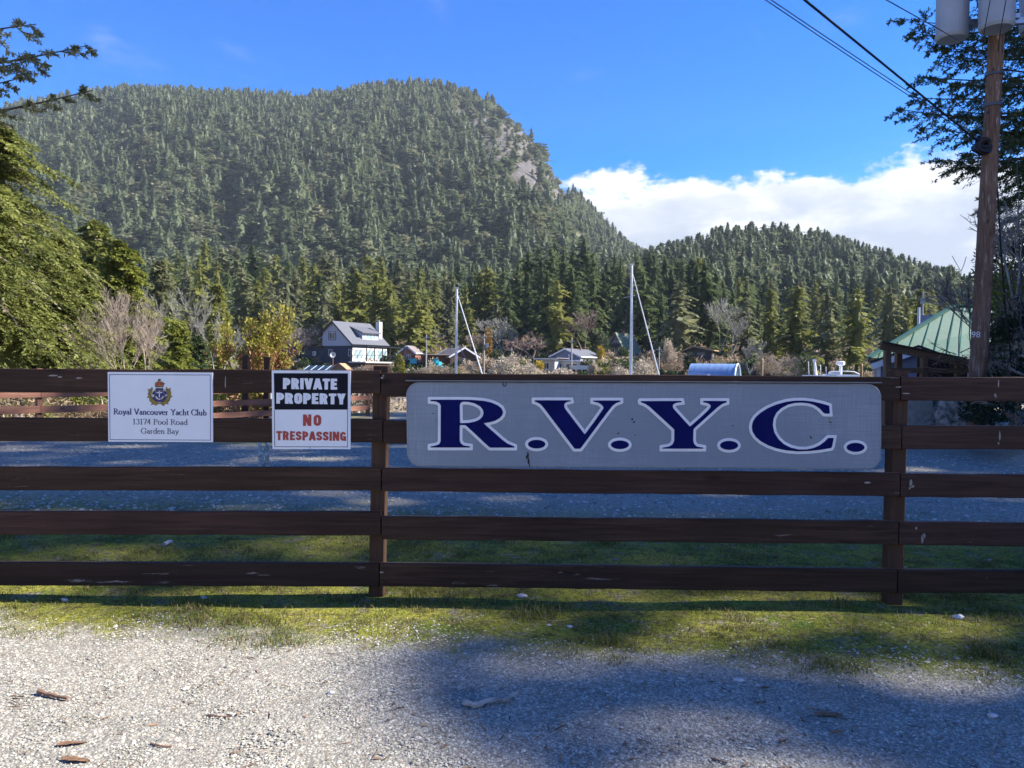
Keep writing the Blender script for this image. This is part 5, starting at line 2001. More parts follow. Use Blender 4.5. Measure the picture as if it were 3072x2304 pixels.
# near fir boughs -----------------------------------------------------
def bough_arrays(r, p0, p1, sag, width, nt, m, ll, lw, start=0.1):
    """needle sprays along a limb from p0 to p1"""
    p0, p1 = np.array(p0, float), np.array(p1, float)
    L = np.linalg.norm(p1 - p0)
    t = start + (1.0 - start) * (np.arange(nt) + r.random(nt)) / nt
    base = p0[None] + (p1 - p0)[None] * t[:, None]
    base[:, 2] -= sag * np.sin(np.pi * t) * -1 * 0.4 + sag * t ** 2 - sag * t
    fwd = (p1 - p0) / L
    lat = nrm(np.cross(fwd, [0, 0, 1.]))
    sgn = np.where(np.arange(nt) % 2 == 0, 1.0, -1.0)
    tl = width * (0.35 + 0.65 * np.sin(np.pi * np.clip(t * 0.85 + 0.12, 0, 1))) * (0.6 + 0.6 * r.random(nt))
    td = nrm(fwd[None] * (0.55 + 0.3 * r.random((nt, 1))) + lat[None] * (sgn * (0.55 + 0.5 * r.random(nt)))[:, None] + np.stack([np.zeros(nt), np.zeros(nt), r.normal(-0.28, 0.28, nt)], 1))
    segs = [(tuple(base[i]), tuple(base[i] + td[i] * tl[i] + np.array([0, 0, -0.06 * tl[i]])), 0.006, 0.003) for i in range(nt)]
    # twiglets then needles
    k = 5
    s = (np.arange(k)[None] + r.random((nt, k))) / k
    B = base[:, None] + td[:, None] * (tl[:, None] * s)[..., None]
    sg = np.where(np.arange(k) % 2 == 0, 1.0, -1.0)[None] * (0.4 + 0.6 * r.random((nt, k)))
    tl2 = tl[:, None] * 0.38 * (1.1 - 0.6 * s) * (0.6 + 0.7 * r.random((nt, k)))
    latt = nrm(np.cross(td, [0, 0, 1.]))
    D2 = nrm(td[:, None] + latt[:, None] * sg[..., None] + r.normal(0, 0.22, (nt, k, 3)))
    allB = np.concatenate([B.reshape(-1, 3), base], 0)
    allD = np.concatenate([D2.reshape(-1, 3), td], 0)
    allL = np.concatenate([tl2.ravel(), tl], 0)
    s = (np.arange(m)[None] + r.random((len(allB), m))) / m
    NP = allB[:, None] + allD[:, None] * (allL[:, None] * s)[..., None]
    ND = nrm(allD[:, None] * 0.8 + r.normal(0, 0.62, (len(allB), m, 3)))
    nl = ll * (0.7 + 0.6 * r.random((len(allB), m)))
    V4 = diamonds(NP.reshape(-1, 3), ND.reshape(-1, 3), nl.ravel(), nl.ravel() * lw / ll, r, 2.0)
    tone = np.clip(np.repeat(r.random(len(allB)) * 0.6, m) + r.random(len(V4)) * 0.4, 0, 1)
    return V4, tone, segs


def limb_tree(name, label, loc, H, r0, limbs, mat, seed, width, nt, m, ll, lw, bark=None):
    """tree whose long limbs reach given points"""
    r = np.random.default_rng(seed)
    t = thing(name, label, 'tree', loc)
    link('trunk', trunk_mesh('trunk', M_bark, H, r0, 10, None, seed=seed, wob=0.1), t)
    V, T, S = [], [], []
    l0 = np.array(loc)
    for (p0, p1, sag, wk) in limbs:
        a, b_ = np.array(p0) - l0, np.array(p1) - l0
        v, tn, sg = bough_arrays(r, a, b_, sag, width * wk, nt, m, ll, lw)
        V.append(v)
        T.append(tn)
        S += sg
        n = 8
        pts = []
        for i in range(n + 1):
            q = i / n
            c = a + (b_ - a) * q
            c[2] -= sag * math.sin(math.pi * q) * -0.4 + sag * q * q - sag * q
            pts.append(c)
        for i in range(n):
            S.append((tuple(pts[i]), tuple(pts[i + 1]), 0.035 * (1 - i / n) + 0.006, 0.035 * (1 - (i + 1) / n) + 0.006))
    V4 = np.concatenate(V)
    Vv, Q = quads_of(V4)
    link('needles', npmesh('needles', Vv, Q, mat, np.repeat(np.concatenate(T), 4)), t)
    link('limbs', segs_mesh('limbs', S, bark or M_bark, 4), t)
    return t


# upper-left: two or three boughs from a fir standing left of the picture
Y_ = 10.0
tx = -9.6
lm = []
for (px, py, Y, hz, wk) in [(78, 52, 9.6, 5.9, 0.8), (190, 98, 9.8, 5.2, 0.75), (70, 130, 10.2, 5.15, 1.0), (200, 195, 10.0, 4.5, 0.62), (60, 165, 10.6, 4.9, 0.5)]:
    e = at(px, py, Y)
    lm.append(((tx, Y_ + 0.2, hz), tuple(e), -0.25, wk))
rr_ = random.Random(4)
for k in range(16):
    a = rr_.uniform(1.9, 5.0)
    z = rr_.uniform(3.5, 9.0)
    L = rr_.uniform(1.5, 3.2)
    lm.append(((tx, Y_, z), (tx + L * math.cos(a), Y_ + L * math.sin(a), z - 0.3 * L), 0.1, 0.8))
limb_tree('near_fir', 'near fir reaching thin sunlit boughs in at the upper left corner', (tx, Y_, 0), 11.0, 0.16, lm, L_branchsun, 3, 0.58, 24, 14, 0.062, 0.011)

# upper-right: dark boughs behind the utility pole
tx, Y_ = 13.2, 17.0
lm = []
for (px, py, Y, hz, wk) in [(1945, 40, 16.5, 9.6, 1.0), (1965, 70, 16.2, 9.3, 0.8), (1985, 165, 16.0, 8.6, 0.9), (1968, 210, 16.4, 8.3, 1.0), (1938, 235, 16.6, 7.6, 1.1), (1990, 275, 16.2, 7.3, 1.0), (2022, 345, 16.0, 6.9, 1.0), (2060, 352, 16.6, 6.4, .9),
                            (2040, 120, 17.0, 9.0, 1.1), (2070, 240, 16.9, 7.9, 1.1), (2085, 330, 17.2, 6.8, 1.0), (2150, 420, 16.0, 5.9, 1.0), (2165, 300, 15.5, 7.6, 1.0), (2175, 170, 15.6, 8.6, 1.1), (2180, 80, 15.6, 9.7, 1.1), (2200, 380, 15.4, 6.2, 1.0), (2060, 180, 16.6, 8.4, 1.1), (2100, 280, 16.4, 7.5, 1.1), (2010, 100, 16.8, 9.2, 1.0), (2190, 240, 15.8, 8.0, 1.1), (2080, 70, 16.6, 9.9, 1.1), (2170, 360, 16.2, 6.6, 1.1),
                            (2130, 20, 16.4, 10.4, 1.1), (2050, -30, 16.4, 10.9, 1.0), (1990, -70, 16.5, 11.4, 1.0), (2150, 520, 17.5, 4.6, 0.7), (2180, 470, 16.0, 5.2, 0.8)]:
    e = at(px, py, Y)
    lm.append(((tx, Y_, hz), tuple(e), -0.5, wk))
for k in range(26):
    a = rr_.uniform(-1.6, 2.6)
    z = rr_.uniform(5, 11)
    L = rr_.uniform(1.8, 3.8) * (1.25 - z / 20)
    lm.append(((tx, Y_, z), (tx + L * math.cos(a), Y_ + L * math.sin(a), z - 0.35 * L), 0.1, 1.0))
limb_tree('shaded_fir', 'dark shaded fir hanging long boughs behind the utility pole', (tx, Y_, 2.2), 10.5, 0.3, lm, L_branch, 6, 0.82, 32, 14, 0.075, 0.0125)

# bank plants
bush('bank_shrub', 'lime-green shrub on the bank right of the pole', L_limebush, 81, 2180, 690, 15.6, 1.3, 1.25, 2000, 0.075, 0.02)
bush('bank_shrub', 'dark shrub over the rock face at the right edge', L_dark, 82, 2216, 735, 14.9, 1.0, 0.9, 1500, 0.075, 0.02)
bush('bank_shrub', 'dark salal in front of the rock right of the pole', L_dark, 83, 2215, 868, 13.6, 1.5, 1.0, 2600, 0.065, 0.02)
bush('bank_shrub', 'dark low brush at the foot of the pole', L_dark, 84, 2135, 905, 13.2, 0.9, 0.62, 1500, 0.06, 0.02)
bush('bank_shrub', 'dry dark thicket at the right end behind the fence', L_dark, 85, 2200, 915, 12.4, 1.5, 0.7, 2000, 0.08, 0.014)
bush('bank_shrub', 'dark ivy on the bank just right of the pole', L_bush, 87, 2146, 775, 15.4, 0.7, 1.0, 1500, 0.07, 0.02)
bush('bank_shrub', 'dark evergreen clump above the rocks behind the pole', L_bush, 88, 2180, 610, 18.5, 1.6, 1.3, 2000, 0.09, 0.02)
q = at(2196, 640, 15.2)
baretree('bare_shrub', 'bare twiggy shrub against the cloud at the right edge', 23, (q.x, q.y, q.z - 0.3), 2.4, 0.6, M_twiggrey, 3, 4, 3, 0.03, 0.005)
q = at(2188, 820, 14.2)
baretree('bare_shrub', 'thin leafless saplings on the rock right of the pole', 24, (q.x, q.y, q.z - 0.2), 2.6, 0.4, M_bark, 3, 3, 2, 0.03, 0.006)
q = at(2030, 790, 17.5)
baretree('bare_shrub', 'bare branches in front of the green roof', 25, (q.x + 1.2, q.y, q.z - 0.6), 3.2, 0.65, M_twiggrey, 2, 4, 3, 0.03, 0.006)
for k, (px, py, Y, a, b_, c, lab) in enumerate([
        (2018, 915, 18.0, 0.62, 0.5, 0.72, 'pale squared boulder beside the concrete block'), (2078, 915, 17.0, 0.68, 0.5, 0.78, 'grey pointed boulder left of the dark salal'),
        (2235, 700, 17.2, 1.1, 0.9, 1.0, 'broad granite outcrop on the bank'), (2218, 770, 15.4, 0.7, 0.8, 0.8, 'speckled granite block at the right edge above the salal'), (2158, 800, 15.8, 0.3, 0.4, 0.4, 'small granite block just right of the pole')]):
    q = at(px, py, Y)
    o = boulder('boulder', M_rock, 5 + k, a, b_, c, None, (q.x, q.y, q.z), label=lab, cat='boulder')
q = at(1966, 905, 18)
m = MB()
m.add([(-0.40, -0.3, -0.5), (0.40, -0.3, -0.5), (0.40, 0.3, -0.5), (-0.40, 0.3, -0.5), (-0.38, -0.28, 1.1), (0.30, -0.28, 1.1), (0.30, 0.28, 1.1), (-0.38, 0.28, 1.1)],
      [(3, 2, 1, 0), (4, 5, 6, 7), (0, 1, 5, 4), (1, 2, 6, 5), (2, 3, 7, 6), (3, 0, 4, 7)])
o = m.build('concrete_block', M_conc, None, label='upright pale concrete block behind the right fence post', cat='concrete block')
o.location = (q.x + 0.03, q.y, 0)
o.rotation_euler = (0, 0, 0.15)
q = at(1972, 905, 21)
bn = thing('waste_bin', 'dark teal bin half hidden behind the concrete block', 'bin', (q.x - 0.35, q.y, 0))
m = MB()
m.box((0, 0, 0.55), (2.3, 1.2, 1.1))
m.build('body', M_teal, bn)
m = MB()
m.box((0, 0.02, 1.13), (2.36, 1.26, 0.06))
m.build('lid', M_trimblack, bn)

# ================================================================== BUILDINGS


def house(name, label, loc, yaw, W, L, wh, rise, ridge=0.5, over=0.4, wall=None, roof=None, trim=None, rt=0.16, cat='house', zb=0.0, gable_over=None):
    """gabled box: x across the gable (-W/2..W/2), y along the ridge (0 at front gable)"""
    t = thing(name, label, cat, loc, R_(yaw))
    go = over if gable_over is None else gable_over
    rx = -W / 2 + W * ridge
    b = MB()
    prof = [(-W / 2, zb), (W / 2, zb), (W / 2, wh), (rx, wh + rise), (-W / 2, wh)]
    vs = [(x, 0, z) for x, z in prof] + [(x, L, z) for x, z in prof]
    b.add(vs, [(0, 1, 2, 3, 4), (9, 8, 7, 6, 5), (1, 6, 7, 2), (0, 4, 9, 5)])
    b.build('wall', wall, t)
    b = MB()
    sl = rise / (W / 2 + rx), rise / (W / 2 - rx)
    for sg, s_ in ((-1, sl[0]), (1, sl[1])):
        ex = sg * (W / 2 + over)
        ez = wh - s_ * over
        d = 0.02
        vs = [(rx, -go, wh + rise + d), (ex, -go, ez + d), (ex, L + go, ez + d), (rx, L + go, wh + rise + d)]
        vs += [(x, y, z + rt) for x, y, z in vs]
        b.add(vs, [(0, 1, 2, 3), (7, 6, 5, 4), (0, 4, 5, 1), (1, 5, 6, 2), (2, 6, 7, 3)])
    b.build('roof', roof, t)
    if trim is not None:
        b = MB()
        for y in (-go - 0.04, L + go + 0.04):
            for sg, s_ in ((-1, sl[0]), (1, sl[1])):
                ex, ez = sg * (W / 2 + over), wh - s_ * over
                b.bar((rx, y, wh + rise + 0.06), (ex, y, ez + 0.06), 0.06, 0.30)
        for sg, s_ in ((-1, sl[0]), (1, sl[1])):
            ex, ez = sg * (W / 2 + over + 0.04), wh - s_ * over
            b.bar((ex, -go, ez + 0.08), (ex, L + go, ez + 0.08), 0.08, 0.22)
        b.build('fascia', trim, t)
    return t


def window(t, face, u, z, w, h, W, L, frame=M_white, pane=M_glass, nx=2, dep=0.06, fw=0.09, door=False):
    """face: 'f' front gable, 'r' right wall, 'l' left wall"""
    if face == 'f':
        mtx = lambda a, d, zz: (u + a, -d, z + zz)
    elif face == 'r':
        mtx = lambda a, d, zz: (W / 2 + d, u + a, z + zz)
    else:
        mtx = lambda a, d, zz: (-W / 2 - d, u - a, z + zz)
    b = MB()

    def bx(a0, a1, z0, z1, d0, d1):
        ps = [mtx(a, d, zz) for a in (a0, a1) for d in (d0, d1) for zz in (z0, z1)]
        b.add(ps, [(0, 1, 3, 2), (4, 6, 7, 5), (0, 4, 5, 1), (2, 3, 7, 6), (0, 2, 6, 4), (1, 5, 7, 3)])

    bx(-w / 2, w / 2, -h / 2, -h / 2 + fw, 0.004, dep)
    bx(-w / 2, w / 2, h / 2 - fw, h / 2, 0.004, dep)
    bx(-w / 2, -w / 2 + fw, -h / 2 + fw, h / 2 - fw, 0.004, dep)
    bx(w / 2 - fw, w / 2, -h / 2 + fw, h / 2 - fw, 0.004, dep)
    for i in range(1, nx):
        a = -w / 2 + w * i / nx
        bx(a - fw * 0.4, a + fw * 0.4, -h / 2 + fw, h / 2 - fw, 0.004, dep)
    f = b.build('door' if door else 'window', frame, t)
    b = MB()
    bx(-w / 2 + fw, w / 2 - fw, -h / 2 + fw, h / 2 - fw, 0.003, 0.02)
    b.build('pane', pane, f)
    return f


# -- two-storey grey and navy house with a dormer
hy = 150.0
c0 = at(728, 778, hy)
W_, Ln = 8.0, 9.8
t = house('two_storey_house', 'two-storey house, grey gable in lilac shade over navy ground floor, dark roof with dormer', (c0.x, c0.y, c0.z), -33, W_, Ln, 5.45, 2.05, 0.37, 0.45, M_lilac, M_roofgrey, M_trimblack, cat='house', zb=2.72)
# long low slope on the sunny side: lower the right eave
for o in list(t.children):
    for v in o.data.vertices:
        if v.co.x > W_ / 2 - 0.05 and v.co.z > 2.8:
            v.co.z -= 2.35
    o.data.update()
b = MB()
vs = [(x, y, z) for x in (-W_ / 2 - 0.03, W_ / 2 + 0.03) for y in (-0.03, Ln + .03) for z in (-1.0, 2.70)]
b.add(vs, [(0, 1, 3, 2), (4, 6, 7, 5), (0, 4, 5, 1), (2, 3, 7, 6), (1, 5, 7, 3)])
b.build('lower_wall', M_navyside, t)
b = MB()
for i in range(27):
    x = -W_ / 2 + 0.15 + i * 0.3
    b.box((x, -0.05, 1.0), (0.05, 0.04, 3.3))
b.build('batten', M_navyside, t, kind='stuff')
b = MB()
b.box((0, -0.06, 2.73), (W_ + 0.1, 0.1, 0.12))
b.build('belt_trim', M_trimblack, t)
window(t, 'f', -1.35, 4.75, 1.75, 1.35, W_, Ln, nx=2)
b = MB()
for zz in (4.0, 5.5):
    b.box((-1.35, -0.05, zz), (2.05, 0.06, 0.14))
for xx in (-2.32, -0.38):
    b.box((xx, -0.05, 4.75), (0.14, 0.06, 1.4))
b.build('window_surround', M_navyside, t)
window(t, 'f', -1.75, 1.45, 1.0, 1.35, W_, Ln, nx=2)
window(t, 'f', 3.45, 1.45, 0.8, 1.3, W_, Ln, nx=1)
b = MB()
b.box((W_ / 2 + 0.06, Ln / 2, 1.1), (0.06, Ln - 0.1, 2.6))
b.build('deck_wall', M_cream, t)
for y, w in ((1.6, 2.4), (5.0, 2.4), (8.3, 2.6)):
    window(t, 'r', y, 1.2, w, 1.9, W_ + 0.16, Ln, M_white, M_glasslit, 2)
# dormer on the sunny slope
b = MB()
dx0, dx1, dz0, dz1 = 0.6, 3.2, 5.1, 5.95
vs = [(dx1, 3.6, 4.0), (dx1, 8.2, 4.0), (dx1, 3.6, 5.45), (dx1, 8.2, 5.45), (-1.0, 3.6, 6.9), (-1.0, 8.2, 6.9), (-1.0, 3.6, 4.0), (-1.0, 8.2, 4.0)]
b.add(vs, [(0, 1, 3, 2), (0, 2, 4, 6), (1, 7, 5, 3)])
d = b.build('dormer', M_lilac, t)
b = MB()
vs = [(dx1 + 0.5, 3.2, 5.38), (dx1 + 0.5, 8.6, 5.38), (-1.2, 8.6, 7.1), (-1.2, 3.2, 7.1)]
b.add(vs + [(x, y, z + 0.16) for x, y, z in vs], [(0, 1, 2, 3), (7, 6, 5, 4), (0, 4, 5, 1), (3, 7, 4, 0), (1, 5, 6, 2)])
b.build('roof', M_roofgrey, d)
window(t, 'r', 5.9, 4.72, 2.9, 1.15, dx1 * 2, Ln, M_white, M_glasslit, 3)
# chimney
b = MB()
b.box((2.3, Ln - 0.5, 5.6), (1.0, 0.85, 4.6))
ch = b.build('chimney', M_cream, t)
b = MB()
b.tube([(2.3, Ln - 0.5, 7.9), (2.3, Ln - 0.5, 8.35)], 0.18, 8)
b.build('flue', M_rail_metal, ch)
# low wing to the left
b = MB()
b.box((-W_ / 2 - 4.2, 2.6, 0.85), (8.3, 4.6, 3.4))
w_ = b.build('wing', M_navyside, t)
b = MB()
b.box((-W_ / 2 - 4.2, 2.4, 2.66), (8.9, 5.6, 0.22))
b.build('roof', M_trimblack, w_)
window(t, 'f', -6.3, 1.3, 0.9, 0.8, W_, Ln)
b = MB()
b.box((-W_ / 2 - 0.5, 2.2, 3.6), (1.0, 2.6, 2.0))
b.box((-W_ / 2 - 0.7, 2.1, 4.65), (1.8, 3.2, 0.14), Matrix.Rotation(-0.35, 3, 'Y'))
b.build('side_bay', M_lilac, t)
# deck on the sunny side with rail and pergola
b = MB()
b.box((W_ / 2 + 2.3, Ln / 2 - 0.2, -0.35), (4.4, Ln + 1.5, 0.25))
b.build('deck', M_cream, t)
b = MB()
b.box((W_ / 2 + 2.2, Ln / 2 - 0.2, -1.2), (3.8, Ln + 1.0, 1.4))
b.build('deck_base', M_logbrown, t)
b = MB()
for y in np.linspace(-0.6, Ln + 0.4, 6):
    b.box((W_ / 2 + 4.4, y, 1.2), (0.14, 0.14, 3.0))
for x in np.linspace(W_ / 2 + 0.4, W_ / 2 + 4.4, 3):
    b.box((x, -0.8, 0.35), (0.08, 0.08, 1.15))
b.box((W_ / 2 + 2.4, -0.8, 0.95), (4.2, 0.07, 0.07))
b.box((W_ / 2 + 4.4, Ln / 2, 0.95), (0.07, Ln + 1, 0.07))
b.build('railing', M_trimblack, t)
b = MB()
for y in np.linspace(-0.6, Ln + 0.4, 10):
    b.box((W_ / 2 + 2.8, y, 2.75), (5.2, 0.07, 0.14))
b.box((W_ / 2 + 4.6, Ln / 2, 2.6), (0.1, Ln + 1.6, 0.16))
b.build('pergola', M_trimblack, t)
# satellite dish
q = at(719, 766, 143)
ds = thing('satellite_dish', 'white satellite dish on a post before the navy wall', 'satellite dish', (q.x, q.y, q.z))
b = MB()
ring = [(0.55 * math.cos(a), -0.12 + 0.12 * 0, 0.55 * math.sin(a)) for a in [i * math.pi / 8 for i in range(16)]]
b.add([(0, 0.10, 0)] + ring, [(0, i + 1, (i + 1) % 16 + 1) for i in range(16)])
o = b.build('reflector', M_white, ds)
o.rotation_euler = (0.3, 0, 0.5)
b = MB()
b.tube([(0, 0.1, -3.5), (0, 0.1, 0)], 0.08, 6)
b.build('mast', M_brick, ds)
# garden structures below the house: greenhouse roof and small gable
q = at(690, 800, 138)
gh = thing('greenhouse', 'low greenhouse with pale glazing bars below the grey house', 'greenhouse', (q.x, q.y, q.z - 0.9))
b = MB()
b.add([(-3.6, 0, 0.4), (3.0, 0, 0.4), (4.2, 2.4, 1.75), (-2.4, 2.4, 1.75)], [(0, 1, 2, 3)])
b.add([(-3.6, 0, -0.8), (3.0, 0, -0.8), (3.0, 0, 0.4), (-3.6, 0, 0.4)], [(0, 1, 2, 3)])
b.build('glazing', M_glass, gh)
for i in range(6):
    x = -3.6 + i * 1.32
    m = MB()
    m.bar((x, -0.02, 0.43), (x + 1.2, 2.4, 1.79), 0.16, 0.05)
    m.build('bar', M_quontrim, gh)
q = at(733, 797, 136)
sh_ = house('garden_shed', 'tiny cedar shed with a peaked roof below the grey house', (q.x, q.y, q.z - 1.2), -10, 2.2, 2.4, 1.2, 0.85, 0.5, 0.25, M_pile, M_pile, M_brick, cat='shed')
q = at(797, 803, 136)
m = MB()
m.box((0, 0, -0.6), (4.0, 2.0, 2.2))
m.box((-1.5, -1.03, -0.5), (0.12, 0.1, 2.2))
m.box((1.9, -1.03, -0.5), (0.12, 0.1, 2.2))
m.box((0, 0, 0.56), (4.3, 2.4, 0.12))
o = m.build('boat_shed', M_logbrown, None, label='dark brown flat-topped shed under the deck of the grey house', cat='shed')
o.location = q
bush('topiary', 'yellow-green clipped cone cypress right of the grey house deck', L_lime, 91, 863, 804, 137, 1.7, 3.2, 1300, 0.28, 0.09, shell=0.85, lump=0.1, cat='shrub')
q = at(885, 795, 139)
m = MB()
for k in (-0.35, 0.35):
    m.bar((-2.0, k, 1.0), (2.0, k, -1.2), 0.08, 0.12)
    m.bar((-2.0, k, 1.9), (2.0, k, -0.3), 0.05, 0.05)
for i in range(8):
    m.box((-1.8 + i * 0.5, 0, 0.93 - i * 0.275), (0.3, 0.8, 0.05))
o = m.build('stair', M_trimblack, None, label='dark outdoor stair running down right of the cone cypress', cat='stairs')
o.location = q

# -- little red cabin
q = at(879, 782, 156)
t = house('red_cabin', 'small red-brown cabin with white trim between the trunks', (q.x, q.y, q.z - 0.5), -14, 3.4, 4, 2.4, 1.3, 0.5, 0.3, M_brick, M_brownroof, M_white, cat='cabin')
window(t, 'f', 0.3, 1.5, 0.9, 1.0, 3.4, 4)
# -- log house
q = at(1002, 784, 153)
t = house('log_house', 'brown log house, shallow shingle roof and white barge boards on the gable', (q.x, q.y, q.z), 24, 5.6, 9.5, 1.3, 1.65, 0.5, 0.5, M_logbrown, M_brownroof, M_white, zb=-1.2)
window(t, 'f', -0.2, 0.5, 1.6, 1.0, 5.6, 9.5, M_logbrown, M_glass, 3)
b = MB()
b.box((-5.6, 3.0, 1.55), (6.2, 7.0, 0.18))
b.box((-5.6, 1.2, 0.2), (5.8, 0.2, 2.4))
b.build('veranda', M_brownroof, t)
b = MB()
b.box((-5.6, 1.0, 0.1), (5.6, 0.1, 2.3))
b.build('veranda_wall', M_logbrown, t)
for k, (px, py) in enumerate(((940, 784), (946, 789), (953, 791))):
    q = at(px, py, 146)
    ct = thing('garden_chair', ('turquoise garden chair nearest the mast, before the log house', 'middle turquoise garden chair before the log house', 'turquoise garden chair on the right before the log house')[k], 'chair', (q.x, q.y, q.z - 0.4), 0.4 * k, 'turquoise chairs before the log house')
    m = MB()
    m.box((0, 0, 0.35), (0.75, 0.7, 0.12))
    m.build('seat', M_turq, ct)
    m = MB()
    m.box((0, 0.35, 0.8), (0.75, 0.1, 0.9))
    m.build('backrest', M_turq, ct)
    m = MB()
    for sx in (-.33, .33):
        for sy in (-.3, .3):
            m.box((sx, sy, 0.15), (0.08, 0.08, 0.4))
    m.build('legs', M_turq, ct)
q = at(893, 780, 150)
m = MB()
m.box((0, 0, 0), (1.3, 0.7, 1.0))
m.box((0, -0.36, 0.1), (1.1, 0.03, 0.35))
o = m.build('turquoise_box', M_turq, None, label='turquoise slatted box beside the red cabin', cat='box')
o.location = q
# -- bungalow with shaded blue-grey gable
q = at(1222, 783, 156)
t = house('gabled_bungalow', 'gabled bungalow, gable shaded blue-grey, with grey roof and white sunny wall', (q.x, q.y, q.z), -34, 6.6, 8.6, 1.25, 1.45, 0.5, 0.45, M_bluegrey, M_roofgrey, M_white, zb=-1.0)  # blue-grey gable carries its shade in the colour, sunny side white
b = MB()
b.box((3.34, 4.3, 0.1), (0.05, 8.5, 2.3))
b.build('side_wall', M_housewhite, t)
for y in (1.5, 4.4, 7.2):
    window(t, 'r', y, 0.55, 1.1, 0.8, 6.75, 8.6)
b = MB()
b.tube([(0.6, 5, 2.5), (0.6, 5, 3.3)], 0.18, 8)
b.build('chimney', M_brick, t)
b = MB()
b.tube([(0.9, -0.2, 0.2), (0.9, -0.2, 1.7)], 0.16, 8)
b.build('vent_pipe', M_white, t)
# -- white flat-roofed house in front
q = at(1178, 797, 150)
t = thing('white_house', 'low white flat-roofed house in front of the blue-grey bungalow', 'house', (q.x, q.y, q.z), R_(-30))
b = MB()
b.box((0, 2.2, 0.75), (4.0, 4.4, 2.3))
b.build('wall', M_conc, t)  # grey stands in for shade on the white front wall
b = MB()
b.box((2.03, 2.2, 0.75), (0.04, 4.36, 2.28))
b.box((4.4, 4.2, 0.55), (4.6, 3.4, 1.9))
b.build('sunny_wall', M_housewhite, t)  # sunlit faces get a whiter colour than the front
b = MB()
b.box((0.2, 2.2, 1.98), (5.2, 5.4, 0.14), Matrix.Rotation(-0.06, 3, 'Y'))
b.box((4.5, 4.0, 1.68), (5.4, 4.4, 0.14))
b.build('roof', M_brownroof, t)
b = MB()
b.box((0.2, -0.52, 1.98), (5.2, 0.06, 0.2))
b.box((4.5, 1.78, 1.66), (5.4, 0.06, 0.2))
b.build('fascia', M_white, t)
window(t, 'f', 0.2, 0.6, 1.3, 1.3, 4, 4, M_white, M_glass, 2)
window(t, 'r', 2.6, 0.5, 1.6, 1.2, 4.12, 4, M_white, M_glass, 2)
b = MB()
b.box((4.4, 2.46, 0.55), (2.2, 0.05, 0.9))
b.build('window_band', M_glass, t)
# -- small pale garage by the pole
q = at(1250, 800, 147)
t = thing('pale_carport', 'pale flat carport with dark openings below the blue-grey bungalow', 'carport', (q.x, q.y, q.z - 0.6))
b = MB()
b.box((0, 0, 1.15), (3.4, 2.2, 0.8))
b.box((0, 0, -0.4), (3.4, 2.0, 0.5))
for x in (-1.6, -0.55, 0.55, 1.6):
    b.box((x, -0.9, 0.4), (0.2, 0.2, 1.2))
b.build('frame', M_cream, t)
b = MB()
b.box((0, 0.3, 0.35), (3.2, 1.2, 1.1))
b.build('opening_shade', M_trimblack, t)  # black block in place of the shade inside the carport
# -- A-frame
q = at(1331, 760, 172)
t = thing('a_frame', 'steep green A-frame cottage with glazed front among the firs', 'cottage', (q.x, q.y, q.z - 0.4), R_(-38))
W_, H_, Ln = 4.6, 4.4, 7.0
b = MB()
b.add([(-W_ / 2, 0, 0), (W_ / 2, 0, 0), (0, 0, H_), (-W_ / 2, Ln, 0), (W_ / 2, Ln, 0), (0, Ln, H_)], [(0, 1, 2), (3, 5, 4)])
b.build('gable_wall', M_bluegrey, t)
b = MB()
for sg in (-1, 1):
    vs = [(0, -0.7, H_ + 0.25), (sg * (W_ / 2 + 0.25), -0.7, -0.15), (sg * (W_ / 2 + 0.25), Ln + 0.3, -0.15), (0, Ln + 0.3, H_ + 0.25)]
    b.add(vs + [(x + sg * 0.14, y, z + 0.08) for x, y, z in vs], [(0, 1, 2, 3), (7, 6, 5, 4), (0, 4, 5, 1), (1, 5, 6, 2)])
b.build('roof', M_aframe, t)
b = MB()
for sg in (-1, 1):
    b.bar((0, -0.76, H_ + 0.3), (sg * (W_ / 2 + 0.35), -0.76, -0.1), 0.08, 0.3)
b.build('barge_board', M_brownroof, t)
window(t, 'f', -0.3, 2.25, 1.3, 1.0, W_, Ln, M_white, M_glass, 3)
window(t, 'f', -0.9, 0.75, 1.0, 1.2, W_, Ln, M_white, M_glass, 2)
window(t, 'f', 0.9, 0.75, 0.8, 1.2, W_, Ln, M_white, M_glass, 1)
b = MB()
b.box((0.3, 2.6, 4.6), (0.5, 0.5, 1.4))
b.build('chimney', M_brick, t)
b = MB()
b.box((0, -0.9, 1.5), (3.4, 1.6, 0.12))
b.box((0, -1.6, 1.9), (3.4, 0.06, 0.5))
b.build('balcony', M_trimblack, t)
# -- dark cabin on posts
q = at(1508, 772, 160)
t = house('dark_cabin', 'dark timber cabin with a pale low roof half hidden by firs', (q.x, q.y, q.z - 0.2), -24, 5.4, 5.0, 1.7, 0.75, 0.35, 0.6, M_trimblack, M_pile, M_pile, cat='cabin', zb=-1.6)
window(t, 'f', 0.6, 0.8, 1.7, 1.0, 5.4, 5, M_navyside, M_glass, 3)
window(t, 'f', -1.6, 0.8, 1.0, 1.0, 5.4, 5, M_navyside, M_glass, 2)
window(t, 'r', 2.0, 0.8, 1.6, 1.0, 5.4, 5, M_pile, M_glasslit, 2)
b = MB()
b.tube([(0.2, 2, 2.4), (0.2, 2, 3.1)], 0.25, 8)
b.build('chimney', M_pile, t)
b = MB()
b.box((0.3, -0.9, -0.1), (5.6, 1.8, 0.12))
b.box((0.3, -1.8, 0.45), (5.6, 0.06, 0.1))
for x in np.linspace(-2.4, 3.0, 7):
    b.box((x, -1.8, 0.15), (0.06, 0.06, 0.6))
b.build('deck', M_navyside, t)
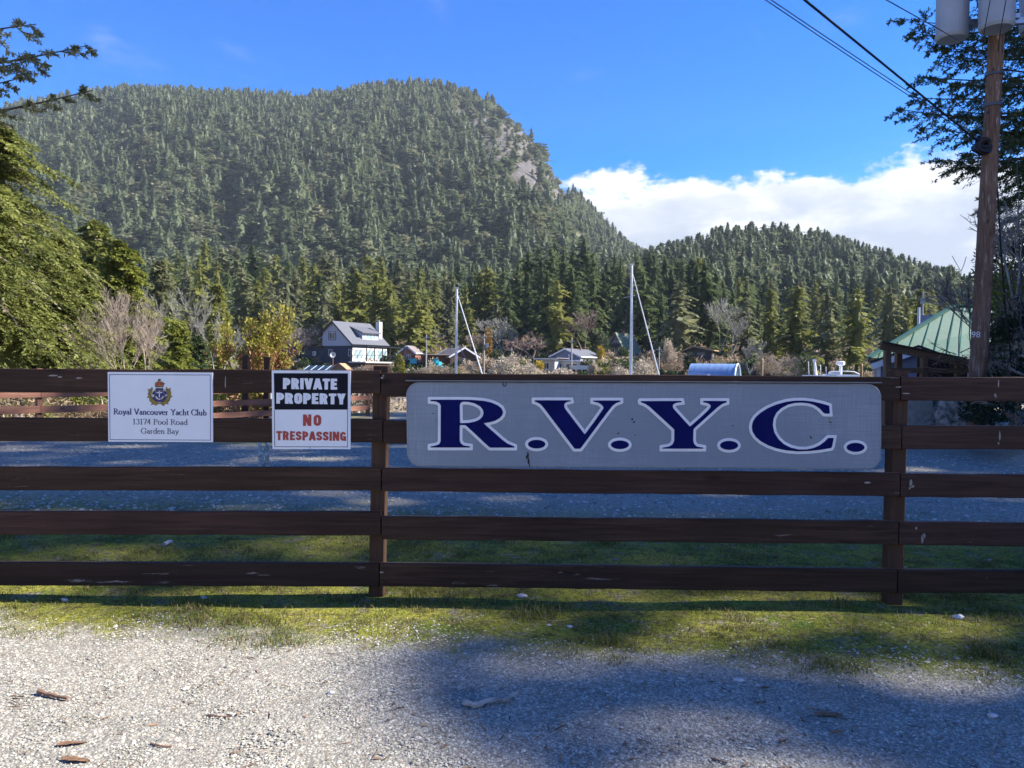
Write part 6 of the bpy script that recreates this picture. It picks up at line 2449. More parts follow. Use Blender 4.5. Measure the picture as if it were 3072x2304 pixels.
# -- arched blue boathouse
by = 112.0
q0 = at(1543, 812, by)
t = thing('arched_boathouse', 'pale blue arched steel boathouse with glazed end and white porch', 'boathouse', (q0.x, q0.y, -2.3), R_(64))
# local: y along the vault (away to the left), x across
Wq, Lq, Hq = 5.2, 6.6, 4.95
segs_ = 18
prof = [(-Wq / 2, 0.0)] + [(-Wq / 2 * math.cos(math.pi * i / segs_), 2.0 + (Hq - 2.0) * math.sin(math.pi * i / segs_)) for i in range(segs_ + 1)] + [(Wq / 2, 0.0)]
b = MB()
k = len(prof)
b.add([(x, -Lq / 2, z) for x, z in prof] + [(x, Lq / 2, z) for x, z in prof], [(i, i + 1, k + i + 1, k + i) for i in range(k - 1)])
shell_ = b.build('vault', M_quon, t, True)
b = MB()
for yy in np.linspace(-Lq / 2, Lq / 2, 8):
    pr = [(x * 1.006, yy, z * 1.004 + 0.01) for x, z in prof]
    b.tube(pr, 0.012, 4)
b.build('ribs', M_quon, shell_)
b = MB()
b.poly([[(x * 0.99, z) for x, z in prof]], -Lq / 2 + 0.25, -Lq / 2 + 0.25)
b.poly([[(x * 0.99, z) for x, z in prof]], Lq / 2 - 0.05, Lq / 2 - 0.05)
en = b.build('end_wall', M_quontrim, t)
b = MB()
b.tube([(x, -Lq / 2, z) for x, z in prof], 0.13, 5)
b.box((0, -Lq / 2, 2.6), (Wq, 0.14, 0.18))
b.build('end_trim', M_quontrim, t)
b = MB()
up_ = [(-1.6, 2.9), (1.6, 2.9)] + [(1.9 * math.cos(a), 2.9 + 1.55 * math.sin(a)) for a in [math.pi * i / 10 for i in range(1, 10)]]
b.poly([up_], -Lq / 2 + 0.2, -Lq / 2 + 0.22)
for x in (-1.2, 0, 1.2):
    b.box((x, -Lq / 2 + 0.2, 1.6), (0.95, 0.06, 1.3))
b.build('glazing', M_glass, en)
m = MB()
m.box((-Wq / 2 - 1.2, Lq / 2 - 0.9, 2.66), (3.0, 3.6, 0.2))
m.box((-Wq / 2 - 1.0, Lq / 2 - 0.9, 1.2), (1.6, 2.6, 2.4))
m.build('porch', M_cream, t)
m = MB()
m.box((-Wq / 2 - 0.06, 0.3, 3.0), (0.16, 0.25, 0.8))
m.build('vent', M_white, t)
m = MB()
m.box((0, 0, 0), (8.5, 9.5, 0.6))
m.build('float', M_conc, t)
q0 = at(1622, 812, 114)
t = thing('float_cabin', 'small blue-green float cabin right of the arched boathouse', 'cabin', (q0.x, q0.y, -2.3), R_(62))
pr2 = [(-1.5, 0), (-1.5, 2.4), (0, 3.25), (1.5, 2.4), (1.5, 0)]
b = MB()
b.add([(x, -1.7, z) for x, z in pr2] + [(x, 1.7, z) for x, z in pr2], [(i, i + 1, 6 + i - 0, 5 + i) for i in range(4)])
b.build('shell', M_quon, t)
b = MB()
b.poly([pr2[::-1]], -1.66, -1.6)
b.build('end_wall', M_quontrim, t)
b = MB()
b.box((0, -1.7, 1.9), (1.4, 0.05, 0.8))
b.build('window', M_glass, t)

# -- green-roofed house on the right
gy = 35.0
E0, E1, T0, T1 = at(1876, 778, gy), at(2300, 776, gy + 2.0), at(2062, 668, gy + 4.5), at(2300, 662, gy + 6.0)
t = thing('green_roof_house', 'house with a sea-green standing-seam metal roof behind the pole', 'house', (0, 0, 0))
ez = (E0.z + E1.z) / 2
b = MB()
bk0, bk1 = Vector((E0.x * (gy + 10) / gy + 1.6, gy + 10, ez)), Vector((E1.x + 3, gy + 12, ez))
E0.z = E1.z = ez
tz = (T0.z + T1.z) / 2
T0.z = T1.z = tz
b.add([E0, E1, T1, T0, bk1, bk0], [(0, 1, 2, 3), (0, 3, 5), (3, 2, 4, 5), (1, 4, 2)])
b.add([E0, E1, bk1, bk0], [(3, 2, 1, 0)])
rf = b.build('roof', M_greenroof, t)
nseam = 15
for i in range(nseam):
    u = (i + 0.7) / nseam
    e = E0.lerp(E1, u)
    f = min(1.0, u * (E1.x - E0.x) / ((T0.x * E0.y / T0.y) - E0.x))
    tp = E0.lerp(T0, f * T0.y / (T0.y * f + E0.y * (1 - f)) if f < 1 else 1.0)
    if f >= 1:
        tp = T0.lerp(T1, (u - ((T0.x * E0.y / T0.y) - E0.x) / (E1.x - E0.x)))
    nn = (E1 - E0).cross(T0 - E0).normalized()
    if nn.y > 0:
        nn = -nn
    m = MB()
    m.bar(e + nn * 0.012, tp + nn * 0.012, 0.045, 0.03)
    m.build('seam', M_greenseam, rf)
m = MB()
m.bar(E0 + Vector((0, 0, 0.03)), T0 + Vector((0, 0, 0.05)), 0.28, 0.06)
m.bar(T0 + Vector((0, 0, 0.05)), T1 + Vector((0, 0, 0.05)), 0.28, 0.06)
m.build('ridge_cap', M_greenroof, rf)
m = MB()
m.bar(E0 + Vector((0, -0.03, -0.1)), E1 + Vector((0, -0.03, -0.1)), 0.12, 0.2)
m.build('gutter', M_trimblack, t)
m = MB()
c4 = [(E0.x + 0.5, gy + 0.5), (E1.x, gy + 2.2), (E1.x, gy + 9), (E0.x * (gy + 8) / gy + 1.8, gy + 8)]
m.add([(x, y, ez - 3.4) for x, y in c4] + [(x, y, ez - 0.04) for x, y in c4], [(0, 1, 5, 4), (1, 2, 6, 5), (2, 3, 7, 6), (3, 0, 4, 7), (4, 5, 6, 7)])
m.build('wall', M_bluegrey, t)
q = at(2016, 700, gy + 9)
m = MB()
m.box((q.x, q.y, q.z - 0.3), (1.1, 1.2, 1.6))
m.build('chimney', M_bluegrey, t)
q = at(1984, 715, gy + 6)
m = MB()
m.tube([(q.x, q.y, q.z - 0.6), (q.x, q.y, at(1984, 664, gy + 6).z)], 0.07, 8)
m.build('vent_pipe', M_white, t)
q = at(1992, 715, gy + 10)
m = MB()
m.tube([(q.x, q.y, q.z - 1.0), (q.x, q.y, at(1992, 630, gy + 10).z)], 0.05, 6)
m.box((q.x, q.y, at(1992, 650, gy + 10).z), (0.22, 0.2, 0.35))
m.build('service_mast', M_rail_metal, t)

# -- grey shed with white trim
q = at(1984, 812, 27)
A_, Lf, Rt = at(1983, 750, 27), at(1880, 783, 27), at(2060, 778, 27)
t = thing('grey_shed', 'small blue-grey lap-sided shed with white barge boards below the green roof', 'shed', (A_.x, 27, 0), R_(-25))
zl, zr, za = Lf.z, Rt.z, A_.z
xl, xr = (Lf.x - A_.x) / 1.128, (Rt.x - A_.x) / 1.128
b = MB()
wl0, wr0 = xl + 0.28, xr - 0.05
zwl = zl + (za - zl) * (wl0 - xl) / (0 - xl)
zwr = zr + (za - zr) * (wr0 - xr) / (0 - xr)
b.add([(wl0, 0, -1.2), (wr0, 0, -1.2), (wr0, 0, zwr - .05), (0, 0, za - .05), (wl0, 0, zwl - .05), (wl0, 4, -1.2), (wr0, 4, -1.2), (wr0, 4, zwr - .05), (0, 4, za - .05), (wl0, 4, zwl - .05)],
      [(0, 1, 2, 3, 4), (0, 4, 9, 5), (1, 6, 7, 2)])
b.build('wall', M_bluegrey, t)
for i in range(14):
    z = -1.1 + i * 0.2
    if z + 0.2 > za - 0.15:
        break
    xa = max(wl0, xl + (z + 0.25 - zl) / (za - zl) * (0 - xl)) if z + 0.25 > zl else wl0
    xb = min(wr0, xr - (z + 0.25 - zr) / (za - zr) * (xr)) if z + 0.25 > zr else wr0
    if xb - xa < 0.3:
        continue
    m = MB()
    m.box(((xa + xb) / 2, -0.012, z + 0.1), (xb - xa, 0.022, 0.18), Matrix.Rotation(0.05, 3, 'X'))
    m.build('board', M_bluegrey, t)
b = MB()
for (x1, z1) in ((xl, zl), (xr, zr)):
    vs = [(0, -0.35, za), (x1 * 1.03, -0.35, z1 - 0.02), (x1 * 1.03, 4.3, z1 - 0.02), (0, 4.3, za)]
    b.add(vs + [(x, y, z + 0.07) for x, y, z in vs], [(0, 1, 2, 3), (7, 6, 5, 4), (0, 4, 5, 1), (1, 5, 6, 2)])
b.build('roof', M_trimblack, t)
b = MB()
b.bar((0, -0.37, za - 0.13), (xl, -0.37, zl - 0.15), 0.03, 0.2)
b.bar((0, -0.37, za - 0.13), (xr, -0.37, zr - 0.15), 0.03, 0.2)
b.box((wl0 - 0.03, -0.03, (zl - 1.2) / 2), (0.12, 0.06, zl + 1.1))
b.build('trim', M_white, t)
b = MB()
b.box(((wl0 + wr0) / 2 - 0.2, -0.04, 0.75), (1.9, 0.03, 0.05))
b.box((0.35, -0.04, 0.3), (0.05, 0.03, 0.9))
b.build('door_frame', M_trimblack, t)
b = MB()
b.box((wl0 + 0.55, -0.04, 0.0), (0.75, 0.04, 0.9))
b.build('door', M_white, t)

# -- timber kiosk with a lean-to roof
ky = 19.0
t = thing('timber_kiosk', 'open brown timber shelter with a sloping lean-to roof left of the pole', 'shelter', (0, 0, 0))
ra, rb = at(1902, 748, ky), at(2082, 784, ky)
m = MB()
d_ = rb - ra
m.bar(ra, rb, 0.06, 0.16)
m.bar(ra + Vector((0.5, 1.0, 0.02)), rb + Vector((0.5, 1.0, 0.02)), 0.06, 0.14)
m.build('rafter', M_rawwood, t)
m = MB()
vs = [ra + Vector((0, -0.1, 0.09)), rb + Vector((0, -0.1, 0.09)), rb + Vector((0.55, 1.1, 0.12)), ra + Vector((0.55, 1.1, 0.12))]
m.add(vs + [v + Vector((0, 0, 0.04)) for v in vs], [(0, 1, 2, 3), (7, 6, 5, 4), (0, 4, 5, 1), (3, 7, 4, 0), (1, 5, 6, 2)])
m.build('roof', plain('old_boards', (0.09, 0.07, 0.05), 0.95, var=0.3, scale=6), t)
for px, py, off in ((1917, 757, 0), (1941, 762, 0.9), (1996, 770, 0), (2070, 782, 0.9)):
    p = at(px, py, ky + off)
    beam('post', (p.x, p.y, -0.3), p, 0.14, 0.14, M_rawwood, t)
for (xa, ya, xb, yb) in ((1910, 800, 2092, 801), (1910, 820, 2092, 821)):
    beam('cross_rail', at(xa, ya, ky), at(xb, yb, ky), 0.05, 0.12, M_rawwood, t)
m = MB()
p = at(2035, 790, ky + 1.75)
m.box((p.x, p.y, p.z - 0.5), (1.35, 0.05, 1.4))
m.build('back_panel', M_logbrown, t)
# dead branches lying over the shelter
r3 = random.Random(12)
t = thing('dead_branch', 'fallen dead branch with bare tan twigs lying against the shelter', 'branch', tuple(at(2060, 770, 18.6)))
sg = []
for k in range(24):
    a = Vector((r3.uniform(-0.5, 0.9), r3.uniform(-.4, .2), r3.uniform(-0.5, 0.15)))
    dv = Vector((r3.uniform(-1, -0.2) if k % 3 else r3.uniform(0, .8), r3.uniform(-.2, .2), r3.uniform(-0.1, 0.42)))
    L = r3.uniform(0.4, 1.1)
    mid = a + dv * L * 0.5 + Vector((0, 0, r3.uniform(-.05, .1)))
    sg += [(tuple(a), tuple(mid), 0.012, 0.009), (tuple(mid), tuple(a + dv * L), 0.009, 0.004)]
    for _ in range(3):
        q = a.lerp(a + dv * L, r3.uniform(.3, .9))
        sg.append((tuple(q), tuple(q + Vector((r3.uniform(-.3, .2), r3.uniform(-.1, .1), r3.uniform(-.25, .25)))), 0.006, 0.003))
link('twigs', segs_mesh('twigs', sg, plain('dead_twig', (0.28, 0.20, 0.12), 0.9, var=0.2), 4), t)

# ================================================================== BOATS


def sailboat(label, px, ptop, Y, mastr, stay, inner, rz=0.0, lean=0.0):
    mt = at(px, ptop, Y)
    zw = -2.75
    t = thing('sailboat', label, 'sailboat', (mt.x, mt.y, zw), rz)
    boat_hull(10.5, 3.2, 1.75, M_sailwhite, 'hull', t).location = (0.6, 0, 0)
    m = MB()
    m.box((-0.2, 0, 1.5), (4.0, 1.9, 0.55))
    cb_ = m.build('cabin', M_sailwhite, t)
    m = MB()
    for sy in (-0.96, 0.96):
        m.box((-0.2, sy, 1.55), (2.6, 0.03, 0.2))
    m.build('window', M_glass, cb_)
    H = mt.z - zw
    m = MB()
    m.tube([(0, 0, 1.0), (0, 0, H * 0.5), (lean, 0, H)], [mastr, mastr, mastr * 0.8], 10)
    ms = m.build('mast', M_alu, t)
    m = MB()
    m.box((lean, 0, H + 0.08), (0.35, 0.12, 0.08))
    m.tube([(lean + 0.1, 0, H), (lean + 0.1, 0, H + 0.5)], 0.012, 4)
    m.build('masthead', M_rail_metal, ms)
    m = MB()
    for hh in (0.55, 0.8):
        m.bar((-0.25, -1.0, H * hh), (-0.25, 1.0, H * hh), 0.06, 0.03)
    m.build('spreaders', M_alu, ms)
    m = MB()
    m.tube([(0, 0, 2.0), (-3.6, 0, 2.2)], [0.08, 0.07], 8)
    m.build('boom', M_alu, t)
    cs_, sn = math.cos(-rz), math.sin(-rz)

    def loc(p):
        q = Vector(p) - Vector((mt.x, mt.y, zw))
        return Vector((q.x * cs_ - q.y * sn, q.x * sn + q.y * cs_, q.z))
    m = MB()
    foot = loc(at(stay[0], stay[1], Y))
    d = foot - Vector((lean, 0, H * 0.97))
    k = (1.5 - H * 0.97) / d.z
    end = Vector((lean, 0, H * 0.97)) + d * k
    m.tube([(lean, 0, H * 0.97), Vector((lean, 0, H * 0.97)).lerp(end, 0.08), Vector((lean, 0, H * 0.97)).lerp(end, 0.5), end], [0.015, 0.035, 0.05, 0.06], 8)
    m.build('furled_jib', M_sailwhite, t)
    m = MB()
    if inner:
        f2 = loc(at(inner[0], inner[1], Y))
        a0 = Vector((0, 0, H * 0.62))
        d = f2 - a0
        m.tube([a0, a0 + d * ((1.5 - a0.z) / d.z)], 0.03, 5)
    for sy in (-1.5, 1.5):
        m.tube([(lean, 0, H * 0.96), (-0.25, sy * 0.66, H * 0.55), (-0.3, sy, 1.3)], 0.012, 4)
    m.tube([(lean, 0, H), (-4.4, 0, 1.4)], 0.012, 4)
    m.build('rigging', M_wire, t)
    return t


sailboat('sailboat with a white mast left of the grey board, furled jib on the forestay', 987, 624, 60, 0.105, (1041, 807), (1019, 806), 0.25)
sailboat('sailboat with a taller silver mast above the letter V', 1366, 573, 62, 0.115, (1424, 812), None, 0.3, -0.05)
# motor yacht at the right
q = at(1796, 812, 62)
t = thing('motor_yacht', 'white motor yacht flybridge with radar dome and aerials showing over the fence', 'motor yacht', (q.x, q.y, -2.75), 0.05)
boat_hull(12, 3.8, 2.2, M_sailwhite, 'hull', t)
m = MB()
m.box((-0.8, 0, 2.35), (6.4, 3.0, 1.7))
m.build('cabin', M_sailwhite, t)
m = MB()
m.box((-0.8, -1.52, 2.5), (5.4, 0.03, 0.6))
m.build('window', M_glass, t)
ztop = at(1796, 811, 62).z + 2.75
m = MB()
vs = []
m.box((-0.1, 0, ztop - 0.45), (3.6, 2.4, 0.9))
m.box((0.3, -1.0, ztop + 0.03), (3.0, 0.1, 0.12))
m.tube([(0.6, -1.1, ztop + 0.35), (1.3, -1.1, ztop + 0.32), (2.0, -1.1, ztop + 0.02)], 0.04, 6)
m.tube([(-0.6, -1.1, ztop + 0.30), (0.6, -1.1, ztop + 0.35)], 0.03, 6)
m.build('flybridge', M_sailwhite, t)
m = MB()
m.tube([(0.75, 0, ztop), (0.75, 0, ztop + 0.8)], 0.13, 8)
m.tube([(0.75, 0, ztop + 0.8), (0.75, 0, ztop + 0.86), (0.75, 0, ztop + 1.1), (0.75, 0, ztop + 1.16)], [0.2, 0.32, 0.32, 0.2], 14)
m.build('radar', M_sailwhite, t)
m = MB()
m.tube([(-1.25, 0, ztop), (-1.42, 0, ztop + 1.15)], [0.12, 0.09], 8)
m.box((-1.42, 0, ztop + 1.2), (0.26, 0.2, 0.16))
m.build('light_mast', M_sailwhite, t)
m = MB()
for x, h in ((-1.75, 1.1), (-0.75, 0.85), (-0.3, 0.7), (0.35, 0.6)):
    m.tube([(x, 0.2, ztop - 0.2), (x - 0.08, 0.2, ztop + h)], 0.025, 5)
m.build('aerial', M_sailwhite, t)
m = MB()
m.box((-0.2, -0.9, ztop + 0.2), (0.7, 0.5, 0.22))
m.build('seat', M_sailwhite, t)

# pilings and shore poles
for px, pt, Y, r_, lab in ((1646, 774, 70, 0.13, 'tan wooden piling right of the arched boathouse'), (1861, 786, 55, 0.10, 'thin pale piling between the yacht and the grey shed'), (1758, 784, 62, 0.05, 'slim pole at the yacht bow')):
    a = at(px, pt, Y)
    m = MB()
    m.tube([(0, 0, -4 - 0), (0, 0, a.z - 0.15), (0, 0, a.z)], [r_, r_, r_ * 0.8], 8)
    o = m.build('piling', M_pile, None, True, label=lab, cat='piling')
    o.location = (a.x, a.y, 0)
SP = []
for px, pt, pb, Y, lab, box in ((921, 723, 806, 144, 'bare grey utility pole before the log house', 0), (1046, 721, 803, 144, 'utility pole with a pale box right of the log house', 1), (1235, 731, 803, 146, 'utility pole in front of the blue-grey bungalow', 0), (1105, 751, 775, 160, 'short pole among the grey bare trees', 0),
                                (1424, 749, 803, 142, 'leaning grey utility pole right of the second mast', 0)):
    a, c = at(px, pt, Y), at(px, pb, Y)
    t = thing('shore_pole', lab, 'utility pole', (a.x, a.y, c.z), 0)
    m = MB()
    h = a.z - c.z
    m.tube([(0, 0, -1.5), (0, 0, h)], [0.17, 0.13], 8)
    m.build('shaft', plain('grey_pole_wood', (0.36, 0.33, 0.30), 0.9, var=0.15) if 'grey_pole_wood' not in MATS else MATS['grey_pole_wood'], t)
    m = MB()
    m.box((0, -0.05, h - 0.5), (1.1, 0.1, 0.12))
    if box:
        m.box((0.55, 0, h - 2.2), (0.55, 0.45, 0.75))
    m.build('fittings', M_rail_metal, t)
    SP.append(a)
for k, (a, c, lab) in enumerate(((SP[0], SP[1], 'thin line strung between the poles by the log house'), (SP[1], SP[2], 'thin line strung from the boxed pole to the bungalow'))):
    wire('shore_line', lab, [a - Vector((0, 0, .5)), c - Vector((0, 0, .5))], 0.02, M_wire, 0.8, cat='wire')

# ================================================================== PLANTS ALONG THE FAR SHORE
BLO = [(1100, 812, 138, 5.0, 3.9, L_blossom, 'broad cream-blossoming shrub left of the white house'), (1150, 816, 139, 4.4, 2.6, L_blossom, 'pale blossoming bush below the white house'), (1210, 816, 138, 5.2, 1.7, L_blossom, 'low pale hedge in front of the white house'),
       (1072, 814, 137, 2.6, 2.4, L_blossom, 'small pale bush beside the boxed pole'), (1330, 816, 138, 3.6, 2.8, L_tan, 'tan leafless scrub below the A-frame'), (1392, 818, 137, 5.0, 3.8, L_blossom, 'pale flowering scrub behind the tall mast'),
       (1345, 818, 136, 4.0, 2.2, L_blossom, 'light flowering scrub left of the tall mast'), (1444, 778, 152, 2.9, 3.9, L_blossom, 'white blossoming cherry above the shore path'), (1460, 800, 143, 3.6, 3.2, L_tan, 'grey-brown thicket below the blossoming cherry'), (1552, 818, 130, 3.6, 3.5, L_tan, 'round straw-brown shrub left of the boathouse'),
       (1518, 816, 128, 2.8, 1.9, L_tan, 'dull scrub between the pole and the straw-brown shrub'), (955, 814, 138, 4.4, 2.0, L_tan, 'tan scrub below the turquoise chairs'), (915, 814, 138, 3.6, 1.8, L_tan, 'orange-tan scrub beside the outdoor stair'), (1015, 814, 138, 4.6, 2.6, L_tan, 'dry grass and scrub below the log house'),
       (1164, 796, 145, 1.9, 1.25, L_yellow, 'round yellow-green shrub by the white house door'), (1297, 774, 160, 1.6, 2.4, L_yellow, 'bright yellow forsythia beside the bungalow'), (1271, 794, 148, 3.2, 1.6, L_bush, 'green hedge behind the pale carport'), (1281, 806, 142, 1.5, 1.9, L_blossom, 'peach-coloured ornamental bush right of the carport'),
       (1312, 812, 140, 4.6, 1.5, L_lime, 'yellow-green bank right of the peach-coloured bush'), (1054, 770, 164, 1.9, 6.8, L_orange, 'orange-tinged cedar right of the log house'), (1072, 780, 160, 3.4, 2.6, L_bush, 'dark low evergreen right of the orange cedar'), (1430, 770, 156, 2.4, 3.2, L_bush, 'green fir sapling beside the blossoming cherry'),
       (1487, 790, 150, 2.6, 2.8, L_bush, 'rounded evergreen below the dark cabin'), (1308, 776, 166, 2.6, 5.2, L_bush, 'young fir left of the A-frame'), (1345, 768, 163, 2.4, 1.5, L_bush, 'dark bushes at the foot of the A-frame'), (1700, 812, 120, 5, 3.4, L_tan, 'straw-coloured bank behind the tan piling'),
       (1740, 814, 122, 4.0, 3.6, L_bush, 'green shrub left of the yacht'), (1660, 806, 124, 4.0, 3.0, L_tan, 'grey-tan scrub behind the small float cabin'), (790, 812, 133, 5.0, 1.7, L_tan, 'bare tangled vines below the deck'), (655, 795, 148, 4.2, 2.0, L_bush, 'dark shrubs against the navy wing'), (1290, 742, 172, 3.2, 3.0, L_bush, 'dark green understorey behind the bungalow')]
for k, (px, py, Y, w, h, m_, lab) in enumerate(BLO):
    z_ = shore_z(at(px, py, Y).x, Y) - 0.2
    q = at(px, py, Y)
    bush('shore_shrub', lab, m_, 200 + k, px, py, Y, w, h, 800 if h < 3 else 1200, 0.42, 0.085 if m_ not in (L_tan,) else 0.03, z=min(q.z, q.z), shell=0.5, cat='shrub', lump=0.45)
def build_undergrowth():
    r = np.random.default_rng(8)
    coll = bpy.data.collections.new('undergrowth_kinds')
    for i, (m_, ll, lw) in enumerate(((L_tan, 0.3, 0.03), (L_bush, 0.22, 0.07), (L_blossom, 0.2, 0.045), (L_tan, 0.34, 0.02), (L_lime, 0.2, 0.06), (L_dark, 0.25, 0.08))):
        me = leaf_cloud('undergrowth_kind', m_, 600 + i, 0.6, 0.6, 1.0, 420, ll, lw, shell=0.35, lump=0.5)
        coll.objects.link(bpy.data.objects.new('ukind_%02d' % i, me))
    pts, rots, scl, idx = [], [], [], []
    for _ in range(1500):
        y = 141 + 62 * r.random() ** 1.5
        px = r.uniform(560, 1980)
        x = y * (px - 1106) / F
        w = r.uniform(0.9, 2.3) * (1 + (y - 140) / 70)
        if y < 150:
            w *= 0.7
        k = int(r.choice(6, p=[.24, .24, .12, .2, .06, .14]))
        pts.append((x, y, shore_z(x, y) - 0.1))
        rots.append((0, 0, r.random() * 6.28))
        scl.append((w * 1.2, w * 1.2, w * r.uniform(0.6, 1.1)))
        idx.append(k)
    o = instancer('undergrowth', pts, rots, scl, idx, coll)
    tag(o, 'mixed scrub and brambles covering the far shore round the houses', None, None, 'stuff')


build_undergrowth()
BARE = [(1150, 772, 163, 5.8, 0.75, M_twigred, 3, 'reddish-grey bare fruit tree left of the blue-grey bungalow', 1.25), (1120, 772, 165, 4.6, 0.75, M_twigred, 3, 'smaller bare tree beside the boxed pole', 1.2), (1262, 768, 168, 10.6, 0.55, M_twigred, 2, 'tall mauve bare tree behind the bungalow', 0.85),
        (1065, 760, 172, 8.6, 0.6, M_twiggrey, 2, 'grey bare tree beside the orange cedar', 0.9), (1085, 768, 170, 7.0, 0.6, M_twiggrey, 2, 'dull bare tree right of the orange cedar', 0.9), (1555, 762, 166, 12.6, 0.5, M_twiggrey, 2, 'large grey bare alder right of the dark cabin', 0.85), (1620, 806, 140, 6.6, 0.55, M_twiggrey, 2, 'grey bare tree behind the float cabin', 0.8),
        (665, 768, 170, 7.4, 0.6, M_twig, 3, 'tan bare tree left of the two-storey house', 1.0), (635, 775, 165, 6.2, 0.6, M_twig, 3, 'pinkish bare tree above the navy wing', 1.1), (1580, 775, 164, 9.4, 0.5, M_twiggrey, 2, 'paler bare alder beside the large one', 0.8), (940, 765, 172, 6.0, 0.5, M_twig, 2, 'thin bare tree behind the log house roof', 0.8),
        (1020, 770, 168, 5.4, 0.6, M_twigred, 2, 'bare tree behind the log house gable', 1.0), (590, 770, 150, 6.4, 0.6, M_twig, 3, 'bare tan tree behind the arbutus', 1.0)]
for k, (px, py, Y, H, sp_, m_, mu, lab, sc) in enumerate(BARE):
    q = at(px, py, Y)
    baretree('bare_tree', lab, 300 + k, (q.x, q.y, q.z - 0.3), H, sp_, m_, mu, 4, 3, 0.14, 0.030, scale=(sc, sc, 1))
NEAR = [(812, 765, 168, 19, 'tall olive fir right behind the chimney', 1), (840, 772, 165, 17, 'broad yellow-green cedar right of the two-storey house', 1), (893, 775, 163, 16, 'cedar with bare lower trunk left of the log house', 1), (918, 772, 166, 14.5, 'sunny cedar behind the log house', 1), (1202, 765, 172, 17, 'green cedar with drooping boughs behind the bungalow', 1), (1238, 762, 176, 16, 'cedar at the left of the tall mauve tree', 0),
        (1468, 765, 174, 17, 'grey-green spruce behind the blossoming cherry', 2), (1520, 740, 178, 20, 'dark fir behind the dark cabin', 0), (1610, 775, 168, 14, 'pale fir behind the arched boathouse', 2), (1660, 785, 150, 15, 'olive fir left of the slim pole', 1), (1720, 790, 145, 16, 'sunny green fir behind the yacht', 1), (1785, 795, 142, 15, 'fir right behind the radar dome', 2), (1850, 798, 138, 15, 'green fir behind the thin piling', 1), (700, 742, 172, 14, 'pale fir behind the left of the house', 2), (770, 735, 176, 17, 'olive fir behind the dormer', 1),
        (1918, 800, 120, 14, 'fir behind the shelter roof', 2), (1985, 800, 118, 13, 'fir behind the vent pipe', 1)]
for k, (px, py, Y, H, lab, mi_) in enumerate(NEAR):
    q = at(px, py, Y)
    plant('shore_conifer', lab, 'tree', BELT[mi_ * 4 + k % 4][1], BELT_TRUNK, (q.x, q.y, q.z - 0.4), H * 1.15, k * 1.3, sz=H)

# ================================================================== SHADE TREES (right of the picture)
SHADE = [(34.0, 4.9, 25.2, 3.2, 51, 'tall fir well off to the right, nearest the road'), (35.0, 6.1, 27.4, 2.8, 52, 'second tall fir off to the right of the road'), (33.5, 8.3, 28.6, 3.2, 53, 'third tall fir off to the right, level with the fence'),
         (35.0, 9.6, 31.0, 3.4, 54, 'very tall fir off to the right behind the fence line'), (33.0, 12.6, 33.0, 3.4, 55, 'very tall fir off to the right of the lot'), (35.0, 15.5, 30.5, 3.0, 59, 'tall fir off to the right between the lot and the bank'), (36.0, 18.5, 29.8, 3.6, 56, 'broad fir off to the right beyond the bank'),
         (34.0, 22.5, 28.0, 3.6, 57, 'huge fir off to the right behind the rocky bank'), (36.0, 26.0, 28.5, 3.6, 58, 'last tall fir off to the right past the bank')]


def shade_tree(x, y, H, R, seed, lab):
    t = thing('roadside_fir', lab, 'tree', (x, y, gz(x, y) - 0.2))
    me, inf = conifer_mesh('crown', L_bush, seed, H, R, 300, 13, p=0.36, droop=0.35, base=0.12, sl=0.40, sw=0.12, ragged=0.6, gaps=0.3, core=0.0)
    link('crown', me, t)
    link('trunk', trunk_mesh('trunk', M_bark, H * 0.98, 0.3, 8, inf, 0.35, 60, 0.05, seed), t)


for s_ in SHADE:
    shade_tree(*s_)

# ================================================================== GROUND COVER


def vgz(x, y):
    return np.array([ground_z(a, b_) for a, b_ in zip(x, y)])


def moss_amount(x, y):
    yy = y + 0.10 * x + (fbm(x * 1.6, y * 1.6, 6) - 0.5) * 1.0
    a = np.clip((yy - 3.62) / 0.42, 0, 1) * np.clip((7.3 - yy) / 1.2, 0, 1)
    return a


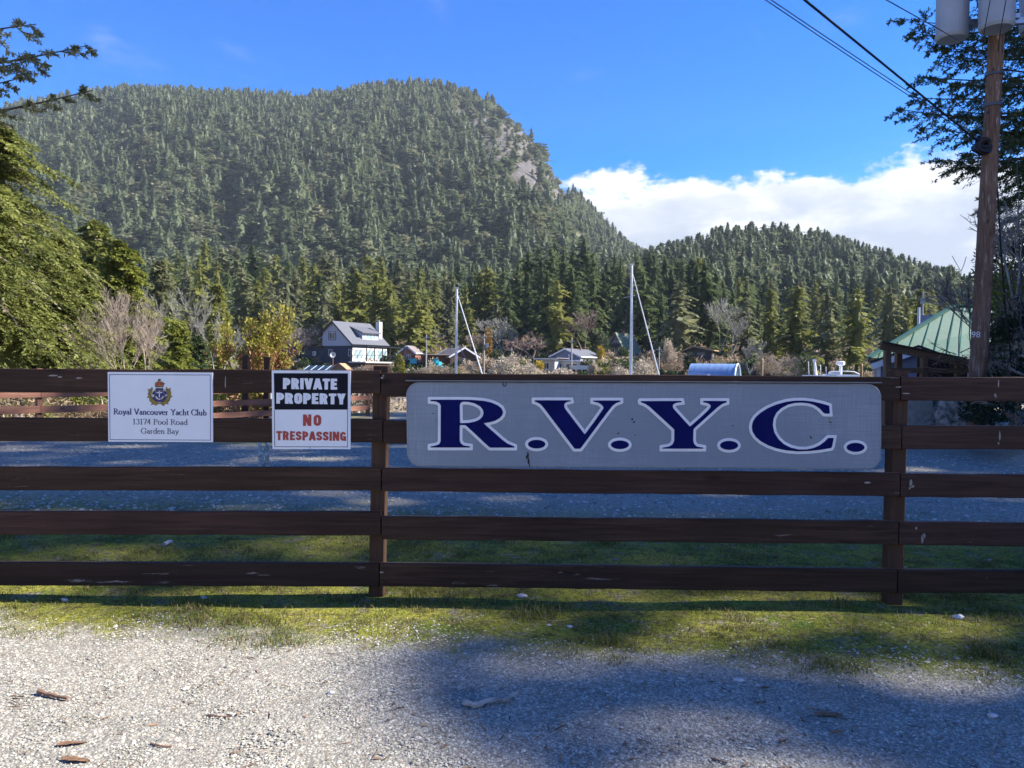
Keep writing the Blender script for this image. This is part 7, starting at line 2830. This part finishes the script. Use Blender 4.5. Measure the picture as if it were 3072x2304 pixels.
def build_grass():
    r = np.random.default_rng(77)
    n = 900000
    y = 3.3 + (8.0 - 3.3) * r.random(n) ** 1.25
    x = (r.random(n) * 2 - 1) * (0.72 * y + 0.5)
    clump = fbm(x * 2.6, y * 2.6, 12)
    fine = fbm(x * 9, y * 9, 14, 2)
    keep = r.random(n) < moss_amount(x, y) * np.clip((clump - 0.36) * 2.6, 0.05, 1) * np.clip((fine - 0.25) * 2.4, 0.03, 1) * 0.55
    # fringe tufts on the gravel
    x, y, clump, fine = x[keep], y[keep], clump[keep], fine[keep]
    tall = np.clip((clump - 0.5) * 5, 0, 1) * np.clip((fine - 0.45) * 4, 0, 1)
    h = 0.010 + 0.024 * r.random(len(x)) ** 1.5 + 0.045 * tall * r.random(len(x))
    # distinct tussocks
    TU = [(gp(1600 * 0.72, 1850 * 0.72), 0.10, 0.15, 170), (gp(1175, 1315), 0.13, 0.14, 200), (gp(1815, 1308), 0.06, 0.16, 90), (gp(560, 1345), 0.22, 0.12, 260), (gp(880, 1340), 0.3, 0.09, 260), (gp(1010, 1290), 0.2, 0.1, 160), (gp(1000, 1300), 0.15, 0.12, 120),
          (gp(1720, 1305), 0.1, 0.1, 100), (gp(2000, 1330), 0.2, 0.09, 150), (gp(420, 1320), 0.25, 0.09, 180), (gp(640, 1290), 0.2, 0.09, 120), (gp(1560, 1372), 0.2, 0.07, 150), (gp(1380, 1480), 0.06, 0.03, 50), (gp(1905, 1112), 0.35, 0.12, 260), (gp(1560, 1195), 0.3, 0.10, 150), (gp(90, 1350), 0.25, 0.06, 200), (gp(1900, 1440), 0.12, 0.05, 100), (gp(2090, 1450), 0.2, 0.06, 160)]
    ex, ey, eh = [], [], []
    for p, rad, hh, k in TU:
        a, q = r.random(k) * 6.28, rad * np.sqrt(r.random(k))
        ex.append(p.x + q * np.cos(a) * 1.5)
        ey.append(p.y + q * np.sin(a))
        eh.append(hh * 0.58 * (0.35 + 0.65 * r.random(k)))
    x, y, h = np.concatenate([x] + ex), np.concatenate([y] + ey), np.concatenate([h] + eh)
    n = len(x)
    z = np.interp(y, [0, 100], [0, 0]) + vgz(x, y) - 0.004
    az = r.random(n) * 6.28
    lean = 0.5 + 0.9 * r.random(n)
    dx, dy = np.cos(az), np.sin(az)
    w = 0.0012 + 0.0012 * r.random(n) + 0.006 * h
    V = np.empty((n, 5, 3))
    for k, (f, hh) in enumerate(((0.0, 0.0), (0.0, 0.0), (0.25, 0.62), (0.25, 0.62), (0.75, 1.0))):
        V[:, k, 0] = x + dx * lean * h * f
        V[:, k, 1] = y + dy * lean * h * f
        V[:, k, 2] = z + h * hh * (1 - 0.35 * lean * f)
    sx, sy = -dy * w, dx * w
    for k, s in ((0, -1), (1, 1), (2, -0.7), (3, 0.7)):
        V[:, k, 0] += s * sx
        V[:, k, 1] += s * sy
    base = (np.arange(n) * 5)[:, None]
    T = np.concatenate([base + np.array([[0, 1, 3]]), base + np.array([[0, 3, 2]]), base + np.array([[2, 3, 4]])])
    tone = np.clip(0.25 + 0.5 * r.random(n) + 0.5 * (fbm(x * 1.5, y * 1.5, 19) - 0.5), 0, 0.85)
    tone = np.where(r.random(n) < 0.26, 0.96, tone)
    link('grass', npmesh('grass', V.reshape(-1, 3), T, L_grass, np.repeat(tone, 5)), label='short mossy grass growing along the fence', kind='stuff')


build_grass()


def build_stones():
    r = np.random.default_rng(99)
    n = 46000
    y = 2.35 + (4.3 - 2.35) * r.random(n) ** 1.1
    x = (r.random(n) * 2 - 1) * (0.70 * y + 0.3)
    keep = r.random(n) > moss_amount(x, y) * 0.9
    x, y = x[keep], y[keep]
    n2 = 16000
    y2 = 7.0 + 6.5 * r.random(n2)
    x2 = (r.random(n2) * 2 - 1) * 0.7 * y2
    s = 0.0028 + 0.0042 * r.random(len(x)) ** 2 + np.where(r.random(len(x)) < 0.012, 0.008 * r.random(len(x)), 0)
    s2 = 0.007 + 0.016 * r.random(n2) ** 2.5
    x, y, s = np.concatenate([x, x2]), np.concatenate([y, y2]), np.concatenate([s, s2])
    n = len(x)
    z = vgz(x, y) + s * 0.12
    octv = np.array([[1, 0, 0], [0, 1, 0], [-1, 0, 0], [0, -1, 0], [0, 0, 1.0]], float)
    sc = np.stack([s * (0.8 + 0.9 * r.random(n)), s * (0.7 + 0.7 * r.random(n)), s * (0.45 + 0.6 * r.random(n))], 1)
    a = r.random(n) * 6.28
    V = octv[None] * sc[:, None] * (0.7 + 0.6 * r.random((n, 5, 1)))
    V[:, 4, :2] += s[:, None] * r.normal(0, 0.35, (n, 2))
    ca, sa = np.cos(a)[:, None], np.sin(a)[:, None]
    X = V[..., 0] * ca - V[..., 1] * sa
    Y = V[..., 0] * sa + V[..., 1] * ca
    P = np.stack([X + x[:, None], Y + y[:, None], V[..., 2] + z[:, None]], -1)
    base = (np.arange(n) * 5)[:, None]
    T = np.concatenate([base + np.array([[k, (k + 1) % 4, 4]]) for k in range(4)])
    m, nn, l, b = newmat('loose_gravel')
    at_ = nn.new('ShaderNodeAttribute')
    at_.attribute_name = 'v'
    col = mix_col(nn, l, at_.outputs['Fac'], (0.17, 0.16, 0.128), (0.61, 0.57, 0.46))
    col = mix_col(nn, l, map_range(nn, l, at_.outputs['Fac'], 0.93, 0.96), col, (0.42, 0.33, 0.25))
    l.new(col, b.inputs['Base Color'])
    b.inputs['Roughness'].default_value = 0.9
    link('gravel', npmesh('gravel', P.reshape(-1, 3), T, m, np.repeat(r.random(n), 5)), label='loose crushed gravel on the road and the lot', kind='stuff')


build_stones()


def build_litter():
    r = np.random.default_rng(41)
    n = 2600
    y = 2.4 + 5.0 * r.random(n) ** 1.3
    x = (r.random(n) * 2 - 1) * (0.70 * y + 0.3)
    keep = r.random(n) < np.clip((fbm(x * 1.3, y * 1.3, 51) - 0.38) * 4, 0.12, 1)
    x, y = x[keep], y[keep]
    n = len(x)
    L = 0.012 + 0.035 * r.random(n) ** 2
    w = 0.0015 + 0.0035 * r.random(n) ** 2
    a = r.random(n) * 6.28
    z = vgz(x, y) + 0.006
    d = np.stack([np.cos(a), np.sin(a), r.normal(0, 0.12, n)], 1)
    s_ = np.stack([-np.sin(a), np.cos(a), r.normal(0, 0.3, n)], 1)
    c = np.stack([x, y, z], 1)
    V = np.stack([c - d * L[:, None], c + s_ * w[:, None], c + d * L[:, None], c - s_ * w[:, None]], 1)
    VV, Q = quads_of(V)
    m, nn, l, b = newmat('needle_litter')
    at_ = nn.new('ShaderNodeAttribute')
    at_.attribute_name = 'v'
    l.new(mix_col(nn, l, at_.outputs['Fac'], (0.07, 0.04, 0.025), (0.34, 0.21, 0.12)), b.inputs['Base Color'])
    b.inputs['Roughness'].default_value = 0.9
    link('needle_litter', npmesh('needle_litter', VV, Q, m, np.repeat(r.random(n), 4)), label='scattered brown needles and bark bits on the gravel and grass', kind='stuff')


build_litter()

# sticks, leaves and pale stones lying about
def stick(label, pts, r0, mat, name='stick'):
    P = []
    for px, py, dz in pts:
        q = gp(px, py)
        P.append(Vector((q.x, q.y, ground_z(q.x, q.y) + r0 * 0.8 + dz)))
    o_ = P[0].copy()
    b = MB()
    fine = []
    for p, q in zip(P, P[1:]):
        for i in range(3):
            c = p.lerp(q, i / 3) - o_
            fine.append(c + Vector((0, random.uniform(-.3, .3) * r0, random.uniform(-.2, .2) * r0)))
    fine.append(P[-1] - o_)
    n = len(fine)
    b.tube(fine, [r0 * random.uniform(0.8, 1.15) * (1 - 0.4 * i / n) for i in range(n)], 7)
    o = b.build(name, mat, None, label=label, cat='stick')
    o.location = o_
    return o


stick('crooked pale grey stick lying on the gravel in the middle', [(1003, 1529, 0.004), (1024, 1535, 0.0), (1060, 1526, 0.008), (1095, 1522, 0.006), (1118, 1516, 0.02)], 0.0145, M_stickpale)
stick('straight brown stick on the gravel at the left', [(84, 1501, 0.004), (112, 1507, 0.004), (147, 1513, 0.004)], 0.010, M_stickbrown)
stick('short dark twig on the gravel under the left grass', [(448, 1548, 0), (470, 1554, 0.004), (500, 1553, 0)], 0.004, M_stickbrown)
stick('thin brown twig near the bottom left', [(326, 1610, 0), (345, 1617, 0.004), (372, 1616, 0)], 0.004, M_stickbrown)
stick('pale forked twig at the bottom right corner', [(2140, 1628, 0), (2150, 1610, 0.008), (2154, 1590, 0.004)], 0.007, M_stickpale)
stick('thin twig at the lower right on the shaded gravel', [(1535, 1645, 0), (1570, 1658, 0.003)], 0.004, M_stickbrown)
stick('bleached stick in the grass behind the left rails', [(355, 1181, 0), (364, 1177, 0.01), (372, 1176, 0.006)], 0.017, M_shell)


def leaf(label, px, py, L, W, rz, mat=M_deadleaf, name='fallen_leaf'):
    q = gp(px, py)
    b = MB()
    n = 8
    vs = []
    for i in range(n + 1):
        t = i / n
        w = W * math.sin(math.pi * min(1, max(0.02, t))) ** 0.7 * random.uniform(.75, 1.1)
        for s in (-1, 0, 1):
            vs.append((L * (t - 0.5), s * w / 2, 0.006 + 0.004 * (abs(s)) + 0.003 * math.sin(t * 5 + s)))
    fs = []
    for i in range(n):
        for s in range(2):
            fs.append((i * 3 + s, (i + 1) * 3 + s, (i + 1) * 3 + s + 1, i * 3 + s + 1))
    b.add(vs, fs)
    o = b.build(name, mat, None, True, label=label, cat='leaf')
    o.location = (q.x, q.y, ground_z(q.x, q.y))
    o.rotation_euler = (0, 0, rz)
    return o


leaf('curled brown leaf on the bottom left gravel', 155, 1610, 0.10, 0.035, 0.25)
leaf('rust-brown leaf on the bottom edge at the left', 163, 1648, 0.11, 0.035, -0.1)
leaf('small brown leaf left of the brown stick', 37, 1511, 0.05, 0.012, 0.1)
leaf('dark brown leaf on the gravel right of the pale stick', 1645, 1520, 0.05, 0.02, 0.3)
leaf('patch of fallen brown needles on the right gravel', 1790, 1545, 0.12, 0.05, 0.1)
leaf('brown leaf near the lower right corner', 1690, 1605, 0.04, 0.02, 0.5)
for k, (px, py, s, lab) in enumerate([(2070, 1332, 0.035, 'pale shell-like stone in the grass at the right'), (1128, 1290, 0.035, 'pale stone in the grass under the grey board'), (140, 1296, 0.025, 'white stone in the grass at the far left'), (1592, 1466, 0.018, 'white pebble at the right grass edge'), (1600, 1467, 0.02, 'pale stone on the right gravel edge'),
                                    (2143, 1545, 0.024, 'whitish stone near the right edge'), (2135, 1215, 0.035, 'pale chip of stone behind the right rails'), (440, 1292, 0.02, 'white stone just behind the left shadow line'), (1230, 1352, 0.02, 'pale pebble beside the grass tussock'), (715, 1500, 0.018, 'whitish pebble on the middle left gravel'),
                                    (1108, 1628, 0.014, 'dark pebble at the bottom middle'), (1240, 1652, 0.016, 'dark angular pebble on the bottom edge')]):
    q = gp(px, py)
    o = boulder('stone', M_shell if k < 10 else M_rock, 60 + k, s, s * 0.7, s * 0.5, None, (q.x, q.y, ground_z(q.x, q.y) + s * 0.25), label=lab, cat='stone')

# ------------------------------------------------------------------ air
hm = bpy.data.materials.new('haze')
hm.use_nodes = True
hn = hm.node_tree.nodes
hn.clear()
ho, hv_ = hn.new('ShaderNodeOutputMaterial'), hn.new('ShaderNodeVolumePrincipled')
hv_.inputs['Color'].default_value = (0.80, 0.90, 1.0, 1)
hv_.inputs['Density'].default_value = 0.00009
hv_.inputs['Anisotropy'].default_value = 0.0
hm.node_tree.links.new(hv_.outputs[0], ho.inputs['Volume'])
b = MB()
b.box((0, 650, 272), (3400, 2100, 560))
hz_ = b.build('haze', hm, None, kind='stuff')
scene.cycles.volume_bounces = 0
bpy.context.view_layer.update()
